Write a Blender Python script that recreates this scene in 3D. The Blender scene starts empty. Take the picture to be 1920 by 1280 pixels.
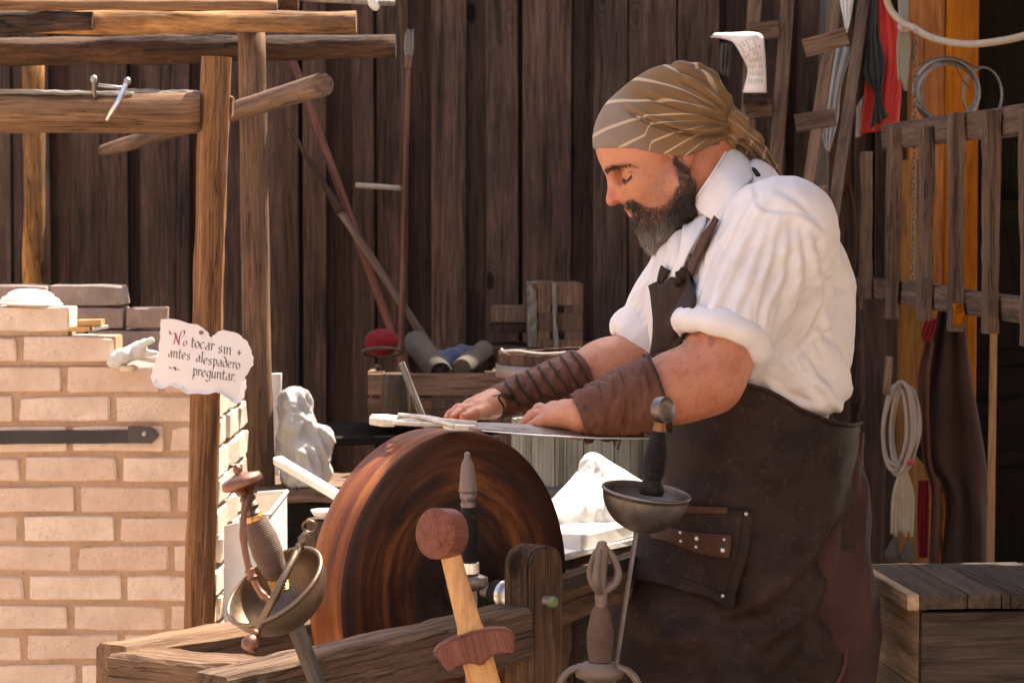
import bpy, bmesh, math, random
import numpy as np
from mathutils import Vector, Matrix, Euler
from mathutils.bvhtree import BVHTree
R = math.radians
random.seed(7)
rng = np.random.default_rng(7)
SC = bpy.context.scene

# ------------------------------------------------------------------ camera
FPX = 4800.0
PITCH = math.atan(248 / FPX)
CAM_Z = 1.45
cam_data = bpy.data.cameras.new('camera')
cam_data.lens = 90; cam_data.sensor_width = 36; cam_data.clip_end = 500
cam = bpy.data.objects.new('camera', cam_data)
cam.location = (0, 0, CAM_Z); cam.rotation_euler = (R(90) - PITCH, 0, 0)
SC.collection.objects.link(cam); SC.camera = cam
cam_data.dof.use_dof = True; cam_data.dof.focus_distance = 3.8; cam_data.dof.aperture_fstop = 14.0

# ------------------------------------------------------------------ sky, sun, exposure
SUN = Vector((0.34, 0.40, 0.85)).normalized()
SUN_EL = math.asin(SUN.z); SUN_AZ = math.atan2(SUN.x, SUN.y)
W = bpy.data.worlds.new('World'); SC.world = W; W.use_nodes = True
wn = W.node_tree.nodes; wl = W.node_tree.links
sky = wn.new('ShaderNodeTexSky'); sky.sky_type = 'NISHITA'; sky.sun_disc = False
sky.sun_elevation = SUN_EL; sky.sun_rotation = SUN_AZ
sky.air_density = 1.0; sky.dust_density = 3.0; sky.ozone_density = 0.4
wl.new(sky.outputs[0], wn['Background'].inputs[0]); wn['Background'].inputs[1].default_value = 0.15
sd = bpy.data.lights.new('sun', 'SUN'); sd.energy = 4.5; sd.angle = R(0.5); sd.color = (1, 0.95, 0.87)
so = bpy.data.objects.new('sun', sd); so.rotation_euler = SUN.to_track_quat('Z', 'Y').to_euler()
SC.collection.objects.link(so)
SC.view_settings.view_transform = 'Standard'; SC.view_settings.look = 'None'
SC.view_settings.gamma = 1; SC.view_settings.use_curve_mapping = False
SC.view_settings.exposure = 1.75
SC.view_settings.use_white_balance = True; SC.view_settings.white_balance_temperature = 7450; SC.view_settings.white_balance_tint = 14
SC.cycles.use_denoising = True
SC.cycles.max_bounces = 8

# ------------------------------------------------------------------ helpers
CA, SA = math.cos(PITCH), math.sin(PITCH)
def P(px, py, Y):
    "the point at depth Y metres whose place in the photo is (px, py)"
    dx = (px - 960) / FPX; dy = (640 - py) / FPX
    d = Vector((dx, CA + dy * SA, -SA + dy * CA)); t = Y / d.y
    return Vector((d.x * t, Y, CAM_Z + d.z * t))
def PP(px, py, Y): return np.array(P(px, py, Y))
def toPx(v):
    v = np.asarray(v, float); y = v[..., 1]; z = v[..., 2] - CAM_Z
    f = y * CA - z * SA; u = y * SA + z * CA
    return 960 + FPX * v[..., 0] / f, 640 - FPX * u / f

WM = {}
def link(o, M=None, parent=None):
    M = M or Matrix.Identity(4)
    SC.collection.objects.link(o)
    if parent is not None:
        o.parent = parent; o.matrix_parent_inverse = WM[parent.name].inverted()
    o.matrix_basis = M
    WM[o.name] = M.copy()
    return o
def tag(o, label=None, cat=None, group=None, kind=None):
    if label: o['label'] = label
    if cat: o['category'] = cat
    if group: o['group'] = group
    if kind: o['kind'] = kind
    return o
def thing(name, label, cat, loc=(0, 0, 0), group=None):
    o = bpy.data.objects.new(name, None); o.empty_display_size = 0.05
    link(o, Matrix.Translation(Vector(loc)))
    return tag(o, label, cat, group)
def mesh(verts, faces, mat, smooth=False, name='m'):
    me = bpy.data.meshes.new(name)
    me.from_pydata([tuple(map(float, v)) for v in verts], [], [tuple(f) for f in faces])
    if mat: me.materials.append(mat)
    if smooth: me.polygons.foreach_set('use_smooth', [True] * len(me.polygons))
    me.update()
    return me
def obj(name, me, parent=None, M=None):
    return link(bpy.data.objects.new(name, me), M, parent)
def frame(origin, zdir, xhint=(1, 0, 0)):
    z = Vector(zdir).normalized(); x = Vector(xhint); x = (x - x.dot(z) * z)
    if x.length < 1e-4: x = Vector((0, 1, 0)) - z * z.y
    x.normalize(); y = z.cross(x)
    M = Matrix((x, y, z)).transposed().to_4x4(); M.translation = Vector(origin)
    return M

def vnoise(p, seed=0):
    "value noise in -1..1 on an (N,3) array"
    p = np.asarray(p, float); i = np.floor(p).astype(np.int64); f = p - i; f = f * f * (3 - 2 * f)
    def h(ix, iy, iz):
        n = (ix * 374761393 + iy * 668265263 + iz * 2147483647 + seed * 974711) & 0xFFFFFFFF
        n = ((n ^ (n >> 13)) * 1274126177) & 0xFFFFFFFF
        n = (n ^ (n >> 16)) & 0xFFFFFF
        return n / 8388607.5 - 1
    out = 0
    for a in (0, 1):
        for b in (0, 1):
            for c in (0, 1):
                w = (f[:, 0] if a else 1 - f[:, 0]) * (f[:, 1] if b else 1 - f[:, 1]) * (f[:, 2] if c else 1 - f[:, 2])
                out = out + w * h(i[:, 0] + a, i[:, 1] + b, i[:, 2] + c)
    return out
def fbm(p, seed=0, oct=3):
    s = 0; a = 1
    for k in range(oct):
        s = s + a * vnoise(p * (2 ** k), seed + k); a *= 0.5
    return s

# ---- shape builders (all return meshes in local space)
def beam_mesh(w, d, L, mat, seg=10, wear=0.004, ch=0.12, seed=0, bow=0.0, ends=True):
    "rough sawn piece: box w x d along +z, worn chamfered edges, slight bow"
    r_ = np.random.default_rng(seed + 11)
    cx, cy = w / 2, d / 2; c = min(w, d) * ch
    ring = [(cx - c, -cy), (cx, -cy + c), (cx, cy - c), (cx - c, cy), (-cx + c, cy), (-cx, cy - c), (-cx, -cy + c), (-cx + c, -cy)]
    vs = []; fs = []
    b1, b2 = r_.uniform(-1, 1, 2) * bow
    offs = r_.uniform(-1, 1, (8, 2))
    for k in range(seg + 1):
        t = k / seg; s = math.sin(math.pi * t)
        offs = offs * 0.6 + r_.uniform(-1, 1, (8, 2)) * 0.8
        for j, (x, y) in enumerate(ring):
            vs.append((x + offs[j, 0] * wear + b1 * s, y + offs[j, 1] * wear + b2 * s, L * t))
    n = 8
    for k in range(seg):
        for j in range(n):
            a = k * n + j; b = k * n + (j + 1) % n
            fs.append((a, b, b + n, a + n))
    fs.append(tuple(reversed(range(n)))); fs.append(tuple(range(seg * n, seg * n + n)))
    return mesh(vs, fs, mat)
def beam(name, p1, p2, w, d, mat, parent=None, xhint=(1, 0, 0), **k):
    p1 = Vector(p1); p2 = Vector(p2)
    k.setdefault('seed', int(abs(p1.x * 917 + p1.z * 331 + p2.z * 77) * 10) % 9999)
    me = beam_mesh(w, d, (p2 - p1).length, mat, **k)
    return obj(name, me, parent, frame(p1, p2 - p1, xhint))
def log_mesh(r1, r2, L, mat, seg=14, n=14, rough=0.06, seed=0, bow=0.0, flat=1.0):
    zs = np.linspace(0, L, seg + 1); th = np.linspace(0, 2 * math.pi, n, endpoint=False)
    Z, T = np.meshgrid(zs, th, indexing='ij')
    rr = r1 + (r2 - r1) * Z / L
    q = np.stack([np.cos(T) * 1.2, np.sin(T) * 1.2, Z / (6 * max(r1, .01))], -1).reshape(-1, 3) + seed * 7.3
    rr = rr * (1 + rough * fbm(q, seed, 3).reshape(rr.shape))
    a = np.random.default_rng(seed).uniform(0, 6.28)
    bx = bow * np.sin(math.pi * Z / L)
    V = np.stack([np.cos(T) * rr + bx * math.cos(a), np.sin(T) * rr * flat + bx * math.sin(a), Z], -1).reshape(-1, 3)
    fs = []
    for k in range(seg):
        for j in range(n):
            p = k * n + j; b = k * n + (j + 1) % n
            fs.append((p, b, b + n, p + n))
    m = mesh(V, fs + [tuple(reversed(range(n))), tuple(range(seg * n, seg * n + n))], mat, True)
    m.polygons[len(m.polygons) - 1].use_smooth = False; m.polygons[len(m.polygons) - 2].use_smooth = False
    return m
def log(name, p1, p2, r1, r2, mat, parent=None, **k):
    p1 = Vector(p1); p2 = Vector(p2)
    k.setdefault('seed', int(abs(p1.x * 917 + p1.z * 331 + p2.z * 77) * 10) % 9999)
    return obj(name, log_mesh(r1, r2, (p2 - p1).length, mat, **k), parent, frame(p1, p2 - p1))
def tube_geo(pts, r, n=8, closed=False):
    pts = [Vector(p) for p in pts]; N = len(pts)
    rs = r if hasattr(r, '__len__') else [r] * N
    vs = []; fs = []
    prev = None
    for i, p in enumerate(pts):
        a = pts[(i - 1) % N] if (closed or i > 0) else p
        b = pts[(i + 1) % N] if (closed or i < N - 1) else p
        t = (b - a).normalized()
        if prev is None:
            u = t.orthogonal().normalized()
        else:
            u = (prev - prev.dot(t) * t).normalized()
        prev = u; v = t.cross(u)
        for j in range(n):
            th = 2 * math.pi * j / n
            vs.append(p + (u * math.cos(th) + v * math.sin(th)) * rs[i])
    M_ = N if closed else N - 1
    for i in range(M_):
        for j in range(n):
            a = i * n + j; b = i * n + (j + 1) % n; c = ((i + 1) % N) * n + (j + 1) % n; d = ((i + 1) % N) * n + j
            fs.append((a, b, c, d))
    if not closed: fs += [tuple(reversed(range(n))), tuple(range((N - 1) * n, N * n))]
    return vs, fs
def tube(name, pts, r, mat, parent=None, n=8, closed=False):
    vs, fs = tube_geo(pts, r, n, closed)
    return obj(name, mesh(vs, fs, mat, True), parent)
def spline(pts, k=6, closed=False):
    "Catmull-Rom through the points"
    P_ = [np.array(p, float) for p in pts]; N = len(P_); out = []
    for i in range(N if closed else N - 1):
        p0 = P_[(i - 1) % N] if (closed or i > 0) else 2 * P_[0] - P_[1]
        p1 = P_[i]; p2 = P_[(i + 1) % N]
        p3 = P_[(i + 2) % N] if (closed or i < N - 2) else 2 * P_[-1] - P_[-2]
        for j in range(k):
            t = j / k
            out.append(0.5 * ((2 * p1) + (-p0 + p2) * t + (2 * p0 - 5 * p1 + 4 * p2 - p3) * t * t + (-p0 + 3 * p1 - 3 * p2 + p3) * t ** 3))
    if not closed: out.append(P_[-1])
    return out
def lathe_geo(prof, n=28, sx=1, sy=1):
    vs = []; fs = []
    for r, z in prof:
        for j in range(n):
            th = 2 * math.pi * j / n
            vs.append((r * math.cos(th) * sx, r * math.sin(th) * sy, z))
    for i in range(len(prof) - 1):
        for j in range(n):
            a = i * n + j; b = i * n + (j + 1) % n
            fs.append((a, b, b + n, a + n))
    return vs, fs
def lathe(name, prof, mat, parent=None, M=None, n=28, sx=1, sy=1, smooth=True):
    "profile from low z to high z"
    prof = list(prof)
    if prof[0][0] > 1e-4: prof.insert(0, (1e-4, prof[0][1]))
    if prof[-1][0] > 1e-4: prof.append((1e-4, prof[-1][1]))
    vs, fs = lathe_geo(prof, n, sx, sy)
    o = obj(name, mesh(vs, fs, mat, smooth), parent, M)
    if smooth: o.data.set_sharp_from_angle(angle=R(50))
    return o
def prism(name, poly, th, mat, parent=None, M=None, bev=0.0015):
    "outline in local xz, thickness along y, bevelled"
    bm = bmesh.new()
    vs = [bm.verts.new((x, -th / 2, z)) for x, z in poly]
    f = bm.faces.new(vs)
    ex = bmesh.ops.extrude_face_region(bm, geom=[f])
    bmesh.ops.translate(bm, verts=[v for v in ex['geom'] if isinstance(v, bmesh.types.BMVert)], vec=(0, th, 0))
    bmesh.ops.recalc_face_normals(bm, faces=bm.faces)
    if bev: bmesh.ops.bevel(bm, geom=[e for e in bm.edges if e.calc_face_angle(0) > 0.5], offset=bev, segments=2, affect='EDGES')
    me = bpy.data.meshes.new('m'); bm.to_mesh(me); bm.free(); me.materials.append(mat)
    return obj(name, me, parent, M)
def box(name, c, s, mat, parent=None, bev=0.003, rot=None, M=None):
    bm = bmesh.new(); bmesh.ops.create_cube(bm, size=1)
    for v in bm.verts: v.co = Vector((v.co.x * s[0], v.co.y * s[1], v.co.z * s[2]))
    if bev: bmesh.ops.bevel(bm, geom=bm.edges[:], offset=bev, segments=2, affect='EDGES')
    me = bpy.data.meshes.new('m'); bm.to_mesh(me); bm.free(); me.materials.append(mat)
    if M is None: M = Matrix.Translation(Vector(c)) @ (rot.to_matrix().to_4x4() if rot else Matrix.Identity(4))
    return obj(name, me, parent, M)
def grid_geo(F, nu, nv, closed_u=False):
    vs = [F(i / nu, j / nv) for j in range(nv + 1) for i in range(nu + (0 if closed_u else 1))]
    w = nu if closed_u else nu + 1; fs = []
    for j in range(nv):
        for i in range(nu):
            a = j * w + i; b = j * w + (i + 1) % w
            fs.append((a, b, b + w, a + w))
    return vs, fs
def solid(me, th, name='m'):
    "give a sheet its thickness"
    bm = bmesh.new(); bm.from_mesh(me)
    bmesh.ops.recalc_face_normals(bm, faces=bm.faces); bm.normal_update()
    bm.verts.ensure_lookup_table(); bm.verts.index_update()
    n = len(bm.verts); old = list(bm.verts); of = list(bm.faces); be = [e for e in bm.edges if e.is_boundary]
    nv = [bm.verts.new(v.co - v.normal * th) for v in old]
    for f in of: bm.faces.new([nv[v.index] for v in reversed(f.verts)])
    for e in be:
        l = e.link_loops[0]; a = l.vert; b_ = l.link_loop_next.vert
        bm.faces.new((b_, a, nv[a.index], nv[b_.index]))
    bm.to_mesh(me); bm.free(); return me
def sheet(name, F, nu, nv, th, mat, parent=None, M=None, closed_u=False):
    vs, fs = grid_geo(F, nu, nv, closed_u)
    me = solid(mesh(vs, fs, mat, True), th)
    me.polygons.foreach_set('use_smooth', [True] * len(me.polygons))
    return obj(name, me, parent, M)

# ---- signed distance modelling, meshed with surface nets
class SDF:
    def __init__(s): s.p = []
    def cap(s, a, ra, b, rb, k=0.015, sy=1.0, op='u'):
        a = np.array(a, float); b = np.array(b, float)
        s.p.append((op, 'cap', k, (a, ra, b, rb, sy))); return s
    def ell(s, c, r, k=0.015, Rm=None, op='u'):
        s.p.append((op, 'ell', k, (np.array(c, float), np.array(r, float), None if Rm is None else np.array(Rm, float)))); return s
    def half(s, pt, n, k=0.002, op='i'):
        s.p.append((op, 'half', k, (np.array(pt, float), np.array(n, float) / np.linalg.norm(n)))); return s
    def fn(s, f, k=0.002, op='i'):
        s.p.append((op, 'fn', k, f)); return s
    @staticmethod
    def ev(kind, q, X):
        if kind == 'cap':
            a, ra, b, rb, sy = q
            Y = X
            if sy != 1.0:
                Y = X.copy(); m = (a[1] + b[1]) / 2; Y[:, 1] = (Y[:, 1] - m) / sy + m
            ab = b - a; t = np.clip(((Y - a) @ ab) / (ab @ ab), 0, 1)
            d = Y - a - t[:, None] * ab
            return (np.sqrt((d * d).sum(1)) - (ra + (rb - ra) * t)) * min(1, sy)
        if kind == 'ell':
            c, r, Rm = q; Y = X - c
            if Rm is not None: Y = Y @ Rm
            u = Y / r; k0 = np.sqrt((u * u).sum(1)) + 1e-9; u = u / r; k1 = np.sqrt((u * u).sum(1)) + 1e-9
            return k0 * (k0 - 1) / k1
        if kind == 'half': return (X - q[0]) @ q[1]
        return q(X)
    def __call__(s, X, prims=None):
        d = np.full(len(X), 1e3)
        for op, kind, k, q in (prims if prims is not None else s.p):
            e = s.ev(kind, q, X)
            if op == 'u':
                h = np.maximum(k - np.abs(d - e), 0) / k; d = np.minimum(d, e) - h * h * k / 4
            elif op == 's':
                h = np.maximum(k - np.abs(d + e), 0) / k; d = np.maximum(d, -e) + h * h * k / 4
            else:
                h = np.maximum(k - np.abs(d - e), 0) / k; d = np.maximum(d, e) + h * h * k / 4
        return d
    def mesh(s, lo, hi, h, N=20):
        lo = np.array(lo, float); hi = np.array(hi, float)
        nb = np.ceil((hi - lo) / (h * N)).astype(int)
        half = h * (N + 2) * math.sqrt(3) / 2
        bi = np.stack(np.meshgrid(*[np.arange(n) for n in nb], indexing='ij'), -1).reshape(-1, 3)
        cen = lo + (bi + 0.5) * N * h
        dc = s(cen); act = bi[np.abs(dc) < half * 1.5 + 0.01]
        base = [[op, kind, k, q, s.ev(kind, q, cen)] for op, kind, k, q in s.p]
        idx = {tuple(b): n for n, b in enumerate(bi)}
        g = np.stack(np.meshgrid(*[np.arange(-1, N + 1)] * 3, indexing='ij'), -1)
        nx, ny, nz = nb * N + 4
        VI = []; VP = []; FQ = []
        for b in act:
            c = idx[tuple(b)]
            pr = [(op, kind, k, q) for op, kind, k, q, e in base if not (op == 'u' and e[c] > half * 1.3 + k + 4 * h)]
            if not pr: continue
            gi = g + b * N; X = lo + gi.reshape(-1, 3) * h
            D = s(X, pr).reshape(g.shape[:3])
            if D.min() > 0 or D.max() < 0: continue
            ins = D < 0; n = N + 1
            cnt = sum(ins[a:a + n, b_:b_ + n, c_:c_ + n].astype(int) for a in (0, 1) for b_ in (0, 1) for c_ in (0, 1))
            ci = np.argwhere((cnt > 0) & (cnt < 8))
            if not len(ci): continue
            acc = np.zeros((len(ci), 3)); num = np.zeros(len(ci))
            for ax in range(3):
                o1, o2 = [q for q in range(3) if q != ax]
                for u in (0, 1):
                    for v in (0, 1):
                        st = np.zeros(3, int); st[o1] = u; st[o2] = v
                        en = st.copy(); en[ax] = 1
                        A = D[tuple((ci + st).T)]; B = D[tuple((ci + en).T)]
                        m = (A < 0) != (B < 0)
                        t = np.where(m, A / np.where(m, A - B, 1), 0)
                        pt = st + (en - st) * t[:, None]
                        acc += pt * m[:, None]; num += m
            vp = lo + (ci + g[0, 0, 0] + b * N + acc / num[:, None]) * h
            gid = ci - 1 + b * N + 1
            key = (gid[:, 0] * ny + gid[:, 1]) * nz + gid[:, 2]
            VI.append(key); VP.append(vp)
            for ax in range(3):
                o1, o2 = [(1, 2), (2, 0), (0, 1)][ax]
                A = ins[1:N + 1, 1:N + 1, 1:N + 1]
                sl = [slice(1, N + 1)] * 3; sl[ax] = slice(2, N + 2)
                if ax >= 0:
                    Bm = ins[tuple(sl)]
                e = np.argwhere(A != Bm)
                if not len(e): continue
                flip = ~A[tuple(e.T)]
                q0 = e + b * N + 1
                d1 = np.zeros(3, int); d1[o1] = 1; d2 = np.zeros(3, int); d2[o2] = 1
                cs = [q0 - d1 - d2, q0 - d2, q0, q0 - d1]
                ks = np.stack([(c_[:, 0] * ny + c_[:, 1]) * nz + c_[:, 2] for c_ in cs], 1)
                ks[flip] = ks[flip][:, ::-1]
                FQ.append(ks)
        key = np.concatenate(VI); vp = np.concatenate(VP); F = np.concatenate(FQ)
        u, first = np.unique(key, return_index=True)
        pos = np.searchsorted(u, F); pos = np.minimum(pos, len(u) - 1)
        ok = (u[pos] == F).all(1)
        return vp[first], pos[ok]
def fast_mesh(V, F, mat, smooth=True):
    me = bpy.data.meshes.new('m')
    me.vertices.add(len(V)); me.vertices.foreach_set('co', np.asarray(V, np.float32).ravel())
    F = np.asarray(F); n = F.shape[1]
    me.loops.add(F.size); me.loops.foreach_set('vertex_index', F.astype(np.int32).ravel())
    me.polygons.add(len(F)); me.polygons.foreach_set('loop_start', np.arange(0, F.size, n, dtype=np.int32))
    me.polygons.foreach_set('use_smooth', [smooth] * len(F))
    if mat: me.materials.append(mat)
    me.update(calc_edges=True); me.validate()
    return me
def vnormals(V, F):
    n = np.cross(V[F[:, 2]] - V[F[:, 0]], V[F[:, 3]] - V[F[:, 1]]) if F.shape[1] == 4 else np.cross(V[F[:, 1]] - V[F[:, 0]], V[F[:, 2]] - V[F[:, 0]])
    out = np.zeros_like(V)
    for j in range(F.shape[1]): np.add.at(out, F[:, j], n)
    return out / (np.linalg.norm(out, axis=1)[:, None] + 1e-12)
def smooth_mesh(V, F, n=2, w=0.5):
    V = V.copy(); a = F.ravel(); b = np.roll(F, -1, axis=1).ravel()
    for _ in range(n):
        acc = np.zeros_like(V); cnt = np.zeros(len(V))
        np.add.at(acc, a, V[b]); np.add.at(acc, b, V[a]); np.add.at(cnt, a, 1); np.add.at(cnt, b, 1)
        V = V + w * (acc / np.maximum(cnt, 1)[:, None] - V)
    return V
def vattr(me, name, data, typ='FLOAT'):
    a = me.attributes.new(name, typ, 'POINT')
    a.data.foreach_set('value' if typ == 'FLOAT' else 'color', np.asarray(data, np.float32).ravel())
# ------------------------------------------------------------------ materials
class MT:
    def __init__(s, name):
        s.m = bpy.data.materials.new(name); s.m.use_nodes = True
        s.t = s.m.node_tree; s.n = s.t.nodes; s.l = s.t.links; s.b = s.n['Principled BSDF']
    def node(s, typ, **kw):
        x = s.n.new(typ)
        for k, v in kw.items():
            if hasattr(x, k): setattr(x, k, v)
        return x
    def set(s, sock, v):
        if hasattr(v, 'is_output') or isinstance(v, bpy.types.NodeSocket): s.l.new(v, sock)
        else: sock.default_value = v
        return s
    def math(s, op, a, b=0.0, c=0.0):
        x = s.n.new('ShaderNodeMath'); x.operation = op
        s.set(x.inputs[0], a); s.set(x.inputs[1], b); s.set(x.inputs[2], c); return x.outputs[0]
    def vmath(s, op, a, b=(0, 0, 0)):
        x = s.n.new('ShaderNodeVectorMath'); x.operation = op
        s.set(x.inputs[0], a); s.set(x.inputs[1], b); return x.outputs[0]
    def coord(s, scale=(1, 1, 1), rnd=True, kind='Object'):
        tc = s.n.new('ShaderNodeTexCoord'); v = tc.outputs[kind]
        if rnd:
            oi = s.n.new('ShaderNodeObjectInfo')
            m = s.math('MULTIPLY', oi.outputs['Random'], 37.0)
            v = s.vmath('ADD', v, m)
        mp = s.n.new('ShaderNodeMapping'); s.l.new(v, mp.inputs[0]); mp.inputs['Scale'].default_value = scale
        return mp.outputs[0]
    def noise(s, v, scale=1, detail=6, rough=0.6, dist=0.0, out='Fac'):
        x = s.n.new('ShaderNodeTexNoise'); s.l.new(v, x.inputs['Vector'])
        x.inputs['Scale'].default_value = scale; x.inputs['Detail'].default_value = detail
        x.inputs['Roughness'].default_value = rough; x.inputs['Distortion'].default_value = dist
        return x.outputs[out]
    def ramp(s, f, stops, interp='LINEAR'):
        x = s.n.new('ShaderNodeValToRGB'); x.color_ramp.interpolation = interp; s.l.new(f, x.inputs[0])
        e = x.color_ramp.elements
        while len(e) < len(stops): e.new(0.5)
        for i, (p, c) in enumerate(stops):
            e[i].position = p; e[i].color = tuple(c if hasattr(c, '__len__') else (c, c, c))[:3] + (1,)
        return x.outputs[0]
    def mix(s, f, a, b, mode='MIX'):
        x = s.n.new('ShaderNodeMix'); x.data_type = 'RGBA'; x.blend_type = mode
        s.set(x.inputs[0], f)
        for i, v in ((6, a), (7, b)):
            if isinstance(v, tuple): v = v[:3] + (1,)
            s.set(x.inputs[i], v)
        return x.outputs[2]
    def bump(s, h, strength=0.4, dist=0.004, prev=None):
        x = s.n.new('ShaderNodeBump'); s.l.new(h, x.inputs['Height'])
        x.inputs['Strength'].default_value = strength; x.inputs['Distance'].default_value = dist
        if prev is not None: s.l.new(prev, x.inputs['Normal'])
        s.l.new(x.outputs[0], s.b.inputs['Normal']); return x.outputs[0]
    def base(s, c): s.set(s.b.inputs['Base Color'], c + (1,) if isinstance(c, tuple) else c); return s
    def p(s, **k):
        for a, v in k.items(): s.set(s.b.inputs[a.replace('_', ' ')], v)
        return s
def mixc(a, b, t): return tuple(x + (y - x) * t for x, y in zip(a, b))

def wood(name, dark, light, gs=26, ls=1.3, knots=True, stain=(0.02, 0.015, 0.013), st=0.5, rough=0.82, bump=0.5, cracks=True, var=0.35, end=None):
    m = MT(name)
    g0 = m.coord((gs, gs, ls)); g1 = m.coord((gs * 3.6, gs * 3.6, ls * 2.2)); f = m.coord((gs * 11, gs * 11, ls * 9)); s_ = m.coord((5, 5, 1.8))
    warp = m.noise(m.coord((6, 6, 2.4)), 1, 3, 0.5, out='Color')
    gw = m.vmath('ADD', g1, m.vmath('MULTIPLY', warp, (5.0, 5.0, 0.6)))
    n0 = m.noise(g0, 1, 5, 0.6, 0.3); n1 = m.noise(gw, 1, 6, 0.68, 0.5); n2 = m.noise(f, 1, 4, 0.75); n3 = m.noise(s_, 1, 6, 0.65)
    mixn = m.math('ADD', m.math('MULTIPLY', n0, 0.4), m.math('MULTIPLY', n1, 0.6))
    col = m.ramp(mixn, [(0.36, mixc(dark, (0, 0, 0), 0.25)), (0.47, mixc(dark, light, 0.45)), (0.62, light)])
    col = m.mix(m.ramp(n2, [(0.44, 0.0), (0.66, 0.5)]), col, mixc(dark, (0, 0, 0), 0.4))
    col = m.mix(m.ramp(n3, [(0.42, 0.0), (0.66, st)]), col, stain)
    h = m.math('ADD', m.math('MULTIPLY', n1, 0.8), m.math('MULTIPLY', n2, 0.35))
    if knots:
        vo = m.node('ShaderNodeTexVoronoi'); m.l.new(m.coord((5.5, 5.5, 2.6)), vo.inputs['Vector']); vo.inputs['Scale'].default_value = 1.0
        d = m.math('ADD', vo.outputs['Distance'], m.math('MULTIPLY', n3, 0.05))
        ring = m.ramp(m.math('FRACT', m.math('MULTIPLY', d, 26.0)), [(0.0, 0.0), (0.5, 0.55), (1.0, 0.0)])
        ring = m.math('MULTIPLY', ring, m.ramp(d, [(0.12, 1.0), (0.24, 0.0)]))
        col = m.mix(ring, col, mixc(dark, (0, 0, 0), 0.5))
        k = m.ramp(d, [(0.055, 1.0), (0.085, 0.9), (0.115, 0.0)])
        col = m.mix(m.math('MULTIPLY', k, 0.95), col, mixc(dark, (0, 0, 0), 0.8))
    if cracks:
        c = m.noise(m.coord((gs * 2.2, gs * 2.2, ls * 0.6)), 1, 4, 0.55, 0.3)
        cr = m.ramp(c, [(0.484, 0.0), (0.5, 1.0), (0.516, 0.0)])
        cr = m.math('MULTIPLY', cr, m.ramp(n3, [(0.44, 0.0), (0.56, 1.0)]))
        col = m.mix(m.math('MULTIPLY', cr, 0.85), col, mixc(dark, (0, 0, 0), 0.85))
        h = m.math('SUBTRACT', h, m.math('MULTIPLY', cr, 0.8))
    oi = m.node('ShaderNodeObjectInfo')
    hs = m.node('ShaderNodeHueSaturation'); m.l.new(col, hs.inputs['Color'])
    m.l.new(m.math('MULTIPLY_ADD', oi.outputs['Random'], var, 1 - var / 2), hs.inputs['Value'])
    r2 = m.math('FRACT', m.math('MULTIPLY', oi.outputs['Random'], 13.7))
    m.l.new(m.math('MULTIPLY_ADD', r2, 0.18, 0.94), hs.inputs['Saturation'])
    m.base(hs.outputs[0]); m.p(Specular_IOR_Level=0.15); m.p(Roughness=m.math('MULTIPLY_ADD', n2, 0.2, rough - 0.1))
    m.bump(h, bump, 0.006)
    return m.m

M = {}
M['fence'] = wood('fence_wood', (0.032, 0.019, 0.0145), (0.155, 0.095, 0.070), st=0.55, stain=(0.018, 0.014, 0.013))
M['fence_dark'] = wood('fence_wood_dark', (0.032, 0.018, 0.014), (0.105, 0.060, 0.044), st=0.6)
M['barn'] = wood('unlit_dark_wood', (0.008, 0.006, 0.005), (0.022, 0.015, 0.012), st=0.4)  # near-black wood standing in for deep shade in the barn and under benches
M['post'] = wood('post_wood', (0.085, 0.038, 0.018), (0.42, 0.215, 0.11), gs=34, ls=1.0, st=0.35, stain=(0.07, 0.03, 0.015), var=0.1)
M['beam'] = wood('beam_wood', (0.085, 0.046, 0.026), (0.36, 0.21, 0.125), gs=24, st=0.5, stain=(0.06, 0.035, 0.025), var=0.15)
M['log_pale'] = wood('debarked_log', (0.12, 0.065, 0.040), (0.42, 0.26, 0.165), gs=24, ls=1.2, st=0.7, stain=(0.07, 0.045, 0.04), var=0.15)
M['log_orange'] = wood('peeled_log', (0.17, 0.075, 0.025), (0.60, 0.33, 0.14), gs=12, ls=2.5, st=0.95, stain=(0.06, 0.04, 0.035), var=0.15)
M['bark'] = wood('bark_wood', (0.035, 0.022, 0.016), (0.15, 0.085, 0.055), gs=14, ls=3.5, st=0.9, bump=0.9, var=0.3)
M['grey'] = wood('grey_wood', (0.075, 0.044, 0.030), (0.28, 0.175, 0.12), gs=26, st=0.5, stain=(0.04, 0.03, 0.025))
M['grey_pale'] = wood('pale_grey_wood', (0.16, 0.14, 0.12), (0.36, 0.33, 0.28), gs=22, st=0.4, stain=(0.10, 0.085, 0.07), knots=False)
M['orange'] = wood('orange_wood', (0.30, 0.10, 0.022), (0.60, 0.22, 0.05), gs=12, ls=0.9, st=0.5, stain=(0.20, 0.065, 0.02), var=0.08, bump=0.3)
M['crate'] = wood('crate_wood_lit', (0.30, 0.18, 0.10), (0.66, 0.45, 0.27), gs=20, ls=1.2, st=0.5, stain=(0.05, 0.035, 0.025), var=0.2)  # paled to stand in for light falling on the crate's left side
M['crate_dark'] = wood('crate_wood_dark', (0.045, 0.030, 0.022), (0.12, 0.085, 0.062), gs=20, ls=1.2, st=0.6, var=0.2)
M['grind'] = wood('stand_wood', (0.085, 0.048, 0.030), (0.26, 0.16, 0.10), gs=22, ls=1.4, st=0.75, stain=(0.045, 0.028, 0.022), var=0.15, bump=0.7)
M['toy_pale'] = wood('pale_pine', (0.52, 0.27, 0.12), (0.72, 0.42, 0.20), gs=18, ls=0.8, st=0.1, stain=(0.4, 0.2, 0.09), knots=False, cracks=False, rough=0.45, bump=0.12, var=0.02)
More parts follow.
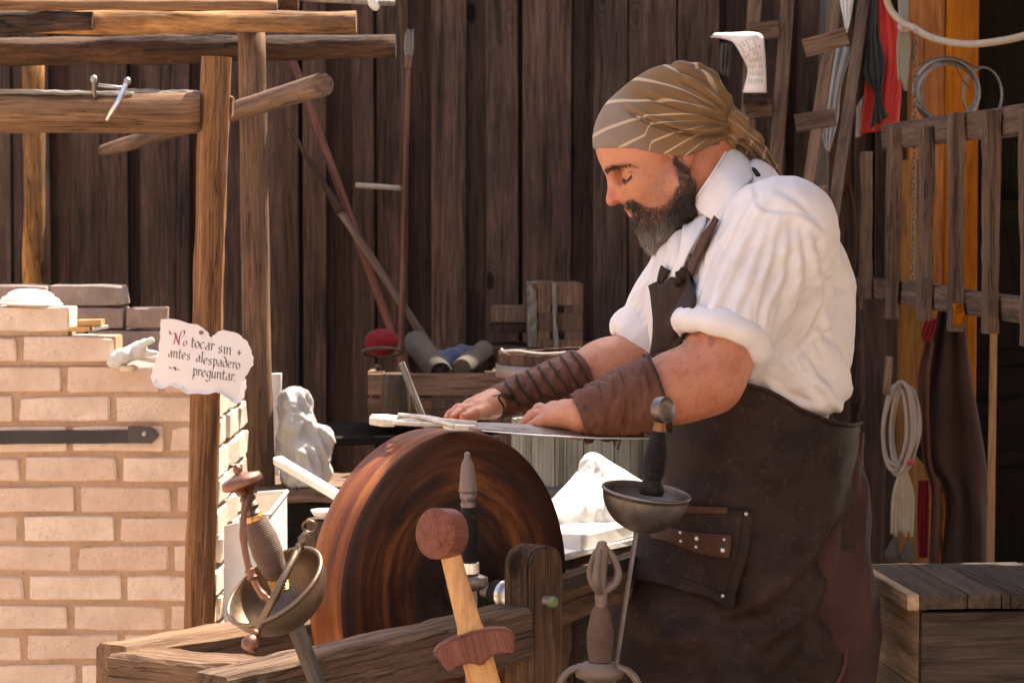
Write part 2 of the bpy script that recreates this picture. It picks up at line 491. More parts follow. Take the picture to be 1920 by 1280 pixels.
M['toy_red'] = wood('reddish_wood', (0.11, 0.040, 0.028), (0.25, 0.095, 0.070), gs=30, ls=2, st=0.2, stain=(0.12, 0.04, 0.03), knots=False, cracks=False, rough=0.4, bump=0.15, var=0.02)
M['red_pole'] = wood('reddish_pole', (0.11, 0.045, 0.034), (0.22, 0.10, 0.075), st=0.3, knots=False)
M['tan_pole'] = wood('tan_pole', (0.25, 0.12, 0.05), (0.42, 0.23, 0.10), st=0.3, knots=False)
M['block'] = wood('pine_block', (0.45, 0.24, 0.10), (0.70, 0.42, 0.20), st=0.1, knots=False)
M['barrel'] = wood('barrel_wood', (0.075, 0.042, 0.030), (0.17, 0.095, 0.068), gs=24, st=0.4)
M['vat'] = wood('vat_wood', (0.13, 0.13, 0.11), (0.27, 0.27, 0.235), gs=20, ls=0.8, st=0.6, stain=(0.10, 0.085, 0.06), knots=False)

def brick_mat(name, c1, c2, spot, sp=0.4):
    m = MT(name); v = m.coord((1, 1, 1))
    n1 = m.noise(v, 14, 5, 0.6); n2 = m.noise(v, 90, 5, 0.7); n3 = m.noise(v, 260, 2, 0.5)
    col = m.ramp(n1, [(0.3, c1), (0.7, c2)])
    oi = m.node('ShaderNodeObjectInfo')
    col = m.mix(m.math('MULTIPLY', oi.outputs['Random'], 0.6), col, mixc(c1, (0.45, 0.22, 0.15), 0.5))
    col = m.mix(m.ramp(n2, [(0.56, 0.0), (0.75, sp)]), col, spot)
    col = m.mix(m.ramp(n3, [(0.66, 0.0), (0.74, 0.6)]), col, spot)
    n4 = m.noise(m.coord((1, 1, 1), rnd=False), 6, 6, 0.7)
    col = m.mix(m.ramp(n4, [(0.5, 0.0), (0.72, 0.5)]), col, mixc(c1, spot, 0.65))
    wn_ = m.noise(m.coord((1, 1, 1)), 45, 6, 0.75, 1.5); cr_ = m.ramp(wn_, [(0.475, 0.0), (0.49, 0.75), (0.505, 0.0)])
    col = m.mix(m.math('MULTIPLY', cr_, m.ramp(n1, [(0.5, 0.0), (0.6, 1.0)])), col, spot)
    m.base(col); m.p(Roughness=0.92, Specular_IOR_Level=0.2); m.bump(m.math('ADD', n2, m.math('MULTIPLY', n1, .5)), 0.45, 0.004); return m.m
M['brick'] = brick_mat('brick', (0.68, 0.51, 0.39), (0.82, 0.67, 0.55), (0.30, 0.17, 0.10), 0.55)
M['brick_sooty'] = brick_mat('sooty_brick', (0.22, 0.195, 0.175), (0.36, 0.325, 0.29), (0.07, 0.055, 0.05))
M['brick_sunlit'] = brick_mat('sunlit_brick', (0.55, 0.50, 0.42), (0.70, 0.66, 0.58), (0.30, 0.24, 0.16))  # whitened to stand in for the sun on the kiln's side
M['mortar'] = brick_mat('mortar', (0.40, 0.26, 0.16), (0.56, 0.39, 0.26), (0.12, 0.07, 0.04), 0.7)

def cloth(name, c1, c2=None, rough=0.85, weave=900, bump=0.15, sheen=0.2, trans=0.0, big=6):
    m = MT(name); v = m.coord((1, 1, 1), rnd=False); c2 = c2 or mixc(c1, (0, 0, 0), 0.1)
    n = m.noise(v, big, 5, 0.6); w = m.noise(v, weave, 2, 0.5); n2 = m.noise(v, 60, 4, 0.6)
    m.base(m.ramp(n, [(0.35, c2), (0.65, c1)])); m.p(Roughness=rough, Sheen_Weight=sheen * .3, Specular_IOR_Level=0.12)
    m.bump(m.math('ADD', m.math('MULTIPLY', w, 0.35), n2), bump, 0.002)
    return m.m
M['shirt'] = cloth('white_cotton', (0.77, 0.73, 0.725), (0.68, 0.635, 0.62), bump=0.12)
M['linen'] = cloth('white_linen', (0.66, 0.64, 0.60), (0.56, 0.54, 0.50), bump=0.25)
M['grey_linen'] = cloth('grey_linen', (0.50, 0.48, 0.465), (0.36, 0.345, 0.335), bump=0.3)
M['blue_cloth'] = cloth('blue_cloth', (0.10, 0.14, 0.22), (0.05, 0.06, 0.10))
M['red_cloth'] = cloth('red_cloth', (0.20, 0.012, 0.018), (0.12, 0.008, 0.012))
M['hide'] = cloth('brown_hide', (0.060, 0.030, 0.020), (0.030, 0.016, 0.012), bump=0.3)
M['trouser'] = cloth('reddish_brown_cloth', (0.085, 0.038, 0.032), (0.045, 0.021, 0.018), bump=0.3)
M['paper'] = cloth('paper', (0.80, 0.74, 0.71), (0.74, 0.67, 0.64), bump=0.05, sheen=0)
M['plate'] = cloth('white_ceramic', (0.58, 0.56, 0.52), (0.48, 0.46, 0.43), bump=0.05, sheen=0, rough=0.4)
M['canvas'] = cloth('tan_canvas', (0.11, 0.09, 0.072), (0.06, 0.05, 0.04), bump=0.3)

def leather(name, c1, c2, rough=0.55, bump=0.35):
    m = MT(name); v = m.coord((1, 1, 1), rnd=False)
    n = m.noise(v, 9, 6, 0.65, 0.5); n2 = m.noise(v, 70, 5, 0.7); n3 = m.noise(v, 450, 3, 0.6)
    col = m.ramp(n, [(0.3, c1), (0.7, c2)])
    col = m.mix(m.ramp(n2, [(0.55, 0.0), (0.8, 0.45)]), col, mixc(c2, (0.4, 0.25, 0.18), 0.3))
    m.base(col); m.p(Specular_IOR_Level=0.18); m.p(Roughness=m.math('MULTIPLY_ADD', n2, 0.35, rough - 0.15))
    m.bump(m.math('ADD', m.math('MULTIPLY', n3, 0.3), n2), bump, 0.0025); return m.m
M['apron'] = leather('apron_leather', (0.014, 0.0078, 0.0062), (0.044, 0.0235, 0.017), rough=0.66, bump=0.3)
M['apron_trim'] = leather('apron_trim_leather', (0.05, 0.022, 0.015), (0.105, 0.045, 0.028), rough=0.5)
M['vambrace'] = leather('vambrace_leather', (0.07, 0.025, 0.015), (0.17, 0.065, 0.038), rough=0.55)
M['lace'] = leather('lace_leather', (0.02, 0.012, 0.01), (0.06, 0.035, 0.025))
M['black_leather'] = leather('black_leather', (0.008, 0.006, 0.006), (0.02, 0.015, 0.014), rough=0.55)
M['hilt_leather'] = leather('hilt_leather', (0.085, 0.05, 0.037), (0.17, 0.105, 0.08), rough=0.6, bump=0.6)

def metal(name, c, rough=0.35, rust=(0.10, 0.045, 0.02), ra=0.4, metallic=1.0, sc=1.0):
    m = MT(name); v = m.coord((sc, sc, sc), rnd=False)
    n = m.noise(v, 25, 6, 0.65); n2 = m.noise(v, 160, 4, 0.6)
    f = m.ramp(n, [(0.45, 0.0), (0.7, ra)])
    m.base(m.mix(f, c, rust)); m.p(Metallic=m.math('MULTIPLY_ADD', f, -0.6, metallic), Roughness=m.math('MULTIPLY_ADD', n2, 0.3, rough - 0.1))
    m.bump(m.math('ADD', n, m.math('MULTIPLY', n2, .4)), 0.25, 0.0015); return m.m
M['steel'] = metal('worn_steel', (0.42, 0.40, 0.38), 0.35, (0.12, 0.06, 0.035), 0.6)
M['bright_steel'] = metal('bright_steel', (0.75, 0.73, 0.70), 0.3, ra=0.15)
M['dark_steel'] = metal('dark_steel', (0.20, 0.17, 0.155), 0.38, (0.08, 0.04, 0.025), 0.8)
M['bronze'] = metal('dull_bronze', (0.21, 0.15, 0.105), 0.42, (0.13, 0.07, 0.04), 0.7)
M['brass'] = metal('brass', (0.55, 0.33, 0.11), 0.35, (0.2, 0.1, 0.03), 0.3)
M['copper'] = metal('copper_brown', (0.22, 0.105, 0.07), 0.4, (0.15, 0.06, 0.035), 0.5)
M['iron'] = metal('black_iron', (0.09, 0.08, 0.075), 0.55, (0.12, 0.06, 0.035), 0.5, 0.8)
M['cast'] = metal('cast_iron_hilt', (0.20, 0.155, 0.13), 0.55, (0.18, 0.11, 0.08), 0.9, 0.7)
M['hilt_white'] = metal('pale_worn_steel', (0.66, 0.62, 0.56), 0.5, (0.25, 0.18, 0.12), 0.7, 0.4)
M['hoop'] = metal('galvanised_hoop', (0.30, 0.25, 0.23), 0.5, (0.25, 0.16, 0.13), 0.6, 0.5)
M['strap_grey'] = cloth('dark_canvas_strap', (0.075, 0.067, 0.060), (0.05, 0.044, 0.04), sheen=0)

def plain(name, c, rough=0.7, **k):
    m = MT(name); n = m.noise(m.coord((1, 1, 1), rnd=False), 40, 4, 0.6)
    m.base(m.mix(m.ramp(n, [(0.4, 0.0), (0.7, 0.35)]), c, mixc(c, (0, 0, 0), 0.4))); m.p(Roughness=rough, **k); m.bump(n, 0.2, 0.002); return m.m
M['ink'] = plain('ink', (0.045, 0.03, 0.028)); M['ink_red'] = plain('red_ink', (0.35, 0.03, 0.035))
M['rope'] = plain('hemp_rope', (0.40, 0.32, 0.23), 0.9); M['rope_pale'] = plain('pale_rope', (0.34, 0.27, 0.22), 0.9)
M['rope_green'] = plain('grey_green_cord', (0.25, 0.24, 0.18), 0.9)
M['banner_red'] = plain('banner_red', (0.50, 0.02, 0.015), 0.6)
M['banner_dark'] = plain('banner_dark', (0.028, 0.030, 0.030), 0.7)
M['white_paint'] = plain('white_paint', (0.78, 0.76, 0.72), 0.5)
M['bead_red'] = plain('red_bead', (0.45, 0.03, 0.035), 0.4)
M['green_paint'] = plain('green_paint', (0.16, 0.22, 0.08), 0.5)
M['wire'] = metal('wire_hoop', (0.22, 0.22, 0.23), 0.4, ra=0.4)

def ground_mat():
    m = MT('packed_sand'); v = m.coord((1, 1, 1), rnd=False)
    n = m.noise(v, 1.5, 6, 0.6); n2 = m.noise(v, 30, 6, 0.7)
    m.base(m.mix(m.ramp(n2, [(0.5, 0.0), (0.8, 0.5)]), m.ramp(n, [(0.3, (0.36, 0.29, 0.22)), (0.7, (0.50, 0.42, 0.33))]), (0.22, 0.17, 0.13)))
    m.p(Roughness=0.95); m.bump(n2, 0.6, 0.02); return m.m
M['ground'] = ground_mat()
M['sky_blocker_plaster'] = plain('sky_blocker_plaster', (0.42, 0.33, 0.25), 0.9)

def wheel_mat(rim):
    m = MT('grindstone_rim' if rim else 'grindstone_face')
    tc = m.node('ShaderNodeTexCoord'); sp = m.node('ShaderNodeSeparateXYZ'); m.l.new(tc.outputs['Object'], sp.inputs[0])
    x, y, z = sp.outputs; r = m.math('SQRT', m.math('ADD', m.math('MULTIPLY', x, x), m.math('MULTIPLY', y, y)))
    nx = m.math('DIVIDE', x, m.math('MAXIMUM', r, .01)); ny = m.math('DIVIDE', y, m.math('MAXIMUM', r, .01))
    cb = m.node('ShaderNodeCombineXYZ')
    if rim:
        m.l.new(m.math('MULTIPLY', z, 55.0), cb.inputs[2]); a = 1.1
    else:
        m.l.new(m.math('MULTIPLY', r, 38.0), cb.inputs[2]); a = 0.8
    m.l.new(m.math('MULTIPLY', nx, a), cb.inputs[0]); m.l.new(m.math('MULTIPLY', ny, a), cb.inputs[1])
    n1 = m.noise(cb.outputs[0], 1.0, 6, 0.62, 0.25)
    n2 = m.noise(m.vmath('MULTIPLY', cb.outputs[0], (3, 3, 7)), 1.0, 4, 0.6)
    if rim:
        col = m.ramp(n1, [(0.30, (0.06, 0.013, 0.003)), (0.48, (0.19, 0.043, 0.008)), (0.66, (0.34, 0.11, 0.018))])
    else:
        col = m.ramp(n1, [(0.36, (0.020, 0.009, 0.007)), (0.48, (0.085, 0.024, 0.009)), (0.62, (0.23, 0.075, 0.022)), (0.80, (0.42, 0.17, 0.055))])
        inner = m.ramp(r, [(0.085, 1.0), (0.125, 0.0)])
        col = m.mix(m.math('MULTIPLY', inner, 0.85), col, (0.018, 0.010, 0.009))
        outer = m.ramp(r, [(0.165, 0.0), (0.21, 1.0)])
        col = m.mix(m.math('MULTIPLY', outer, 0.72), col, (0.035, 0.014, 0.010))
    col = m.mix(m.ramp(n2, [(0.5, 0.0), (0.8, 0.3)]), col, (0.02, 0.009, 0.007))
    gr = m.noise(tc.outputs['Object'], 320, 4, 0.8); col = m.mix(m.ramp(gr, [(0.45, 0.0), (0.75, 0.4)]), col, (0.03, 0.014, 0.010))
    m.base(col); m.p(Roughness=m.math('MULTIPLY_ADD', n2, 0.3, 0.36 if rim else 0.42), Specular_IOR_Level=0.3); m.p(Coat_Weight=0.0, Coat_Roughness=0.25)
    m.bump(m.math('ADD', n2, n1), 0.25, 0.0015); return m.m
M['wheel_rim'] = wheel_mat(True); M['wheel_face'] = wheel_mat(False)

def skin_mat():
    m = MT('skin'); v = m.coord((1, 1, 1), rnd=False)
    n = m.noise(v, 12, 5, 0.6); n2 = m.noise(v, 55, 5, 0.65); n3 = m.noise(v, 420, 3, 0.6)
    at = m.node('ShaderNodeAttribute'); at.attribute_name = 'red'
    col = m.ramp(n, [(0.3, (0.45, 0.165, 0.085)), (0.7, (0.58, 0.26, 0.15))])
    col = m.mix(m.ramp(n2, [(0.45, 0.0), (0.7, 0.55)]), col, (0.40, 0.115, 0.06))
    col = m.mix(m.math('MULTIPLY', at.outputs['Fac'], 0.7), col, (0.47, 0.115, 0.065))
    at2 = m.node('ShaderNodeAttribute'); at2.attribute_name = 'stubble'
    sb = m.math('MULTIPLY', at2.outputs['Fac'], m.ramp(n3, [(0.4, 0.25), (0.62, 1.0)]))
    col = m.mix(sb, col, (0.045, 0.033, 0.028))
    m.base(col); m.p(Roughness=m.math('MULTIPLY_ADD', n3, 0.25, 0.36), Subsurface_Weight=0.18, Subsurface_Radius=(1.0, 0.35, 0.2), Subsurface_Scale=0.008)
    m.bump(m.math('ADD', m.math('MULTIPLY', n3, .5), n2), 0.35, 0.0022); return m.m
M['skin'] = skin_mat()
M['nail'] = plain('fingernail', (0.62, 0.36, 0.27), 0.35)

M['crease_shade'] = plain('crease_shade', (0.20, 0.07, 0.04), 0.6)  # dark tone drawn as the shade in the eyelid fold
def bandana_mat():
    m = MT('striped_bandana'); v = m.coord((1, 1, 1), rnd=False)
    at = m.node('ShaderNodeAttribute'); at.attribute_name = 'stripe'
    tn = m.node('ShaderNodeAttribute'); tn.attribute_name = 'tone'
    d = m.math('ABSOLUTE', m.math('SUBTRACT', m.math('FRACT', at.outputs['Fac']), 0.5))
    st = m.ramp(d, [(0.045, 1.0), (0.085, 0.0)])
    n = m.noise(v, 18, 5, 0.6); w = m.noise(v, 700, 2, 0.5)
    col = m.mix(tn.outputs['Fac'], (0.23, 0.175, 0.145), (0.20, 0.112, 0.052))
    col = m.mix(m.ramp(n, [(0.4, 0.0), (0.7, 0.35)]), col, (0.13, 0.085, 0.05))
    fa = m.node('ShaderNodeAttribute'); fa.attribute_name = 'fade'
    col = m.mix(m.math('MULTIPLY', m.math('MULTIPLY', st, fa.outputs['Fac']), 0.75), col, (0.56, 0.43, 0.31))
    m.base(col); m.p(Roughness=0.85, Sheen_Weight=0.05, Specular_IOR_Level=0.1); m.bump(w, 0.25, 0.001); return m.m
M['bandana'] = bandana_mat()
def hair_mat(name, attr=True):
    m = MT(name)
    at = m.node('ShaderNodeAttribute'); at.attribute_name = 'grey'
    m.base(m.mix(at.outputs['Fac'], (0.018, 0.009, 0.006), (0.60, 0.52, 0.46))); m.p(Roughness=0.55, Specular_IOR_Level=0.25); return m.m
M['hair'] = hair_mat('hair')
# ------------------------------------------------------------------ ground
def ground_F(u, v): 
    return ((u - .5) * 60, -12 + v * 60, 0)
vs, fs = grid_geo(ground_F, 60, 60)
vs = np.array(vs); vs[:, 2] = 0.012 * vnoise(vs * 1.3)
tag(obj('ground', mesh(vs, fs, M['ground'], True)), kind='structure')

# ------------------------------------------------------------------ board wall behind everything
ROOF_X, ROOF_Y0, ROOF_Y1 = 0.44, 1.8, 5.05
YW = 7.0
wall = thing('board_wall', 'tall wall of dark upright boards closing off the back of the yard', 'wall', (0, YW + .1, 0))
edges = [(-330, -245, 0), (-245, -210, 1), (-208, -110, 0), (-110, -70, 1), (-68, 22, 0), (24, 96, 0), (94, 136, 1), (134, 243, 0), (240, 262, 1), (260, 356, 0), (352, 384, 1), (382, 470, 0),
         (468, 500, 1), (498, 560, 0), (566, 612, 0), (610, 664, 1), (662, 706, 0), (706, 768, 0), (764, 808, 1), (806, 874, 0), (872, 915, 1), (913, 976, 0), (979, 1073, 0), (1071, 1112, 1),
         (1110, 1176, 0), (1178, 1270, 0), (1272, 1352, 0), (1350, 1400, 1), (1398, 1470, 0), (1468, 1520, 1), (1518, 1600, 0), (1598, 1640, 1), (1638, 1700, 0)]
for i, (a, b, rec) in enumerate(edges):
    x0 = P(a, 640, YW).x; x1 = P(b, 640, YW).x; w = x1 - x0
    yo = YW + (0.045 if rec else 0.004 * ((i * 7) % 4))
    L = 2.75 + 0.05 * math.sin(i * 2.3)
    o = beam('board', ((x0 + x1) / 2, yo + .012, 0), ((x0 + x1) / 2 + 0.006 * math.sin(i * 5), yo + .012, L), w - (0 if rec else 0.004), 0.024,
             M['fence_dark'] if rec else M['fence'], wall, seg=14, wear=0.0012, ch=.1, seed=i)
for i in range(12):
    x = -2.05 + i * .28
    beam('light_stop_board', (x, YW + .072, 0), (x, YW + .072, 2.72), .284, .012, M['fence_dark'], wall, seg=4, wear=0, seed=i)  # added behind the wall to stop light leaking through its gaps
for z in (0.5, 1.5, 2.5):
    beam('rail', (-2.2, YW + .11, z), (1.15, YW + .11, z), 0.09, 0.05, M['fence_dark'], wall, xhint=(0, 0, 1))
    
# ------------------------------------------------------------------ dark barn on the right, its inside seen beyond the wall
barn = thing('open_barn', 'dark open barn with nearly black board inside, behind the gate at the right edge', 'barn', (2.2, 8, 0))
for i in range(16):
    x = 1.02 + i * 0.17
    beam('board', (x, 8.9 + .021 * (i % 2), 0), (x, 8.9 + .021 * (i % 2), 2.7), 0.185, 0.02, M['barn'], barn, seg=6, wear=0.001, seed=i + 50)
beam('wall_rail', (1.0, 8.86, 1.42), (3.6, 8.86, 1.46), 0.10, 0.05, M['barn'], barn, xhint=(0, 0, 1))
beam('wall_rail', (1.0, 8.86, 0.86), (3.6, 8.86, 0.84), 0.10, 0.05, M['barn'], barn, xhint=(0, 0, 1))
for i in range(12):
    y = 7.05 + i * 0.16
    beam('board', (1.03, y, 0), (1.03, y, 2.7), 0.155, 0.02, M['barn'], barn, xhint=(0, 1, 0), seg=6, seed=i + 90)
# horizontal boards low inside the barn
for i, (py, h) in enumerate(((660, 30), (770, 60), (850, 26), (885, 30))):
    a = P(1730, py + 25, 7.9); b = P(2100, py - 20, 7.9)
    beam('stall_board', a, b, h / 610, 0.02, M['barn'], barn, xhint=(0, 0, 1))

# unseen roofs put over the work place: they shade the man, the gate and the crate as in the photo
roof = thing('shade_roof', None, None, (1, 4, 2.7)); tag(roof, kind='structure')
def roof_boards(x0, x1, y0, y1, z):
    n = int((x1 - x0) / 0.2)
    for i in range(n):
        x = x0 + (i + .5) * (x1 - x0) / n
        beam('board', (x, y0, z + .026 * (i % 2)), (x, y1, z + .026 * (i % 2)), 0.225, 0.025, M['fence'], roof, seg=3, seed=i)
roof_boards(ROOF_X, 4.0, ROOF_Y0, ROOF_Y1, 2.6)
roof_boards(1.0, 4.2, 5.3, 9.2, 2.75)
for (x, y) in ((3.9, 2.2), (3.9, 5.2), (4.1, 9.1)):
    beam('post', (x, y, 0), (x, y, 2.75), .1, .1, M['fence'], roof)

# unseen walls added behind and beside the viewer: they keep low sky light out
for nm, cx_, cy_, sx_, sy_, h_ in (('added_sky_blocker', 0.0, -5.2, 16.0, .5, 4.2), ('added_sky_blocker', -6.5, 1.5, .5, 13.0, 3.6), ('added_sky_blocker', 7.0, 1.5, .5, 13.0, 3.6)):
    tag(box(nm, (cx_, cy_, h_ / 2), (sx_, sy_, h_), M['sky_blocker_plaster'], bev=.02), kind='structure')

# ------------------------------------------------------------------ shelter of logs behind the kiln
sh = thing('log_shelter', 'rough log shelter frame with pale upright trunk and bark beams at top left', 'shelter', P(485, 1100, 5.7).xy.to_3d())
YS = 5.75
log('post', P(492, 1700, YS), P(470, 45, YS), 0.042, 0.030, M['log_pale'], sh, rough=0.10, bow=0.006, seg=26)
log('back_post', P(78, 1500, 6.4), P(62, 100, 6.4), 0.028, 0.026, M['log_orange'], sh, rough=0.22, bow=0.01, seg=26)
log('peeled_beam', P(-700, 42, YS - .07), P(668, 42, YS - .07), 0.026, 0.0245, M['log_orange'], sh, rough=0.13, seg=50, n=18)
log('lower_beam', P(-700, 105, YS + .12), P(742, 88, YS + .12), 0.036, 0.027, M['bark'], sh, rough=0.26, seg=60, n=20)
log('top_beam', P(-700, -4, YS - .02), P(560, -2, YS - .02), 0.030, 0.028, M['bark'], sh, rough=0.26, seg=60, n=20)
log('top_pole', P(-700, 8, YS - .12), P(520, 10, YS - .12), 0.013, 0.012, M['beam'], sh, rough=0.10, seg=40)
log('bark_covered_beam', P(-700, 42, YS - .10), P(175, 40, YS - .10), 0.028, 0.024, M['bark'], sh, rough=0.30, seg=40)
# fittings at the top, cut by the frame: a small white fixture on a grey pipe
fx = thing('roof_fitting', 'small white fitting on a grey pipe at the top edge above the log shelter', 'fitting', P(705, 5, YS))
tube('pipe', [P(560, -3, YS), P(740, 6, YS)], 0.007, M['grey_pale'], fx, n=10)
ball = SDF().ell(P(700, 4, YS), (0.010, .01, 0.012)).cap(P(690, -8, YS), .007, P(705, 14, YS), .007)
v_, f_ = ball.mesh(P(700, 4, YS) - Vector((.03, .03, .035)), P(700, 4, YS) + Vector((.03, .03, .035)), .002)
obj('cap', fast_mesh(v_, f_, M['white_paint']), fx)

# leaning and hanging things in front of the boards
gp = log('grey_pole', P(196, 283, 6.35), P(606, 158, 5.2), 0.017, 0.024, M['grey'], rough=0.08, seg=20)
tag(gp, 'weathered grey pole lying aslant through the shelter, its sawn round end pointing at the viewer', 'pole')
t = thing('leaning_stick', 'reddish brown pole leaning left against the board wall, top hidden behind the grey pole', 'pole', P(745, 1100, 6.6))
log('shaft', P(800, 800, 6.55), P(548, 110, 6.95), 0.0115, 0.010, M['red_pole'], t, rough=.05)
t = thing('leaning_stick', 'greyish pole with dark bark at its upper end crossing the reddish pole', 'pole', P(820, 1100, 6.5))
log('shaft', P(900, 790, 6.5), P(640, 400, 6.75), 0.012, 0.010, M['grey'], t, rough=.05)
log('bark_end', P(640, 400, 6.75), P(544, 243, 6.85), 0.0105, 0.006, M['bark'], t, rough=.25)
br = thing('upright_brush', 'long thin upright pole with a grey bound brush head at the top', 'brush', P(750, 1100, 6.6))
log('shaft', P(745, 900, 6.62), P(766, 118, 6.62), 0.0085, 0.0065, M['red_pole'], br, rough=.05, seg=24)
brm = []
vsA, fsA = [], []
for i in range(40):
    a = i * 2.4; r = 0.010 * math.sqrt((i % 10 + 1) / 10)
    p0 = P(766, 120, 6.62) + Vector((math.cos(a) * r * .6, math.sin(a) * r * .6, 0)); p1 = P(768, 62, 6.62) + Vector((math.cos(a) * r * 1.15, math.sin(a) * r, .01 * math.sin(i)))
    v2, f2 = tube_geo([p0, (p0 + p1) / 2 + Vector((math.cos(a) * .004, 0, 0)), p1], [0.0016, .002, .001], 4)
    n0 = len(vsA); vsA += v2; fsA += [tuple(q + n0 for q in f) for f in f2]
tag(obj('bristles', mesh(vsA, fsA, M['grey_pale']), br), kind='stuff')
log('binding', P(765, 128, 6.62), P(767, 104, 6.62), 0.0095, 0.0105, M['grey'], br, rough=.1)
br2 = log('short_rail', P(668, 347, 6.75), P(752, 353, 6.7), 0.007, 0.007, M['grey_pale'], rough=.06)
tag(br2, 'short pale horizontal stick fixed to the board wall beside the upright brush pole', 'stick')

# ------------------------------------------------------------------ post with cross rail at the kiln's corner
pf = thing('post_and_rail', 'square brown wooden post carrying a split rail, standing at the corner of the brick kiln', 'post', P(372, 1700, 4.8).xy.to_3d())
YP = 4.8
beam('post', P(362, 1750, YP), P(405, 107, YP), 0.055, 0.052, M['post'], pf, seg=44, wear=0.0020, ch=.28, bow=0.004)
o = log('rail', P(-620, 203, YP - .005), P(378, 214, YP - .005), 0.040, 0.0375, M['beam'], pf, seg=50, n=20, rough=.09, bow=0.006)
o = beam('rail_end', P(424, 200, YP + .02), P(437, 201, YP + .02), 0.04, 0.03, M['beam'], pf, xhint=(0, 0, 1), seg=2, wear=0.003)
for i, (x0, x1, y) in enumerate(((0, 250, 178), (120, 378, 183), (260, 378, 176))):
    beam('split', P(x0 - 40, y - 6, YP - .02 + i * .012), P(x1, y - 2, YP - .02 + i * .012), 0.008, 0.016, M['grey_pale'], pf, xhint=(0, 0, 1), seg=14, wear=0.0022, ch=.3)
# iron dog hammered over the rail
dg = thing('iron_dog', 'rusty iron staple with knobbed ends driven over the top of the split rail', 'staple', P(210, 180, YP))
tube('spike', spline([P(176, 152, YP - .045), P(177, 178, YP - .04), P(180, 184, YP - .03)], 4), .0042, M['dark_steel'], dg)
tube('cross_bar', [P(184, 160, YP - .045), P(236, 166, YP - .045)], .0035, M['steel'], dg)
tube('bent_spike', spline([P(237, 156, YP - .045), P(222, 190, YP - .062), P(199, 226, YP - .058)], 5), [.0052] * 9 + [.0036, .0025], M['bright_steel'], dg)
for x, y in ((176, 149), (239, 153)):
    lathe('knob', [(0, -.008), (.005, -.006), (.0072, 0), (.005, .006), (0, .008)], M['steel'], dg, Matrix.Translation(P(x, y, YP - .045)), n=12)

# ------------------------------------------------------------------ brick kiln
YK = 5.0; SK = FPX / YK
kiln = thing('brick_kiln', 'waist high kiln of pale pink bricks with broad brown mortar joints and stepped top', 'kiln', (P(150, 640, YK).x, YK + .3, 0))
XR = P(402, 640, YK).x; XL = P(-260, 640, YK).x
zt = [P(0, y, YK).z for y in (573, 627)] 
pitch = 56.4 / SK; bh = 0.0485; bl = 0.178; gap = 0.0125
ztop = P(0, 627, YK).z
def brick_mesh(l, h, d, seed, chip=0.003):
    r_ = np.random.default_rng(seed + 500)
    bm = bmesh.new(); bmesh.ops.create_cube(bm, size=1)
    for v in bm.verts: v.co = Vector((v.co.x * l, v.co.y * d, v.co.z * h))
    bmesh.ops.subdivide_edges(bm, edges=[e for e in bm.edges if abs((e.verts[0].co - e.verts[1].co).x) > l * .9], cuts=2)
    bmesh.ops.bevel(bm, geom=[e for e in bm.edges if e.calc_face_angle(0) > .5], offset=0.0032, segments=1, affect='EDGES')
    for v in bm.verts: v.co += Vector(r_.uniform(-1, 1, 3)) * chip * 0.45
    if seed % 3 == 0:
        sx = -1 if seed % 2 else 1
        for v in bm.verts:
            if v.co.x * sx > l * .42 and v.co.z > 0: v.co.x -= sx * 0.006 * r_.uniform(.3, 1); v.co.z -= .003
    me = bpy.data.meshes.new('brick'); bm.to_mesh(me); bm.free(); return me
variants = {}
def brick(l, h, d, c, mat, parent, rotz=0, seed=0, tilt=0):
    key = (round(l, 3), round(h, 3), round(d, 3), seed % 7, mat.name)
    if key not in variants:
        me = brick_mesh(l, h, d, seed % 7, 0.006 if mat == M['brick_sunlit'] else 0.003); me.materials.append(mat); variants[key] = me
    return obj('brick', variants[key], parent, Matrix.Translation(Vector(c)) @ Matrix.Rotation(rotz, 4, 'Z') @ Matrix.Rotation(tilt, 4, 'Y'))
nrow = int(ztop / pitch) + 1
sd_ = 0
for r in range(-1, nrow):
    z = ztop - pitch * (r + .5)
    if z < 0.02: break
    if r == -1: xr = P(130, 640, YK).x
    elif r == 0: xr = P(220, 640, YK).x
    else: xr = XR - .012
    # joint phase measured from the photo: right ends of bricks
    ph = P([135, 220, 120, 210][r + 1] if r < 3 else (128 + 7 * (r % 3) if r % 2 else 218 + 5 * (r % 3)), 640, YK).x
    k0 = -4
    xa = ph + gap / 2 - (bl + gap) * 4
    while xa < xr - 0.02:
        xb = min(xa + bl, xr)
        if xb > XL and xb - xa > 0.02:
            q = rng.uniform(-1, 1, 3)
            brick(xb - xa, bh + 0.002 * q[0], 0.10, ((xa + xb) / 2, YK + .05 + .0022 * q[1], z + .0015 * q[2]), M['brick'], kiln, seed=sd_, tilt=.006 * q[1])
        sd_ += 1; xa = xa + bl + gap
# side face: rough bricks running back, strong sun put into their pale colour
LK = 0.66
for r in range(1, nrow):
    z = ztop - pitch * (r + .5)
    if z < 0.02: break
    y = YK + .10 + gap + (0.0 if r % 2 else -0.05)
    while y < YK + LK:
        l = min(bl, YK + LK - y)
        if l > .03:
            q = rng.uniform(-1, 1, 3)
            brick(l, bh + .004 * q[0], 0.10, (XR - .05 - .006 * abs(q[1]), y + l / 2, z), M['brick_sunlit'], kiln, rotz=R(90) + .05 * q[2], seed=sd_)
        sd_ += 1; y += l + gap + .004
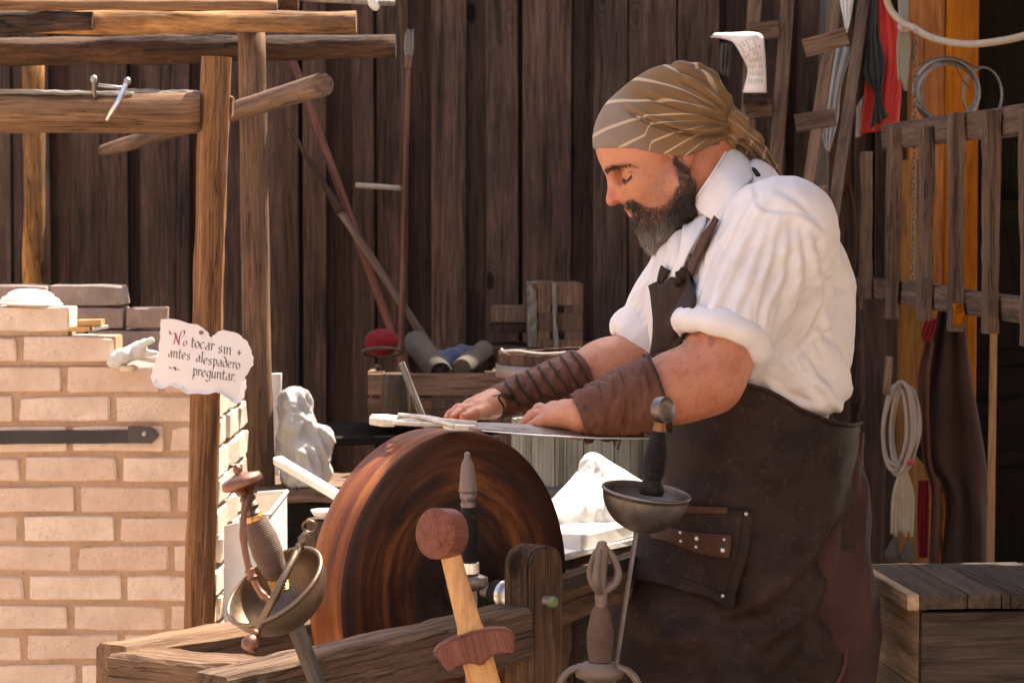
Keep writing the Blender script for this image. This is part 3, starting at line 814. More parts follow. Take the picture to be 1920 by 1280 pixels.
# mortar cores
def core(name, x0, x1, y0, y1, z0, z1, mat='mortar'):
    box(name, ((x0 + x1) / 2, (y0 + y1) / 2, (z0 + z1) / 2), (x1 - x0, y1 - y0, z1 - z0), M[mat], kiln, bev=.002)
core('mortar', XL, XR - .018, YK + .0045, YK + LK - .02, 0, ztop - pitch - .004)
core('mortar', XL, P(216, 640, YK).x, YK + .0055, YK + .095, ztop - pitch - .004, ztop - .004)
core('mortar', XL, P(127, 640, YK).x, YK + .0065, YK + .094, ztop - .004, ztop + pitch - .006)
# sooty far wall of the kiln with a stepped end
YB = YK + .55
zb0 = P(0, 532, YB).z
pb = 43 / (FPX / YB)
for r in range(0, 5):
    z = zb0 - pb * (r + .5)
    xr = P(237, 640, YB).x if r == 0 else P(306, 640, YB).x
    xa = xr - 0.165 * 4 - (0.08 if r % 2 else 0)
    while xa < xr - .02:
        xb = min(xa + .158, xr)
        brick(xb - xa, pb - .006, .10, ((xa + xb) / 2, YB + .05, z), M['brick_sooty'], kiln, seed=sd_); sd_ += 1
        xa += .165
    
for r in range(8):
    if r == 0: continue
ks = thing('iron_strap', 'dark flat strap with a pointed riveted iron end tied round the brick kiln', 'strap', P(140, 815, YK))
beam('band', P(-300, 822, YK - .006), P(246, 818, YK - .006), 0.0262, 0.006, M['strap_grey'], ks, xhint=(0, 0, 1), seg=20, wear=.0008)
cx_, cz_ = P(240, 814, YK - .012).x, P(240, 814, YK).z
prism('strap_end', [(0, -.016), (.047, -.017), (.062, 0), (.047, .016), (0, .017)], .005, M['iron'], ks, Matrix.Translation((cx_, YK - .012, cz_)))
lathe('rivet', [(0, 0), (.006, 0), (.0055, .002), (.003, .004), (0, .0045)], M['steel'], ks, frame(P(271, 813, YK - .0145), (0, -1, 0)), n=14)
# things lying on the kiln
pl = thing('stoneware_lid', 'white round stepped lid lying on the top left bricks of the kiln', 'lid', P(55, 570, YK + .05))
lathe('lid', [(.062, 0), (.064, .004), (.058, .009), (.056, .014), (.047, .018), (.043, .024), (.030, .030), (.012, .032)], M['plate'], pl, Matrix.Translation(P(57, 572, YK + .05)) @ Matrix.Rotation(R(2), 4, 'Y'), n=40)
pb_ = thing('wooden_wedge', 'small orange pine offcuts stacked on the stepped bricks beside the white lid', 'wood block', P(165, 622, YK + .04))
beam('block', P(128, 616, YK + .03), P(172, 616, YK + .03), 0.010, 0.05, M['block'], pb_, xhint=(0, 0, 1), seg=2, wear=.0006)
beam('block', P(148, 605, YK + .03), P(193, 604, YK + .03), 0.012, 0.045, M['block'], pb_, xhint=(0, 0, 1), seg=2, wear=.0006)
beam('chip', P(172, 617, YK + .01), P(202, 612, YK + .02), 0.006, 0.02, M['plate'], pb_, xhint=(0, 0, 1), seg=2, wear=.0008)
# work gloves
gl = thing('work_gloves', 'pair of crumpled white work gloves lying on the kiln behind the paper sign', 'gloves', P(250, 670, YK))
g1 = SDF()
def c2(a, b, ra, rb, S, dy=0, k=.01): S.cap(P(a[0], a[1], YK + .0 + dy), ra, P(b[0], b[1], YK + dy), rb, k)
c2((222, 672), (258, 656), .016, .017, g1); c2((212, 680), (232, 668), .012, .016, g1, -.01)
c2((255, 652), (284, 638), .0075, .006, g1, -.01, .005); c2((256, 662), (290, 662), .0075, .007, g1, 0.0, .005); c2((250, 668), (300, 674), .008, .008, g1, .02, .005)
c2((258, 646), (272, 640), .006, .006, g1, .015, .004)
v_, f_ = g1.mesh(P(190, 700, YK) - Vector((0, .06, 0)), P(325, 610, YK) + Vector((0, .08, 0)), .0025)
v_ = v_ + vnormals(v_, f_) * (0.0022 * fbm(v_ * 60, 3))[:, None]
obj('glove', fast_mesh(v_, f_, M['linen']), gl)
box('block_under', P(240, 690, YK + .0), (.03, .05, .012), M['brick'], gl)

# ------------------------------------------------------------------ paper sign
YG = 4.74
sg = thing('paper_sign', 'torn white parchment notice with Spanish handwriting nailed to the square post', 'sign', P(380, 670, YG))
out = [(306, 597), (345, 603), (376, 612), (388, 622), (397, 632), (408, 622), (430, 620), (452, 630), (466, 645), (474, 668), (474, 685), (460, 706), (462, 722), (456, 745), (446, 757), (430, 750), (412, 737),
       (385, 738), (352, 738), (335, 728), (318, 724), (296, 728), (284, 712), (287, 690), (296, 664), (300, 630), (301, 608)]
def YSg(px, py): return YG - .004 - .010 * math.sin((px - 290) / 60.0) * math.sin((py - 600) / 70.0) - .00006 * (px - 380)
cen = (380, 675); rings = 10
op = spline([(a, b, 0) for a, b in out], 4, closed=True)
op = [(a[0] + 1.2 * math.sin(i * 2.1), a[1] + 1.2 * math.cos(i * 1.3)) for i, a in enumerate(op)]
vs = []; fs = []
for k in range(1, rings + 1):
    for (a, b) in op:
        x = cen[0] + (a - cen[0]) * k / rings; y = cen[1] + (b - cen[1]) * k / rings
        vs.append(P(x, y, YSg(x, y) - (0.006 if k == rings and y > 715 else 0)))
n = len(op); vs.append(P(cen[0], cen[1], YSg(*cen))); c_ = len(vs) - 1
for k in range(rings - 1):
    for j in range(n):
        fs.append((k * n + j, k * n + (j + 1) % n, (k + 1) * n + (j + 1) % n, (k + 1) * n + j))
for j in range(n): fs.append((c_, (j + 1) % n, j))
me = solid(mesh(vs, fs, M['paper'], True), .0008); obj('paper', me, sg)
lathe('nail', [(0, 0), (.0045, 0), (.004, .002), (0, .003)], M['dark_steel'], sg, frame(P(377, 623, YG - .016), (0, -1, 0)), n=12)
G = {'o': [[(.3, 1), (.05, .7), (.05, .3), (.3, 0), (.58, .25), (.58, .7), (.3, 1)]],
     'n': [[(0, .85), (.1, 1), (.1, 0)], [(.1, .75), (.38, 1), (.55, .8), (.55, .1), (.7, 0)]],
     'a': [[(.1, .85), (.35, 1), (.55, .8), (.55, .1), (.7, 0)], [(.55, .55), (.2, .55), (.05, .25), (.2, 0), (.55, .2)]],
     't': [[(.15, 1.45), (.15, .15), (.3, 0), (.5, .1)], [(-.05, 1), (.45, 1)]],
     'c': [[(.55, .85), (.3, 1), (.05, .7), (.05, .3), (.3, 0), (.55, .15)]],
     'r': [[(0, .85), (.12, 1), (.12, 0)], [(.12, .75), (.35, 1), (.52, .82)]],
     's': [[(.5, .88), (.3, 1), (.08, .8), (.15, .6), (.43, .42), (.48, .15), (.25, 0), (.03, .12)]],
     'i': [[(0, .85), (.12, 1), (.12, .1), (.28, 0)], [(.1, 1.35), (.2, 1.45)]],
     'e': [[(.05, .5), (.48, .6), (.48, .85), (.3, 1), (.05, .7), (.05, .3), (.3, 0), (.55, .15)]],
     'l': [[(.05, 1.5), (.15, 1.65), (.15, .1), (.3, 0)]],
     'p': [[(0, .9), (.12, 1), (.12, -.65)], [(.12, .8), (.35, 1), (.58, .75), (.58, .3), (.35, 0), (.12, .2)]],
     'd': [[(.02, 1.7), (.35, 1.35), (.58, .8), (.58, .3), (.3, 0), (.05, .3), (.05, .7), (.3, .95), (.5, .8)]],
     'g': [[(.55, .9), (.3, 1), (.05, .7), (.05, .35), (.3, .1), (.55, .3)], [(.55, 1), (.55, -.3), (.3, -.65), (-.02, -.45)]],
     'u': [[(0, .9), (.1, 1), (.1, .2), (.3, 0), (.55, .25)], [(.55, 1), (.55, .1), (.7, 0)]],
     '+': [[(.3, .9), (.3, .1)], [(0, .5), (.62, .5)]], '.': [[(0, .1), (.1, 0)]],
     'N': [[(-.75, 1.5), (-.45, 1.15), (-.15, 1.35), (.1, 1.2), (.05, .6), (.0, 0)], [(.1, 1.3), (.35, .6), (.62, .05)], [(.62, 0), (.6, .9), (.8, 1.7), (1.1, 1.85), (1.15, 1.4), (.85, 1.0)]],
     '~': [[(-.2, .7), (.4, .4), (.9, .75), (1.5, .3), (2.3, .35)], [(.5, .1), (1.2, .75)], [(.7, .8), (1.3, .05)]]}
ADV = {'i': .42, 'l': .42, 't': .55, 'r': .58, ' ': .75, '.': .3, 'N': 1.0, '~': 2.8, 'a': .82, 'n': .84, 'u': .84}
nib = Vector((math.cos(R(38)), math.sin(R(38)))) * 0.085
def write(text, x0, y0, h, mat, slope):
    "pen strokes at x height h px, in sign pixels"
    vs = []; fs = []; cx = 0
    for ch in text:
        for st in G.get(ch, []):
            pts = spline([(a, b, 0) for a, b in st], 4) if len(st) > 2 else [np.array((a, b, 0)) for a, b in st]
            n0 = len(vs)
            for q in pts:
                for s_ in (-1, 1):
                    X = cx + q[0] + s_ * nib.x; Y_ = q[1] + s_ * nib.y
                    px = x0 + X * h * 1.0 + Y_ * h * .1; py = y0 - Y_ * h + slope * X * h
                    vs.append(P(px, py, YSg(px, py) - .0016))
            for k in range(len(pts) - 1):
                a = n0 + 2 * k; fs.append((a, a + 1, a + 3, a + 2))
        cx += ADV.get(ch, .78)
    return obj('lettering', mesh(vs, fs, mat), sg)
write('N', 326, 645, 15, M['ink_red'], .16); write('o', 343, 648, 10.5, M['ink_red'], .16)
write('tocar', 358, 650, 12.5, M['ink'], .17); write('sin +', 409, 661, 12.5, M['ink'], .17)
write('antes al', 315, 668, 11.5, M['ink'], .17); write('espadero', 381, 682, 11.5, M['ink'], .15)
write('~', 318, 694, 9, M['ink'], .1); write('preguntar.', 361, 703, 12, M['ink'], .14)
# ------------------------------------------------------------------ grinding wheel in its stand
tdir = Vector((0.70, 0.714, 0)).normalized(); ndir = Vector((0.714, -0.70, 0)).normalized()
C0 = P(862, 1102, 3.73); RW = 0.231; TW = 0.075
gs = thing('grinding_wheel', 'big reddish brown round grindstone turning in a low weathered timber stand', 'grindstone', (C0.x, C0.y, 0))
Mw = frame(C0 - ndir * TW, ndir, (0, 0, 1))
prof = [(.03, TW + .003), (.08, TW - .001), (.12, TW - .003), (RW - .03, TW), (RW - .006, TW - .0005), (RW - .001, TW - .004)]
rim = [(RW - .006, 0.0), (RW, .005), (RW + .0006, TW * .3), (RW - .0004, TW * .6), (RW + .0004, TW * .85), (RW - .001, TW - .004)]
wh = lathe('wheel', rim, M['wheel_rim'], gs, Mw, n=160)
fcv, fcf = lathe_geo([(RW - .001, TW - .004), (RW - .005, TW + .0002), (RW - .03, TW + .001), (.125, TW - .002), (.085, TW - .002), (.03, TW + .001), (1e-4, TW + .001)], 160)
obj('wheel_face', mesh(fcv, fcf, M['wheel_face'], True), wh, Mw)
Mb = Mw.copy()
fcv, fcf = lathe_geo([(1e-4, -.001), (.1, -.001), (RW - .006, -.001)], 96)
obj('wheel_face', mesh(fcv, fcf, M['wheel_face'], True), wh, Mw)
nP = 0.150
ZA = C0.z
# axle and its collar
tube('axle', [C0 - ndir * .26, C0 + ndir * .185], .0095, M['dark_steel'], gs, n=14)
lathe('hub', [(.032, 0), (.032, .012), (.022, .018), (.018, .05)], M['dark_steel'], gs, frame(C0, ndir), n=24)
lathe('axle_collar', [(.016, 0), (.021, .006), (.018, .014), (.020, .022), (.015, .03)], M['bright_steel'], gs, frame(C0 + ndir * (nP - .065), ndir), n=20)
lathe('axle_peg', [(.0085, 0), (.009, .012), (.006, .017)], M['green_paint'], gs, frame(C0 + ndir * (nP + .026), ndir), n=14)
# grease rag wound on the axle
tube('binding', [C0 + ndir * (.075 + .00012 * i) + Vector((0, 0, 1)) * (math.sin(i * .5) * .017) + tdir * (math.cos(i * .5) * .017) for i in range(90)], .0035, M['lace'], gs, n=6)
tube('binding_tail', spline([C0 + ndir * .09 + Vector((0, 0, -.015)), C0 + ndir * .095 + Vector((-.004, 0, -.06)), C0 + ndir * .1 + Vector((.004, 0, -.11))], 6), .0095, M['lace'], gs, n=8)
# bearing post with a rounded head
pc = C0 + ndir * nP; zt_ = P(980, 1020, pc.y).z
hw = .037
prof2 = [(-hw, -zt_), (hw, -zt_), (hw, -.03), (hw * .92, -.014), (hw * .6, -.003), (0, 0), (-hw * .6, -.003), (-hw * .92, -.014), (-hw, -.03)]
Mp = Matrix((tdir, -ndir, Vector((0, 0, 1)))).transposed().to_4x4(); Mp.translation = Vector((pc.x, pc.y, zt_))
prism('bearing_post', prof2, .05, M['grind'], gs, Mp, bev=.004)
pc2 = C0 - ndir * (TW + .10); zt2 = ZA + .03
Mp2 = Mp.copy(); Mp2.translation = Vector((pc2.x, pc2.y, zt2))
prism('bearing_post', [(x, z if z > -.2 else -zt2) for x, z in prof2], .05, M['grind'], gs, Mp2, bev=.004)
# long rails along the wheel
zr1 = P(860, 1145, (pc - tdir * .1).y).z - .035
pa = pc - tdir * .585; pb2 = pc - tdir * .038
beam('stand_rail', (pa.x, pa.y, zr1 - .028), (pb2.x, pb2.y, zr1), .075, .07, M['grind'], gs, xhint=(0, 0, 1), seg=24, wear=.0022, ch=.1)
qa = P(1022, 1133, 3.67); qb = P(1215, 1066, 4.02)
beam('stand_rail', qa, qb, .062, .045, M['grind'], gs, xhint=(0, 0, 1), seg=16, wear=.0014, ch=.08)
off_ = Vector((.62, -.78, 0)) * .025
beam('iron_edge', qa + off_ + Vector((0, 0, .027)), qb + off_ + Vector((0, 0, .027)), .020, .003, M['dark_steel'], gs, xhint=(0, 0, 1), seg=4, wear=.0004)
qc = C0 - ndir * .205; zr2 = zr1 - .026
pa = qc - tdir * .475; pb2 = qc + tdir * .6
beam('stand_rail', (pa.x, pa.y, zr2 - .018), (pb2.x, pb2.y, zr2), .068, .075, M['grind'], gs, xhint=(0, 0, 1), seg=28, wear=.0022, ch=.12)
pa = C0 - tdir * .47 - ndir * .165; pb2 = C0 - tdir * .47 + ndir * (nP - .037)
beam('cross_rail', (pa.x, pa.y, zr2 - .020), (pb2.x, pb2.y, zr1 - .027), .066, .085, M['grind'], gs, xhint=(0, 0, 1), seg=10, wear=.0022, ch=.1)
pa = C0 + tdir * .5 - ndir * .165; pb2 = C0 + tdir * .5 + ndir * (nP - .037)
beam('cross_rail', (pa.x, pa.y, zr2), (pb2.x, pb2.y, zr1), .06, .08, M['grind'], gs, xhint=(0, 0, 1), seg=8, wear=.0022)
for s_, q in ((-.43, nP), (.36, nP), (-.43, -.205), (.43, -.205)):
    b = C0 + tdir * s_ + ndir * q
    beam('leg', (b.x, b.y, 0), (b.x, b.y, zr2 - .036), .06, .06, M['grind'], gs)

# ------------------------------------------------------------------ swords standing in a rack in front of the stand
rk = thing('sword_rack', 'low slotted board on short legs that the row of sword blades stands in', 'rack', (0, 3.35, 0))
beam('rack_board', (-.55, 3.36, .46), (.45, 3.42, .46), .03, .16, M['grind'], rk, xhint=(0, 0, 1), seg=12)
for x in (-.5, .4): beam('leg', (x, 3.38, 0), (x, 3.38, .445), .05, .05, M['grind'], rk)

def ripple(prof, step=.0026, a=.00045):
    z0, z1 = prof[0][1], prof[-1][1]; n = int((z1 - z0) / step * 2); out = []
    for i in range(n + 1):
        z = z0 + (z1 - z0) * i / n; out.append((float(np.interp(z, [q[1] for q in prof], [q[0] for q in prof])) + (a if i % 2 else -a), z))
    return out
def sword_root(name, label, top, bot, Y0, Y1, group='swords standing in front of the grindstone'):
    a = P(top[0], top[1], Y0); b = P(bot[0], bot[1], Y1)
    up = (a - b).normalized()
    return thing(name, label, 'sword', a + (b - a) * .3, group), frame(a, up, (1, 0, 0)), (a - b).length
def blade(name, parent, Mx, z0, L, w, t, mat, taper=.75):
    n = 12; vs = []; fs = []
    for k in range(n + 1):
        s = k / n; ww = w / 2 * (1 - (1 - taper) * s) * (1 if k < n else .15); z = z0 - L * s
        vs += [(ww, 0, z), (ww * .35, t / 2, z), (-ww * .35, t / 2, z), (-ww, 0, z), (-ww * .35, -t / 2, z), (ww * .35, -t / 2, z)]
    for k in range(n):
        for j in range(6): a = k * 6 + j; b = k * 6 + (j + 1) % 6; fs.append((a, a + 6, b + 6, b))
    fs.append((0, 1, 2, 3, 4, 5)); return obj(name, mesh(vs, fs, mat), parent, Mx)

# 1: cup hilt rapier on the left
t, F1, L1 = sword_root('rapier', 'cup hilted rapier with a turned wooden pommel and brown tapered grip, nearest the kiln', (447, 885), (560, 1195), 3.12, 3.12)
k1 = L1 / math.hypot(113, 310)   # metres per photo pixel there
lathe('pommel', [(0, -.030), (.010, -.028), (.013, -.022), (.0255, -.017), (.0265, -.012), (.024, -.007), (.012, -.004), (.005, -.001), (.006, .004), (.0035, .009), (0, .011)], M['copper'], t, F1, n=32)
lathe('ferrule', [(.006, -.058), (.010, -.054), (.007, -.049), (.011, -.044), (.008, -.038), (.011, -.034), (.008, -.029)], M['bronze'], t, F1, n=24)
lathe('grip', ripple([(.010, -.140), (.0155, -.128), (.019, -.105), (.0185, -.085), (.0145, -.068), (.010, -.058)]), M['hilt_leather'], t, F1, n=28)
lathe('grip_binding', [(.011, -.156)] + [(.0115 + .0014 * (i % 2), -.155 + i * .0014) for i in range(12)] + [(.010, -.137)], M['brass'], t, F1, n=24)
lathe('grip_collar', [(.011, -.066), (.0125, -.062), (.010, -.056)], M['brass'], t, F1, n=20)
# cup: a real bowl, opening up and towards the viewer's left
cc = P(514, 1098, 3.10); ax = (Vector((-.50, 0, .80)) + Vector((0, -.42, 0))).normalized()
Fc = frame(cc, ax, (1, 0, 0)); rc = .066
bp = [(rc * math.sin(a), -rc * .86 * math.cos(a)) for a in np.linspace(.07, math.pi / 2, 14)]
inn = [((rc - .0022) * math.sin(a), -(rc - .0022) * .86 * math.cos(a)) for a in np.linspace(math.pi / 2, .07, 14)]
lip = [(rc + .0028 * math.sin(b), .0028 * math.cos(b) - .0005) for b in np.linspace(2.4, -.6, 8)]
vs, fs = lathe_geo(bp + lip + inn, 48); o = obj('cup_guard', mesh(vs, fs, M['bronze'], True), t, Fc)
ca = P(477, 1192, 3.04); cb_ = P(574, 1000, 3.10)
tube('cross_guard', [ca, ca.lerp(cb_, .5), cb_], [.0045, .0052, .0042], M['bronze'], t, n=12)
dq = (cb_ - ca).normalized()
lathe('guard_finial', [(.0045, -.010), (.007, -.007), (.005, -.003), (.0085, .001), (.0115, .009), (.0085, .016), (0, .018)], M['copper'], t, frame(ca - dq * .002, -dq), n=20)
lathe('guard_finial', [(.0035, -.022), (.006, -.018), (.004, -.014), (.007, -.009), (.005, -.003), (.004, .002)], M['bronze'], t, frame(cb_, dq), n=20)
ring = [cb_ + dq * .010 + Fc.to_3x3() @ Vector((.0085 * math.cos(a), .0, .0085 * math.sin(a))) for a in np.linspace(0, 2 * math.pi, 20, endpoint=False)]
tube('guard_ring', ring, .0016, M['bronze'], t, n=8, closed=True)
kp = spline([P(469, 925, 3.11), P(459, 950, 3.10), P(456, 1000, 3.09), P(463, 1050, 3.08), P(478, 1092, 3.075), P(496, 1118, 3.07), P(512, 1124, 3.07), P(524, 1100, 3.08)], 5)
tube('knuckle_bow', kp, [.0042 + .0012 * math.sin(i * .45) ** 8 for i in range(len(kp))], M['copper'], t, n=12)
lathe('bow_knuckle', [(.0035, -.009), (.0068, -.005), (.0050, 0), (.0068, .005), (.0035, .009)], M['copper'], t, frame(P(471, 1076, 3.077), P(466, 1062, 3.08) - P(480, 1095, 3.075)), n=16)
Fb = frame(P(545, 1150, 3.13), P(545, 1150, 3.13) - P(606, 1310, 3.13), (1, .25, 0))
blade('blade', t, Fb, 0, .42, .022, .007, M['iron'])
# 2: dark grip with steel pommel in the middle
t, F2, L2 = sword_root('short_sword', 'sword with a black leather grip and conical turned steel pommel against the wheel face', (876, 846), (881, 1090), 3.38, 3.38)
lathe('pommel', [(0, .0), (.004, -.002), (.004, -.009), (.006, -.012), (.0085, -.018), (.0115, -.048), (.0125, -.053)][::-1], M['cast'], t, F2, n=28)
lathe('pommel_ring', [(.0095, -.074), (.0105, -.069), (.0085, -.066), (.011, -.061), (.011, -.056), (.009, -.053)], M['dark_steel'], t, F2, n=28)
lathe('grip', ripple([(.0105, -.148), (.0125, -.132), (.0128, -.110), (.0115, -.088), (.009, -.073)]), M['black_leather'], t, F2, n=24)
lathe('collar', [(.010, -.164), (.013, -.162), (.013, -.148), (.0105, -.147)], M['bright_steel'], t, F2, n=24)
lathe('cross_guard', [(.010, -.185), (.017, -.178), (.016, -.168), (.010, -.164)], M['dark_steel'], t, F2, n=24, sx=1.5, sy=.9)
blade('blade', t, F2, -.18, .42, .019, .006, M['dark_steel'])
# 3: wooden toy sword
t, F3, L3 = sword_root('wooden_sword', 'smooth pale wooden practice sword with a reddish round pommel disc and curved guard', (833, 1000), (918, 1290), 3.22, 3.22)
dn = Vector((-.62, -.77, .12)).normalized()
lathe('pommel', [(.030, -.0155), (.0325, -.0135), (.0325, .0135), (.030, .0155)], M['toy_red'], t, frame(P(829, 1000, 3.23), dn), n=44)
ax3 = (P(840, 1030, 3.22) - P(886, 1195, 3.22)).normalized()
hp = []; hf = []
for k in range(15):
    s = k / 14; c = P(842, 1030, 3.23).lerp(P(886, 1196, 3.22), s)
    w_ = .0125 + .0035 * s + .010 * max(0, (s - .86) / .14) ** 2; d_ = .0085 + .001 * s
    xh = (Vector((1, .25, 0)) - ax3 * Vector((1, .25, 0)).dot(ax3)).normalized(); yh = ax3.cross(xh)
    for j in range(16):
        a = 2 * math.pi * j / 16; ca_, sa_ = math.cos(a), math.sin(a)
        hp.append(c + xh * w_ * (abs(ca_) ** .55) * math.copysign(1, ca_) + yh * d_ * (abs(sa_) ** .55) * math.copysign(1, sa_))
for k in range(14):
    for j in range(16): hf.append((k * 16 + j, k * 16 + (j + 1) % 16, (k + 1) * 16 + (j + 1) % 16, (k + 1) * 16 + j))
hf += [tuple(range(16)), tuple(range(14 * 16, 15 * 16))]
bm = bmesh.new(); me = mesh(hp, hf, M['toy_pale'], True); bm.from_mesh(me); bmesh.ops.recalc_face_normals(bm, faces=bm.faces); bm.to_mesh(me); bm.free()
obj('handle', me, t)
Fg = frame(P(891, 1213, 3.215), ax3, (1, .12, 0)); s3 = 3.215 / FPX
arc = [(-80, 12), (-66, 24), (-40, 30), (0, 33), (40, 28), (66, 20), (78, 8), (66, -30), (52, -21), (30, -20), (12, -28), (2, -36), (-10, -27), (-28, -20), (-48, -22), (-62, -28)]
prism('cross_guard', [(x * s3 * 1.0, z * s3) for x, z in arc], .030, M['toy_red'], t, Fg, bev=.0025)
Fb = frame(P(895, 1232, 3.22), ax3, (1, .2, 0))
prism('blade', [(-.020, 0), (.0195, 0), (.0175, -.40), (0, -.44), (-.0175, -.40)], .013, M['toy_pale'], t, Fb, bev=.003)
# 4: cast hilt with a caged pommel
t, F4, L4 = sword_root('basket_sword', 'grey brown cast sword hilt with an open looped cage pommel and curled guard', (1129, 1018), (1124, 1250), 3.40, 3.40)
kx = 3.40 / FPX
def lp(pts): return spline([F4 @ Vector((x * kx, y * kx, z * kx)) for x, y, z in pts], 6)
for a in (0.15, 2.25, 4.35):
    ca_, sa_ = math.cos(a), math.sin(a)
    tube('pommel_loop', lp([(0, 0, -4), (16 * ca_, 16 * sa_, -18), (31 * ca_, 31 * sa_, -50), (27 * ca_, 27 * sa_, -74), (6 * ca_, 6 * sa_, -92)]), [.0032] * 6 + [.0048] * 7 + [.0058] * 12, M['cast'], t, n=10)
lathe('pommel_stem', [(.0075, -.086), (.0085, -.072), (.0068, -.050), (.0080, -.025), (.0095, -.008), (.006, .002), (0, .004)], M['cast'], t, F4, n=18)
lathe('grip', ripple([(.0125, -.160), (.0155, -.140), (.0160, -.120), (.0125, -.098), (.0085, -.085)]), M['hilt_leather'], t, F4, n=24, sx=1.12, sy=.85)
lathe('guard_block', [(.015, -.186), (.026, -.180), (.028, -.172), (.018, -.160)], M['cast'], t, F4, n=20, sx=1.2, sy=.8)
for sx_ in (-1, 1):
    tube('guard_arm', lp([(sx_ * 8, 0, -240), (sx_ * 34, -3, -236), (sx_ * 58, -4, -244), (sx_ * 74, -4, -268), (sx_ * 70, -4, -300)]), [.0062] * 8 + [.005] * 17, M['cast'], t, n=10)
blade('blade', t, F4, -.18, .40, .03, .007, M['dark_steel'])
# 5: cup hilt with ring pommel
t, F5, L5 = sword_root('cup_hilt_sword', 'sword with black grip, ringed steel pommel and upturned bowl guard before the apron', (1243, 745), (1220, 935), 3.50, 3.50)
dp = Vector((.72, -.69, .05)).normalized()
lathe('pommel', [(.0145, -.008), (.0175, -.007), (.0185, 0), (.0178, .007), (.0160, .008), (.0140, .0055), (.006, .005)], M['dark_steel'], t, frame(P(1243, 768, 3.50), dp), n=36)
lathe('ferrule', [(.0085, -.048), (.0095, -.044), (.0075, -.039), (.0090, -.034)], M['copper'], t, F5, n=20)
lathe('grip', ripple([(.0115, -.116), (.0155, -.104), (.0165, -.085), (.0135, -.064), (.0095, -.047)]), M['black_leather'], t, F5, n=24)
Fc = frame(P(1212, 922, 3.50), Vector((.13, -.10, .98)), (1, 0, 0)); rc = .060
bp = [(rc * math.sin(a), -rc * .95 * math.cos(a)) for a in np.linspace(.05, math.pi / 2, 14)]
inn = [((rc - .002) * math.sin(a), -(rc - .002) * .95 * math.cos(a)) for a in np.linspace(math.pi / 2, .05, 14)]
lip = [(rc + .0024 * math.sin(b), .0022 * math.cos(b)) for b in np.linspace(2.4, -.6, 8)]
vs, fs = lathe_geo(bp + lip + inn, 48); obj('cup_guard', mesh(vs, fs, M['dark_steel'], True), t, Fc)
lathe('grip_base', [(.016, -.135), (.018, -.128), (.013, -.114)], M['black_leather'], t, F5, n=20)
Fb = frame(P(1194, 990, 3.50), P(1194, 990, 3.50) - P(1153, 1262, 3.47), (.5, -.85, 0))
blade('blade', t, Fb, .02, .48, .012, .005, M['dark_steel'])

# ------------------------------------------------------------------ the blade being ground
kn = thing('dagger', 'broad dagger with a white openwork hilt pressed flat on top of the grindstone', 'dagger', P(900, 800, 3.78))
ha = P(694, 786, 3.72); hb = P(860, 789, 3.79); tip = P(1222, 821, 3.70)
xd = (tip - ha).normalized()
yk = (Vector((0, 1, .12)) - xd * Vector((0, 1, .12)).dot(xd)).normalized(); Fk = frame(ha, xd.cross(yk), xd)   # local x along the dagger, y across, z up
def kloc(px, py, Y=3.75): return Fk.inverted() @ P(px, py, Y)
hl = (hb - ha).length; bl_ = (tip - ha).length
def flat(name, poly, th, mat, z0=0):
    "flat plate in the dagger's plane"
    Mx = Fk @ Matrix.Translation((0, 0, z0)) @ Matrix.Rotation(R(-90), 4, 'X')
    return prism(name, [(x, -y) for x, y in poly], th, mat, kn, Mx, bev=.0012)
flat('blade', [(hl * .98, -.018), (hl + .03, -.030), (hl + .10, -.033), (hl + .19, -.026), (bl_, -.002), (bl_ - .005, .004), (hl + .18, .026), (hl + .08, .030), (hl, .022)], .0035, M['dark_steel'])
tube('edge', [Fk @ Vector((hl + .02, -.0285, 0)), Fk @ Vector((hl + .10, -.033, 0)), Fk @ Vector((hl + .19, -.026, 0)), Fk @ Vector((bl_, -.002, 0))], .0014, M['bright_steel'], kn, n=6)
flat('fuller', [(hl + .03, -.004), (hl + .16, -.003), (hl + .16, .005), (hl + .03, .006)], .0042, M['dark_steel'])
flat('pommel', [(0, -.013), (.02, -.020), (.038, -.017), (.038, .017), (.02, .020), (0, .013)], .011, M['hilt_white'])
for s_ in (-1, 1):
    pts = spline([Fk @ Vector((.03, s_ * .012, 0)), Fk @ Vector((.055, s_ * .026, .003)), Fk @ Vector((.085, s_ * .024, .003)), Fk @ Vector((.112, s_ * .010, .002))], 6)
    tube('hilt_loop', pts, .0036, M['hilt_white'], kn, n=10)
tube('hilt_core', [Fk @ Vector((.03, -.012, 0)), Fk @ Vector((.08, 0, .005)), Fk @ Vector((hl + .01, 0, .002))], [.003, .0045, .006], M['hilt_white'], kn, n=10)
tube('hilt_strand', spline([Fk @ Vector((.04, .018, .006)), Fk @ Vector((.07, -.006, .010)), Fk @ Vector((.10, -.022, .008)), Fk @ Vector((.125, -.024, .003))], 6), .0030, M['hilt_white'], kn, n=10)
flat('guard', [(.108, -.022), (.120, -.028), (hl + .010, -.013), (hl + .010, .013), (.120, .024), (.108, .018)], .007, M['hilt_white'])

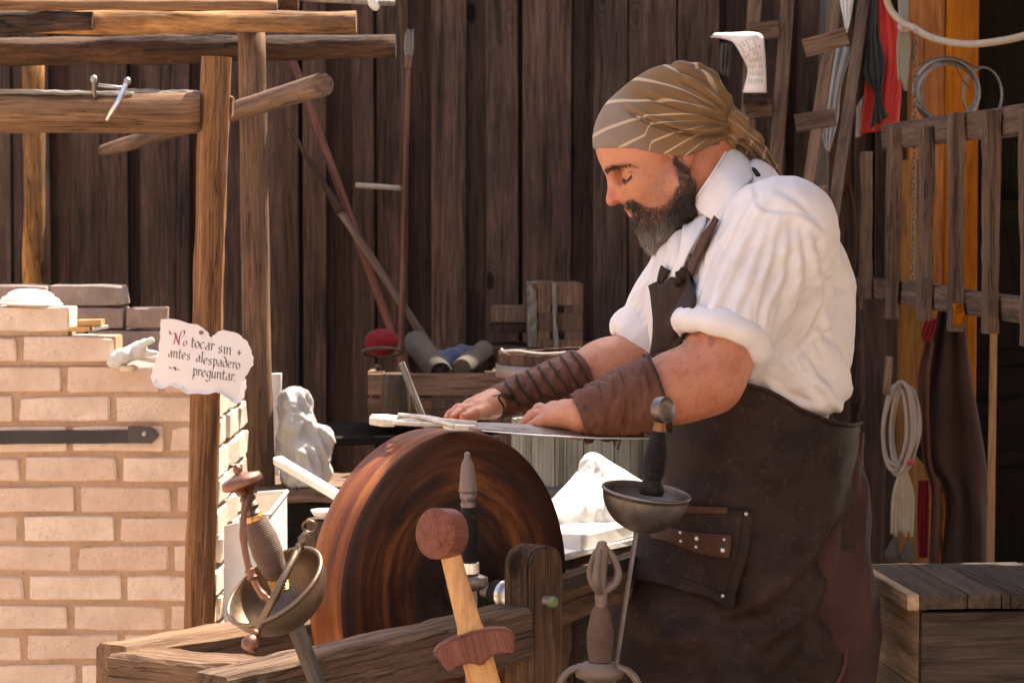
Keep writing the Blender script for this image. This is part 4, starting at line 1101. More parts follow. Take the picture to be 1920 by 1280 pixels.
# ------------------------------------------------------------------ right hand crate
cr = thing('wooden_crate', 'tall plank crate with a left side coloured pale as if lit and darker front at the bottom right', 'crate', (.85, 4.1, 0))
fd = Vector((math.cos(R(6)), math.sin(R(6)), 0)); bd = Vector((-math.sin(R(6)), math.cos(R(6)), 0))
nc = P(1728, 1112, 3.90); ztc = nc.z
Wc, Dc = .72, .33
o0 = Vector((nc.x, nc.y, 0))
z = ztc - .028
k = 0
for h in (.122, .030, .12, .12, .12, .12, .12, .10):
    if z - h < 0.002: h = z - .002
    zc = z - h / 2
    a = o0 + bd * .0175 + fd * .009; b = a + bd * (Dc - .020)
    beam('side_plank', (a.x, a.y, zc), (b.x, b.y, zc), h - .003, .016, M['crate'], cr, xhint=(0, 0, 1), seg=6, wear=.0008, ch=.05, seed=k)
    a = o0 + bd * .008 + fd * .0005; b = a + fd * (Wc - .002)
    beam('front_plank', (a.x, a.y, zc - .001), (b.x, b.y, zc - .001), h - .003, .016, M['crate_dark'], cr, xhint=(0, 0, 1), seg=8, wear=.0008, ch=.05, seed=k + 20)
    k += 1; z -= h
    if z < .01: break
for i, (u0, u1) in enumerate(((0, .074), (.0745, .128), (.1285, .143), (.1435, .26), (.262, .40), (.402, .56), (.562, .72))):
    a = o0 + fd * ((u0 + u1) / 2 - .004) - bd * .006; b = a + bd * (Dc + .014)
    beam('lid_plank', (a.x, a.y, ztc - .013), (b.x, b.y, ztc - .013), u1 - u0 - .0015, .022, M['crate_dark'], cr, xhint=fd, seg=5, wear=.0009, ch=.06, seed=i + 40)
o = beam('lid_cleat', Vector((o0.x, o0.y, ztc - .013)) - fd * .014 - bd * .004, Vector((o0.x, o0.y, ztc - .013)) - fd * .014 + bd * (Dc + .006), .018, .025, M['crate'], cr, xhint=fd, seg=6, wear=.0008)
core_ = o0 + fd * (Wc / 2) + bd * (Dc / 2)
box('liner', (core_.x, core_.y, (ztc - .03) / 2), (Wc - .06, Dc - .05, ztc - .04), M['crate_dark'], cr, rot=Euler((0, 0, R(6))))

# ------------------------------------------------------------------ slatted gate at the right
gt = thing('slatted_gate', 'grey brown wooden gate of upright square bars receding behind the man at the right edge', 'gate', (.97, 5.4, 0))
def gx(Y): return .928 + (6.1 - Y) * .0655
def gY(px): # depth of the gate plane at a photo column
    k = (px - 960) / FPX * 1.0; return (.928 + .0655 * 6.1) / (k / 1.0 + .0655)
ZT, ZB = 1.622, 1.252
beam('top_rail', (gx(4.3), 4.3, ZT), (gx(6.25), 6.25, ZT + .005), .060, .035, M['grey'], gt, xhint=(0, 0, 1), seg=16, wear=.003)
beam('bottom_rail', (gx(4.3), 4.3, ZB), (gx(6.9), 6.9, ZB), .052, .035, M['grey'], gt, xhint=(0, 0, 1), seg=16, wear=.003)
for i, px in enumerate((1648, 1700, 1762, 1822, 1890, 1965)):
    Y = gY(px)
    ztp = ZT + .03 if px > 1690 else ZT - .03
    beam('bar', (gx(Y) - .034, Y, ZB - .05 - .01 * (i % 2)), (gx(Y) - .034 + .004 * math.sin(i), Y, ztp - .01 * (i % 3)), .028, .05, M['grey'], gt, seg=14, wear=.003, seed=i)
beam('bar_repair', (gx(gY(1835)) - .037, gY(1822) - .03, ZB - .045), (gx(gY(1835)) - .037, gY(1822) - .03, ZB + .0), .016, .006, M['orange'], gt)

# timber uprights behind the gate
up = thing('orange_timber', 'broad orange stained timber board standing upright behind the slatted gate', 'timber', P(1765, 1300, 6.75).xy.to_3d())
for i, (a, b) in enumerate(((1700, 1764), (1766, 1828))):
    x0 = P(a, 640, 6.75).x; x1 = P(b, 640, 6.75).x
    beam('board', ((x0 + x1) / 2, 6.75, 0), ((x0 + x1) / 2, 6.75, 2.7), x1 - x0, .045, M['orange'], up, seg=20, wear=.001, ch=.06)
up = thing('yellow_plank', 'short yellowish plank standing below the gate beside the hanging coil of rope', 'plank', P(1712, 1300, 6.3).xy.to_3d())
x0 = P(1682, 640, 6.4).x; x1 = P(1741, 640, 6.4).x
beam('board', ((x0 + x1) / 2, 6.4, 0), ((x0 + x1) / 2 + .005, 6.4, P(0, 300, 6.4).z), x1 - x0, .03, M['tan_pole'], up, seg=14, wear=.0015)
for i, (a, b, Y, top, m_) in enumerate(((1618, 1657, 6.2, 560, 'fence_dark'), (1659, 1684, 6.5, 340, 'grey'), (1600, 1618, 6.6, -60, 'fence_dark'))):
    t = thing('upright_post', ('dark upright post right behind the man below the gate rail', 'narrow grey upright board between the dark post and yellow plank', 'thin dark upright board directly behind the white shirt')[i], 'post', P(a, 1300, Y).xy.to_3d())
    x0 = P(a, 640, Y).x; x1 = P(b, 640, Y).x
    beam('board', ((x0 + x1) / 2, Y, 0), ((x0 + x1) / 2, Y, P(0, top, Y).z), x1 - x0, .04, M[m_], t, seg=14, wear=.001)

# ladders
def ladder(name, label, pL, pR, rungs, Y0, Y1, w, m_='grey'):
    t = thing(name, label, 'ladder', P(pL[0][0], 1300, Y0).xy.to_3d(), 'ladders leaning on the board wall')
    for (a, b) in (pL, pR):
        a0 = P(a[0], a[1], Y1); b0 = P(b[0], b[1], Y0); d = (b0 - a0)
        s_ = -b0.z / d.z if d.z else 0
        beam('rail', b0 + d * s_, a0 - d * .08, w, .045, M[m_], t, seg=24, wear=.0015, ch=.12)
    for i, (xa, ya, xb, yb) in enumerate(rungs):
        s_ = (ya) / max(1, pL[1][1]); Y = Y1 + (Y0 - Y1) * s_ - .035
        beam('rung', P(xa, ya, Y), P(xb, yb, Y), .045, .016, M[m_], t, xhint=(0, 0, 1), seg=4, wear=.0015)
ladder('ladder', 'grey wooden ladder with flat board rungs leaning right beside the red banner', ((1572, -20), (1505, 420)), ((1622, -20), (1560, 420)),
       ((1508, 92, 1588, 68), (1492, 232, 1566, 220), (1480, 372, 1552, 364)), 6.3, 6.6, .030)
ladder('ladder', 'older darker ladder standing upright beside the hanging paper scroll', ((1416, -20), (1392, 420)), ((1478, -20), (1446, 420)),
       ((1398, 208, 1446, 202), (1385, 350, 1440, 345), (1404, 60, 1460, 55)), 6.6, 6.8, .036)
t = thing('spare_plank', 'dark upright plank leaning between the two ladders', 'plank', P(1490, 1300, 6.75).xy.to_3d())
beam('board', P(1478, 1400, 6.7), P(1520, -40, 6.8), .055, .03, M['fence'], t, seg=14)
t = thing('spare_plank', 'pale grey splintered plank behind the rungs of the leaning ladder', 'plank', P(1520, 1300, 6.85).xy.to_3d())
beam('board', P(1508, 1400, 6.85), P(1545, -40, 6.9), .05, .02, M['grey_pale'], t, seg=14)
# white cloths tucked behind the ladder
def drape_cloth(name, label, poly_l, poly_r, Y, mat, amp=.008, nu=14, nv=26, cat='cloth', cols=3.0, group=None, parent=None):
    L_ = spline([(a, b, 0) for a, b in poly_l], 8); R_ = spline([(a, b, 0) for a, b in poly_r], 8)
    def F(u, v):
        i = v * (len(L_) - 1); j = min(int(i), len(L_) - 2); f = i - j
        l = L_[j] + (L_[j + 1] - L_[j]) * f; i = v * (len(R_) - 1); j = min(int(i), len(R_) - 2); f = i - j
        r = R_[j] + (R_[j + 1] - R_[j]) * f; q = l + (r - l) * u
        return P(q[0], q[1], Y + amp * math.sin(u * cols * 6.28 + v * 2.2 + q[0] * .01) + amp * .4 * math.sin(v * 9 + u * 5))
    t = sheet(name, F, nu, nv, .002, mat, parent)
    if parent is None: tag(t, label, cat, group)
    return t
drape_cloth('white_cloth', 'long pale lilac white cloth hanging behind the rungs of the leaning ladder', [(1554, 88), (1548, 160), (1540, 222), (1543, 262), (1548, 280)], [(1600, 88), (1578, 160), (1572, 222), (1562, 262), (1556, 285)], 6.75, M['grey_linen'])
drape_cloth('white_cloth', 'narrow torn white cloth strip at the top between the ladder rails', [(1574, -10), (1582, 40), (1584, 62)], [(1602, -10), (1594, 40), (1588, 62)], 6.5, M['linen'], amp=.004)
# banner
bn = thing('red_banner', 'red cloth banner with a dark painted figure shape hanging beside the orange timber', 'banner', P(1665, 130, 6.5))
drape_cloth('red_field', None, [(1640, -12), (1628, 100), (1618, 200), (1612, 252)], [(1664, -12), (1692, 70), (1690, 160), (1684, 240)], 6.55, M['banner_red'], parent=bn, amp=.006)
drape_cloth('painted_shape', None, [(1638, -12), (1625, 90), (1620, 140), (1640, 180), (1632, 240)], [(1646, -12), (1648, 60), (1660, 120), (1652, 180), (1664, 220)], 6.535, M['banner_dark'], parent=bn, amp=.006)
drape_cloth('pale_border', None, [(1607, 200), (1604, 258)], [(1619, 180), (1613, 256)], 6.56, M['grey_linen'], parent=bn, amp=.003)
# ropes, chain, hoops
rp = spline([P(1655, -20, 6.2), P(1672, 22, 6.2), P(1697, 46, 6.15), P(1712, 52, 6.1), P(1750, 72, 6.0), P(1810, 83, 5.9), P(1870, 78, 5.8), P(1925, 66, 5.7), P(2000, 40, 5.6)], 8)
tag(tube('rope', rp, .0085, M['rope'], n=10), 'thick tan rope sagging from the orange timber to the right edge', 'rope')
kn_ = thing('cord_bundle', 'grey green cords knotted and hanging down the left edge of the orange timber', 'cords', P(1693, 80, 6.3))
for i in range(6):
    tube('cord', spline([P(1686 + i * 3, -15, 6.3), P(1688 + i * 2.5, 50, 6.28), P(1684 + i * 4, 90, 6.29), P(1686 + i * 3 + 3 * math.sin(i), 150 + i * 4, 6.3)], 6), .004, M['rope_green'], kn_, n=6)
tube('knot', [P(1696 + 9 * math.cos(a), 50 + 7 * math.sin(a), 6.26 + .01 * math.sin(2 * a)) for a in np.linspace(0, 6.28, 16, endpoint=False)], .006, M['rope'], kn_, n=8, closed=True)
ch = thing('hanging_chain', 'thin rusty chain hanging in front of the orange timber and gate bars', 'chain', P(1716, 200, 5.95))
lk = [Vector((.0042 * math.cos(a), 0, .0085 * math.sin(a))) for a in np.linspace(0, 6.28, 10, endpoint=False)]
vsl, fsl = tube_geo(lk, .0013, 5, True); lme = mesh(vsl, fsl, M['dark_steel'], True)
for i in range(54):
    p = P(1717 - .12 * i, 62 + i * 9.6, 5.95)
    obj('link', lme, ch, Matrix.Translation(p) @ Matrix.Rotation(R(90 * (i % 2) + 20), 4, 'Z'))
hp_ = thing('wire_hoops', 'bundle of bent grey metal hoops hanging above the gate before the orange timber', 'hoops', P(1775, 170, 6.1))
for i, (cx, cy, rx, ry, r_) in enumerate(((1775, 172, 60, 62, .005), (1777, 176, 56, 56, .0035), (1773, 168, 61, 55, .003), (1779, 174, 52, 60, .003))):
    tube('hoop', [P(cx + rx * math.cos(a), cy + ry * math.sin(a), 6.05 + .02 * math.sin(a + i)) for a in np.linspace(0, 6.28, 36, endpoint=False)], r_, M['wire'], hp_, n=8, closed=True)
tube('hoop', [P(1842 + 36 * math.cos(a), 178 + 52 * math.sin(a), 6.15 + .03 * math.cos(a)) for a in np.linspace(0, 6.28, 30, endpoint=False)], .003, M['wire'], hp_, n=6, closed=True)
tube('tie_wire', spline([P(1720, 122, 6.05), P(1752, 110, 6.02), P(1776, 108, 6.0), P(1800, 112, 6.02), P(1838, 130, 6.06)], 6), .0018, M['iron'], hp_, n=6)
tube('tie_wire', spline([P(1790, 120, 6.02), P(1805, 150, 6.02), P(1820, 168, 6.03)], 6), .0016, M['iron'], hp_, n=6)
lp_ = tag(tube('leather_loop', spline([P(1590, 350, 6.4), P(1600, 400, 6.4), P(1602, 470, 6.4), P(1592, 540, 6.4), P(1578, 570, 6.4), P(1572, 480, 6.4), P(1578, 380, 6.4)], 6, True), .006, M['apron_trim'], n=6, closed=True), 'thin brown strap loop hanging behind the white shirt', 'strap')
# coil of pale rope with its tassel
cl = thing('rope_coil', 'pale rope coil hanging in long loops in front of the dark post', 'rope coil', P(1688, 800, 5.9))
for i, (cx, w_, ph) in enumerate(((1686, 30, 0), (1690, 20, .4), (1678, 22, .9), (1698, 24, -.3), (1690, 34, .2))):
    tube('loop', spline([P(cx + 4, 716 + i * 3, 5.9 + i * .006), P(cx + w_ * .8, 745, 5.88 + i * .006), P(cx + w_, 810 + 8 * math.sin(ph), 5.88), P(cx + w_ * .4, 868, 5.88 + i * .006), P(cx - 4, 890 - i * 4, 5.89), P(cx - w_ * .8, 858, 5.9), P(cx - w_, 800, 5.9 + i * .005), P(cx - w_ * .5, 740, 5.9)], 6, True), .0050, M['rope_pale'], cl, n=8, closed=True)
for i in range(8):
    x = 1676 + i * 5
    tube('tail', spline([P(1690 + i, 880, 5.89), P(x, 930, 5.88 + .004 * i), P(x - 3 * math.cos(i), 1000 + 6 * math.sin(i * 2), 5.89)], 6), .0045, M['rope'], cl, n=6)
log('toggle', P(1662, 740, 5.87), P(1668, 668, 5.87), .009, .008, M['grey'], cl)
lathe('bead', [(0, -.008), (.007, -.005), (.009, 0), (.007, .005), (0, .008)], M['bead_red'], cl, Matrix.Translation(P(1707, 866, 5.84)), n=14)
for i, (x, y) in enumerate(((1672, 1040), (1700, 1045))):
    S = SDF().cap(P(x, y, 5.88), .018, P(x + 6, y - 26, 5.88), .009)
    v_, f_ = S.mesh(P(x, y, 5.88) - Vector((.04, .04, .04)), P(x, y, 5.88) + Vector((.05, .04, .06)), .004)
    obj('cloth_end', fast_mesh(v_, f_, M['canvas']), cl)
drape_cloth('red_strap', 'dark red woven strap hanging beside the rope coil', [(1722, 900), (1720, 960), (1722, 1045)], [(1742, 900), (1741, 960), (1738, 1045)], 5.95, M['red_cloth'], amp=.003)
drape_cloth('red_rag', 'small red rag tucked below the bottom rail of the gate', [(1734, 600), (1728, 625), (1730, 640)], [(1757, 597), (1752, 620), (1744, 640)], 5.9, M['red_cloth'], amp=.003)
drape_cloth('brown_hide', 'large dark brown hide hanging below the gate', [(1760, 575), (1735, 700), (1708, 830), (1760, 900), (1772, 960), (1760, 1080)], [(1805, 585), (1820, 700), (1850, 880), (1848, 940), (1855, 1000), (1862, 1080)], 5.95, M['hide'], amp=.018, cols=2.0, nu=26, nv=40, cat='hide')
drape_cloth('leather_strip', 'tan brown leather strip hanging left of the big dark hide', [(1733, 640), (1720, 720), (1730, 860), (1745, 920), (1742, 1060)], [(1752, 640), (1742, 720), (1745, 860), (1765, 930), (1760, 1060)], 5.92, M['apron_trim'], amp=.006, cols=1.0, cat='leather')
t = thing('broom_handle', 'straight tan wooden handle standing upright below the gate at the right', 'pole', P(1856, 1300, 5.7))
log('shaft', P(1854, 1250, 5.7), P(1864, 560, 5.7), .0095, .008, M['tan_pole'], t, rough=.03, seg=10)

# hanging scroll with handwriting
sc_ = thing('paper_scroll', 'curled handwritten paper scroll pinned to the board wall by its top edge', 'scroll', P(1400, 110, 6.4))
cent = [(1332, 66, 6.40), (1352, 68, 6.36), (1385, 66, 6.33), (1410, 72, 6.32), (1412, 92, 6.32), (1412, 130, 6.34), (1414, 172, 6.35)]
lft = [(1332, 70), (1352, 72), (1372, 78), (1381, 88), (1390, 104), (1402, 132), (1393, 174)]
rgt = [(1340, 63), (1375, 62), (1408, 61), (1428, 66), (1433, 88), (1436, 130), (1437, 174)]
La = spline([(a, b, c[2]) for (a, b), c in zip(lft, cent)], 8); Ra = spline([(a, b, c[2] - .02) for (a, b), c in zip(rgt, cent)], 8)
def SF(u, v):
    i = v * (len(La) - 1); j = min(int(i), len(La) - 2); q = La[j] + (La[j + 1] - La[j]) * (i - j); r = Ra[j] + (Ra[j + 1] - Ra[j]) * (i - j)
    w = q + (r - q) * u; return P(w[0], w[1], w[2] - .012 * math.sin(u * 3.1))
sheet('paper', SF, 8, 48, .0008, M['paper'], sc_)
vs = []; fs = []
r2 = random.Random(5)
for ln in range(6):
    u0 = .14 + ln * .13
    for seg_ in range(9):
        v0 = .46 + seg_ * .055 + r2.uniform(-.004, .004); v1 = v0 + .036
        if r2.random() < .15: continue
        n0 = len(vs); K = 8
        for k in range(K + 1):
            v = v0 + (v1 - v0) * k / K; uu = u0 + .022 * math.sin(k * 2.4 + ln)
            for e in (-.012, .012):
                p = SF(uu + e, v); p.y -= .0018; vs.append(p)
        for k in range(K): a = n0 + 2 * k; fs.append((a, a + 1, a + 3, a + 2))
obj('handwriting', mesh(vs, fs, M['ink']), sc_)
t = thing('grey_rag', 'limp grey green rag hanging behind the paper scroll', 'rag', P(1362, 130, 6.8)); 
drape_cloth('rag', None, [(1352, 80), (1350, 120), (1352, 138)], [(1372, 85), (1372, 120), (1368, 145)], 6.8, M['canvas'], parent=t, amp=.006)
t = thing('dark_board', 'short dark board fixed crosswise below the paper scroll', 'board', P(1412, 185, 6.7))
beam('board', P(1394, 184, 6.65), P(1438, 186, 6.65), .03, .02, M['fence_dark'], t, xhint=(0, 0, 1), seg=3)

# ------------------------------------------------------------------ clutter in the dark behind the grindstone
def crate_box(name, label, x0, x1, y0, y1, Y, m_, n=2, depth=.25, cat='crate', group=None):
    t = thing(name, label, cat, (P((x0 + x1) / 2, y1, Y).x, Y, P(x0, y1, Y).z), group)
    a = P(x0, y0, Y); b = P(x1, y1, Y); h = (a.z - b.z) / n
    for i in range(n):
        z = a.z - h * (i + .5)
        beam('slat', (a.x, Y, z), (b.x, Y, z), h * .86, .014, M[m_], t, xhint=(0, 0, 1), seg=5, wear=.0015, seed=i)
        beam('slat', (a.x + .007, Y + .015, z), (a.x + .007, Y + depth, z), h * .86, .014, M[m_], t, xhint=(0, 0, 1), seg=3, seed=i + 5)
        beam('slat', (b.x - .007, Y + .015, z), (b.x - .007, Y + depth, z), h * .86, .014, M[m_], t, xhint=(0, 0, 1), seg=3, seed=i + 9)
    for x in (a.x + .02, b.x - .02): beam('corner_post', (x, Y + .022, b.z), (x, Y + .022, a.z), .03, .016, M[m_], t)
    box('bottom', ((a.x + b.x) / 2, Y + depth / 2, b.z + .006), (b.x - a.x - .03, depth - .03, .01), M[m_], t)
    return t
c = crate_box('fruit_crate', 'long pale slatted crate with faded stencilled letters in the dark behind the wheel', 690, 935, 697, 790, 6.1, 'grey', 2, .3)
cu = bpy.data.curves.new('stencil', 'FONT'); cu.body = 'ERULAN'; cu.size = .062; cu.extrude = .0003; cu.materials.append(M['ink'])
tmp = bpy.data.objects.new('t', cu); cme = bpy.data.meshes.new_from_object(tmp); bpy.data.objects.remove(tmp)
o = bpy.data.objects.new('stencilled_lettering', cme); link(o, Matrix.Translation(P(806, 783, 6.085)) @ Matrix.Rotation(R(90), 4, 'X'), c)
tb = thing('stand_table', 'rough dark bench carrying the crate in the shadows', 'bench', (P(810, 900, 6.25).x, 6.25, 0))
zc = P(800, 790, 6.25).z - .014
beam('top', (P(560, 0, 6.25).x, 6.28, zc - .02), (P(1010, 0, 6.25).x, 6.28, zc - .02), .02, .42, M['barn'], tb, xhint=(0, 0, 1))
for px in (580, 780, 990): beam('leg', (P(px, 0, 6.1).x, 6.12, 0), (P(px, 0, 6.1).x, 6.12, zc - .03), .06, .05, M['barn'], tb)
def roll(label, p1, p2, r, Y1, Y2, mat, hollow=True, name='sheet_roll', cat='roll'):
    a = P(p1[0], p1[1], Y1); b = P(p2[0], p2[1], Y2); L = (b - a).length; t = thing(name, label, cat, a)
    pr = [(r * .94, 0), (r, .006), (r * 1.02, L * .3), (r, L - .004), (r * .93, L)] + ([(r * .8, L - .002), (r * .75, L - .06)] if hollow else [])
    lathe('tube', pr, mat, t, frame(a, b - a), n=28); return t
roll('fat grey roll of canvas lying aslant on the crate, open end towards the viewer', (778, 640), (826, 700), .030, 6.45, 6.2, M['canvas'])
roll('short grey roll lying on top of the crate beside the blue bundle', (866, 690), (908, 655), .024, 6.2, 6.4, M['canvas'], False)
S = SDF().ell(P(845, 680, 6.3), (.055, .05, .035)).ell(P(870, 672, 6.3), (.035, .04, .03), .02).ell(P(822, 690, 6.25), (.03, .03, .025), .02)
v_, f_ = S.mesh(P(845, 680, 6.3) - Vector((.12, .1, .08)), P(845, 680, 6.3) + Vector((.12, .1, .08)), .004)
v_ = v_ + vnormals(v_, f_) * (.007 * fbm(v_ * 26, 5))[:, None]
tag(obj('blue_bundle', fast_mesh(v_, f_, M['blue_cloth'])), 'crumpled blue grey cloth bundle between the two rolls on the crate', 'bundle')
S = SDF().ell(P(716, 642, 6.3), (.042, .042, .034)).half(P(716, 666, 6.3), (-.2, 0, -1))
v_, f_ = S.mesh(P(716, 642, 6.3) - Vector((.07, .07, .06)), P(716, 642, 6.3) + Vector((.07, .07, .06)), .0035)
v_ = v_ + vnormals(v_, f_) * (.003 * fbm(v_ * 30, 8))[:, None]
hb_ = thing('red_hat', 'rounded dark red cap hung on the foot of the leaning poles', 'cap', P(716, 660, 6.3)); obj('crown', fast_mesh(v_, f_, M['red_cloth']), hb_)
tube('brim', [P(716 + 36 * math.cos(a), 660 + 8 * math.sin(a), 6.3 + .045 * math.sin(a)) for a in np.linspace(0, 6.28, 24, endpoint=False)], .004, M['canvas'], hb_, n=6, closed=True)
t = thing('bright_stake', 'sunlit pale stick standing upright aslant just behind the dagger hilt', 'stick', P(793, 800, 5.3))
beam('stick', P(812, 830, 5.3), P(752, 680, 5.3), .0135, .0135, M['linen'] if False else M['grey_pale'], t, seg=6, wear=.0008)
# small leather pouch left of the stake
tr = thing('small_keg', 'small upright wooden keg with pale top edge behind the bright stick', 'keg', P(740, 760, 6.0))
lathe('keg', [(.030, 0), (.034, .03), (.034, .08), (.030, .11), (.026, .112)], M['crate_dark'], tr, Matrix.Translation(P(742, 788, 6.0)), n=20)
# tall box with hand holes leaning on the wall
bx = thing('slotted_box', 'tall grey wooden box with two dark hand slots standing on end against the wall', 'box', P(1040, 645, 6.55))
a = P(987, 530, 6.55); b = P(1092, 650, 6.55)
wx = b.x - a.x
def hole_panel(name, w, h, slots, th, mat, parent, Mx):
    xs = sorted({0, w} | {s for sl in slots for s in (sl[0], sl[1])}); zs = sorted({0, h} | {s for sl in slots for s in (sl[2], sl[3])})
    bm = bmesh.new(); V = {}
    def v(x, z):
        if (x, z) not in V: V[(x, z)] = bm.verts.new((x, 0, z))
        return V[(x, z)]
    for i in range(len(xs) - 1):
        for j in range(len(zs) - 1):
            mx, mz = (xs[i] + xs[i + 1]) / 2, (zs[j] + zs[j + 1]) / 2
            if any(s[0] < mx < s[1] and s[2] < mz < s[3] for s in slots): continue
            bm.faces.new((v(xs[i], zs[j]), v(xs[i + 1], zs[j]), v(xs[i + 1], zs[j + 1]), v(xs[i], zs[j + 1])))
    bmesh.ops.solidify(bm, geom=bm.faces[:], thickness=th); bmesh.ops.recalc_face_normals(bm, faces=bm.faces)
    me = bpy.data.meshes.new('m'); bm.to_mesh(me); bm.free(); me.materials.append(mat); return obj(name, me, parent, Mx)
H_ = a.z - b.z
fx0, fx1 = a.x + wx * .2, b.x
for (u0, u1, v0, v1) in ((0, 1, .66, 1), (0, 1, .26, .54), (0, 1, 0, .13), (0, .28, .54, .66), (.58, 1, .54, .66), (0, .28, .13, .26), (.58, 1, .13, .26)):
    x0, x1, z0, z1 = fx0 + (fx1 - fx0) * u0, fx0 + (fx1 - fx0) * u1, b.z + H_ * v0, b.z + H_ * v1
    box('front_slat', ((x0 + x1) / 2, 6.5, (z0 + z1) / 2), (x1 - x0 - .0006, .012, z1 - z0 - .0006), M['grey'], bx, bev=0)
beam('side_panel', (a.x + wx * .12, 6.54, b.z), (a.x + wx * .08, 6.54, a.z + .004), wx * .16, .012, M['grey_pale'], bx)
beam('edge_strip', (a.x + wx * .52, 6.488, b.z), (a.x + wx * .50, 6.488, a.z), wx * .05, .01, M['grey_pale'], bx)
beam('top_board', (a.x + wx * .1, 6.62, a.z - .005), (b.x, 6.62, a.z - .01), .01, .2, M['grey'], bx, xhint=(0, 0, 1))
beam('back_panel', (a.x + wx * .6, 6.75, b.z), (a.x + wx * .6, 6.75, a.z - .02), wx * .8, .012, M['fence_dark'], bx)
t = thing('small_box', 'small pale board box lying left of the tall slotted box', 'box', P(950, 605, 6.6))
box('body', P(953, 588, 6.7), (.088, .12, .042), M['grey'], t); box('lid', P(953, 614, 6.68), (.095, .13, .022), M['fence_dark'], t)
sh2 = thing('wall_shelf', 'narrow dark shelf board fixed along the wall under the boxes', 'shelf', P(1000, 650, 6.7))
beam('board', P(900, 652, 6.65), P(1190, 652, 6.65), .012, .36, M['fence_dark'], sh2, xhint=(0, 0, 1))
for px in (915, 1170): beam('leg', (P(px, 0, 6.6).x, 6.6, 0), (P(px, 0, 6.6).x, 6.6, P(0, 652, 6.65).z), .04, .04, M['fence_dark'], sh2)

# barrel tub with pale hoops
def staved(name, label, cx, Y, ytop, rt, rb, ns, m_, hoops, hm, rimm=None, zb=0.0, cat='tub', ring=()):
    zt0 = P(0, ytop, Y).z; cxw = P(cx, 0, Y).x; t = thing(name, label, cat, (cxw, Y, 0)); H = zt0 - zb
    for i in range(ns):
        a0 = 2 * math.pi * i / ns; a1 = a0 + 2 * math.pi / ns * .965; vs = []
        hh = H - .006 * ((i * 37) % 5) / 5
        for z, rr in ((0, rb), (H * .5, (rt + rb) / 2 * 1.03), (hh, rt)):
            for a in (a0, (a0 + a1) / 2, a1):
                vs.append((rr * math.cos(a), rr * math.sin(a), z))
            for a in (a1, (a0 + a1) / 2, a0):
                vs.append(((rr - .018) * math.cos(a), (rr - .018) * math.sin(a), z))
        fs = []
        for k in range(2):
            for j in range(6): p = k * 6 + j; q = k * 6 + (j + 1) % 6; fs.append((p, q, q + 6, p + 6))
        fs += [(5, 4, 3, 2, 1, 0), (12, 13, 14, 15, 16, 17)]
        obj('stave', mesh(vs, fs, M[m_]), t, Matrix.Translation((cxw, Y, zb)))
    for (yh, hgt) in hoops:
        z = P(0, yh, Y - rt).z; rr = rb + (rt - rb) * (z - zb) / H
        rr *= 1 + .03 * (1 - abs(2 * (z - zb) / H - 1)); rr += .003
        vs, fs = lathe_geo([(rr, z - hgt / 2), (rr + .003, z - hgt / 2), (rr + .003, z + hgt / 2), (rr, z + hgt / 2), (rr, z - hgt / 2)], 64)
        obj('hoop', mesh(vs, fs, hm, True), t, Matrix.Translation((cxw, Y, 0)))
    vs, fs = lathe_geo([(1e-3, 0), (rb - .01, 0)], 32); obj('bottom', mesh(vs, fs, M[m_]), t, Matrix.Translation((cxw, Y, zb + .05)))
    return t
tub = staved('half_barrel', 'dark half barrel with pale broad hoops and a chipped white rim behind the far arm', 1075, 5.75, 658, .168, .150, 22, 'barrel', ((702, .028), (765, .02)), M['hoop'])
rz = P(0, 657, 5.75).z; rx_ = P(1075, 0, 5.75).x
pts = [(rx_ + .160 * math.cos(a), 5.75 + .160 * math.sin(a), rz + .003 + .002 * math.sin(a * 7)) for a in np.linspace(math.pi, 2 * math.pi * .98, 30)]
tube('rim_lining', pts, .0028, M['plate'], tub, n=6)
vat = staved('wooden_vat', 'greenish grey upright stave vat standing right behind the grindstone', 1120, 4.95, 778, .165, .16, 18, 'vat', ((925, .02),), M['iron'], cat='vat')

# white flour sack on a trough beside the wheel
YT = 4.45
tg = thing('lime_trough', 'whitewashed wooden trough edge running behind the wheel under the white bag', 'trough', P(1130, 1000, YT))
a = P(1040, 1014, 4.25); b = P(1235, 968, 4.60)
beam('rim_board', a, b, .026, .10, M['white_paint'], tg, xhint=(0, 0, 1), seg=10, wear=.0015)
a2 = P(1040, 1042, 4.18); b2 = P(1235, 998, 4.52)
beam('rim_board', a2, b2, .012, .04, M['white_paint'], tg, xhint=(0, 0, 1), seg=10, wear=.0012)
beam('side_board', a2 + Vector((0, .01, -.12)), b2 + Vector((0, .01, -.12)), .22, .02, M['fence_dark'], tg, xhint=(0, 0, 1), seg=6)
for q in (a, b): beam('leg', (q.x, q.y, 0), (q.x, q.y, q.z - .015), .06, .05, M['fence_dark'], tg)
S = SDF().ell(P(1120, 975, 4.5), (.10, .09, .065), .03).cap(P(1118, 960, 4.5), .055, P(1108, 862, 4.52), .009, .06).cap(P(1118, 880, 4.52), .022, P(1195, 935, 4.50), .03, .03).cap(P(1050, 985, 4.42), .03, P(1180, 975, 4.48), .03, .03).half(P(1120, 1003, 4.5), (0, 0, -1))
v_, f_ = S.mesh(P(1120, 930, 4.5) - Vector((.2, .16, .13)), P(1120, 930, 4.5) + Vector((.2, .16, .13)), .004)
q = v_ - np.array(P(1113, 855, 4.5)); ang = np.arctan2(q[:, 0], -q[:, 2]) * 5; 
v_ = v_ + vnormals(v_, f_) * (.0075 * fbm(np.stack([ang * 1.1, q[:, 1] * 5, q[:, 2] * 3], -1), 4) * np.minimum(1, np.maximum(0, -q[:, 2] / .05)) + .0008 * fbm(v_ * 45, 2))[:, None]
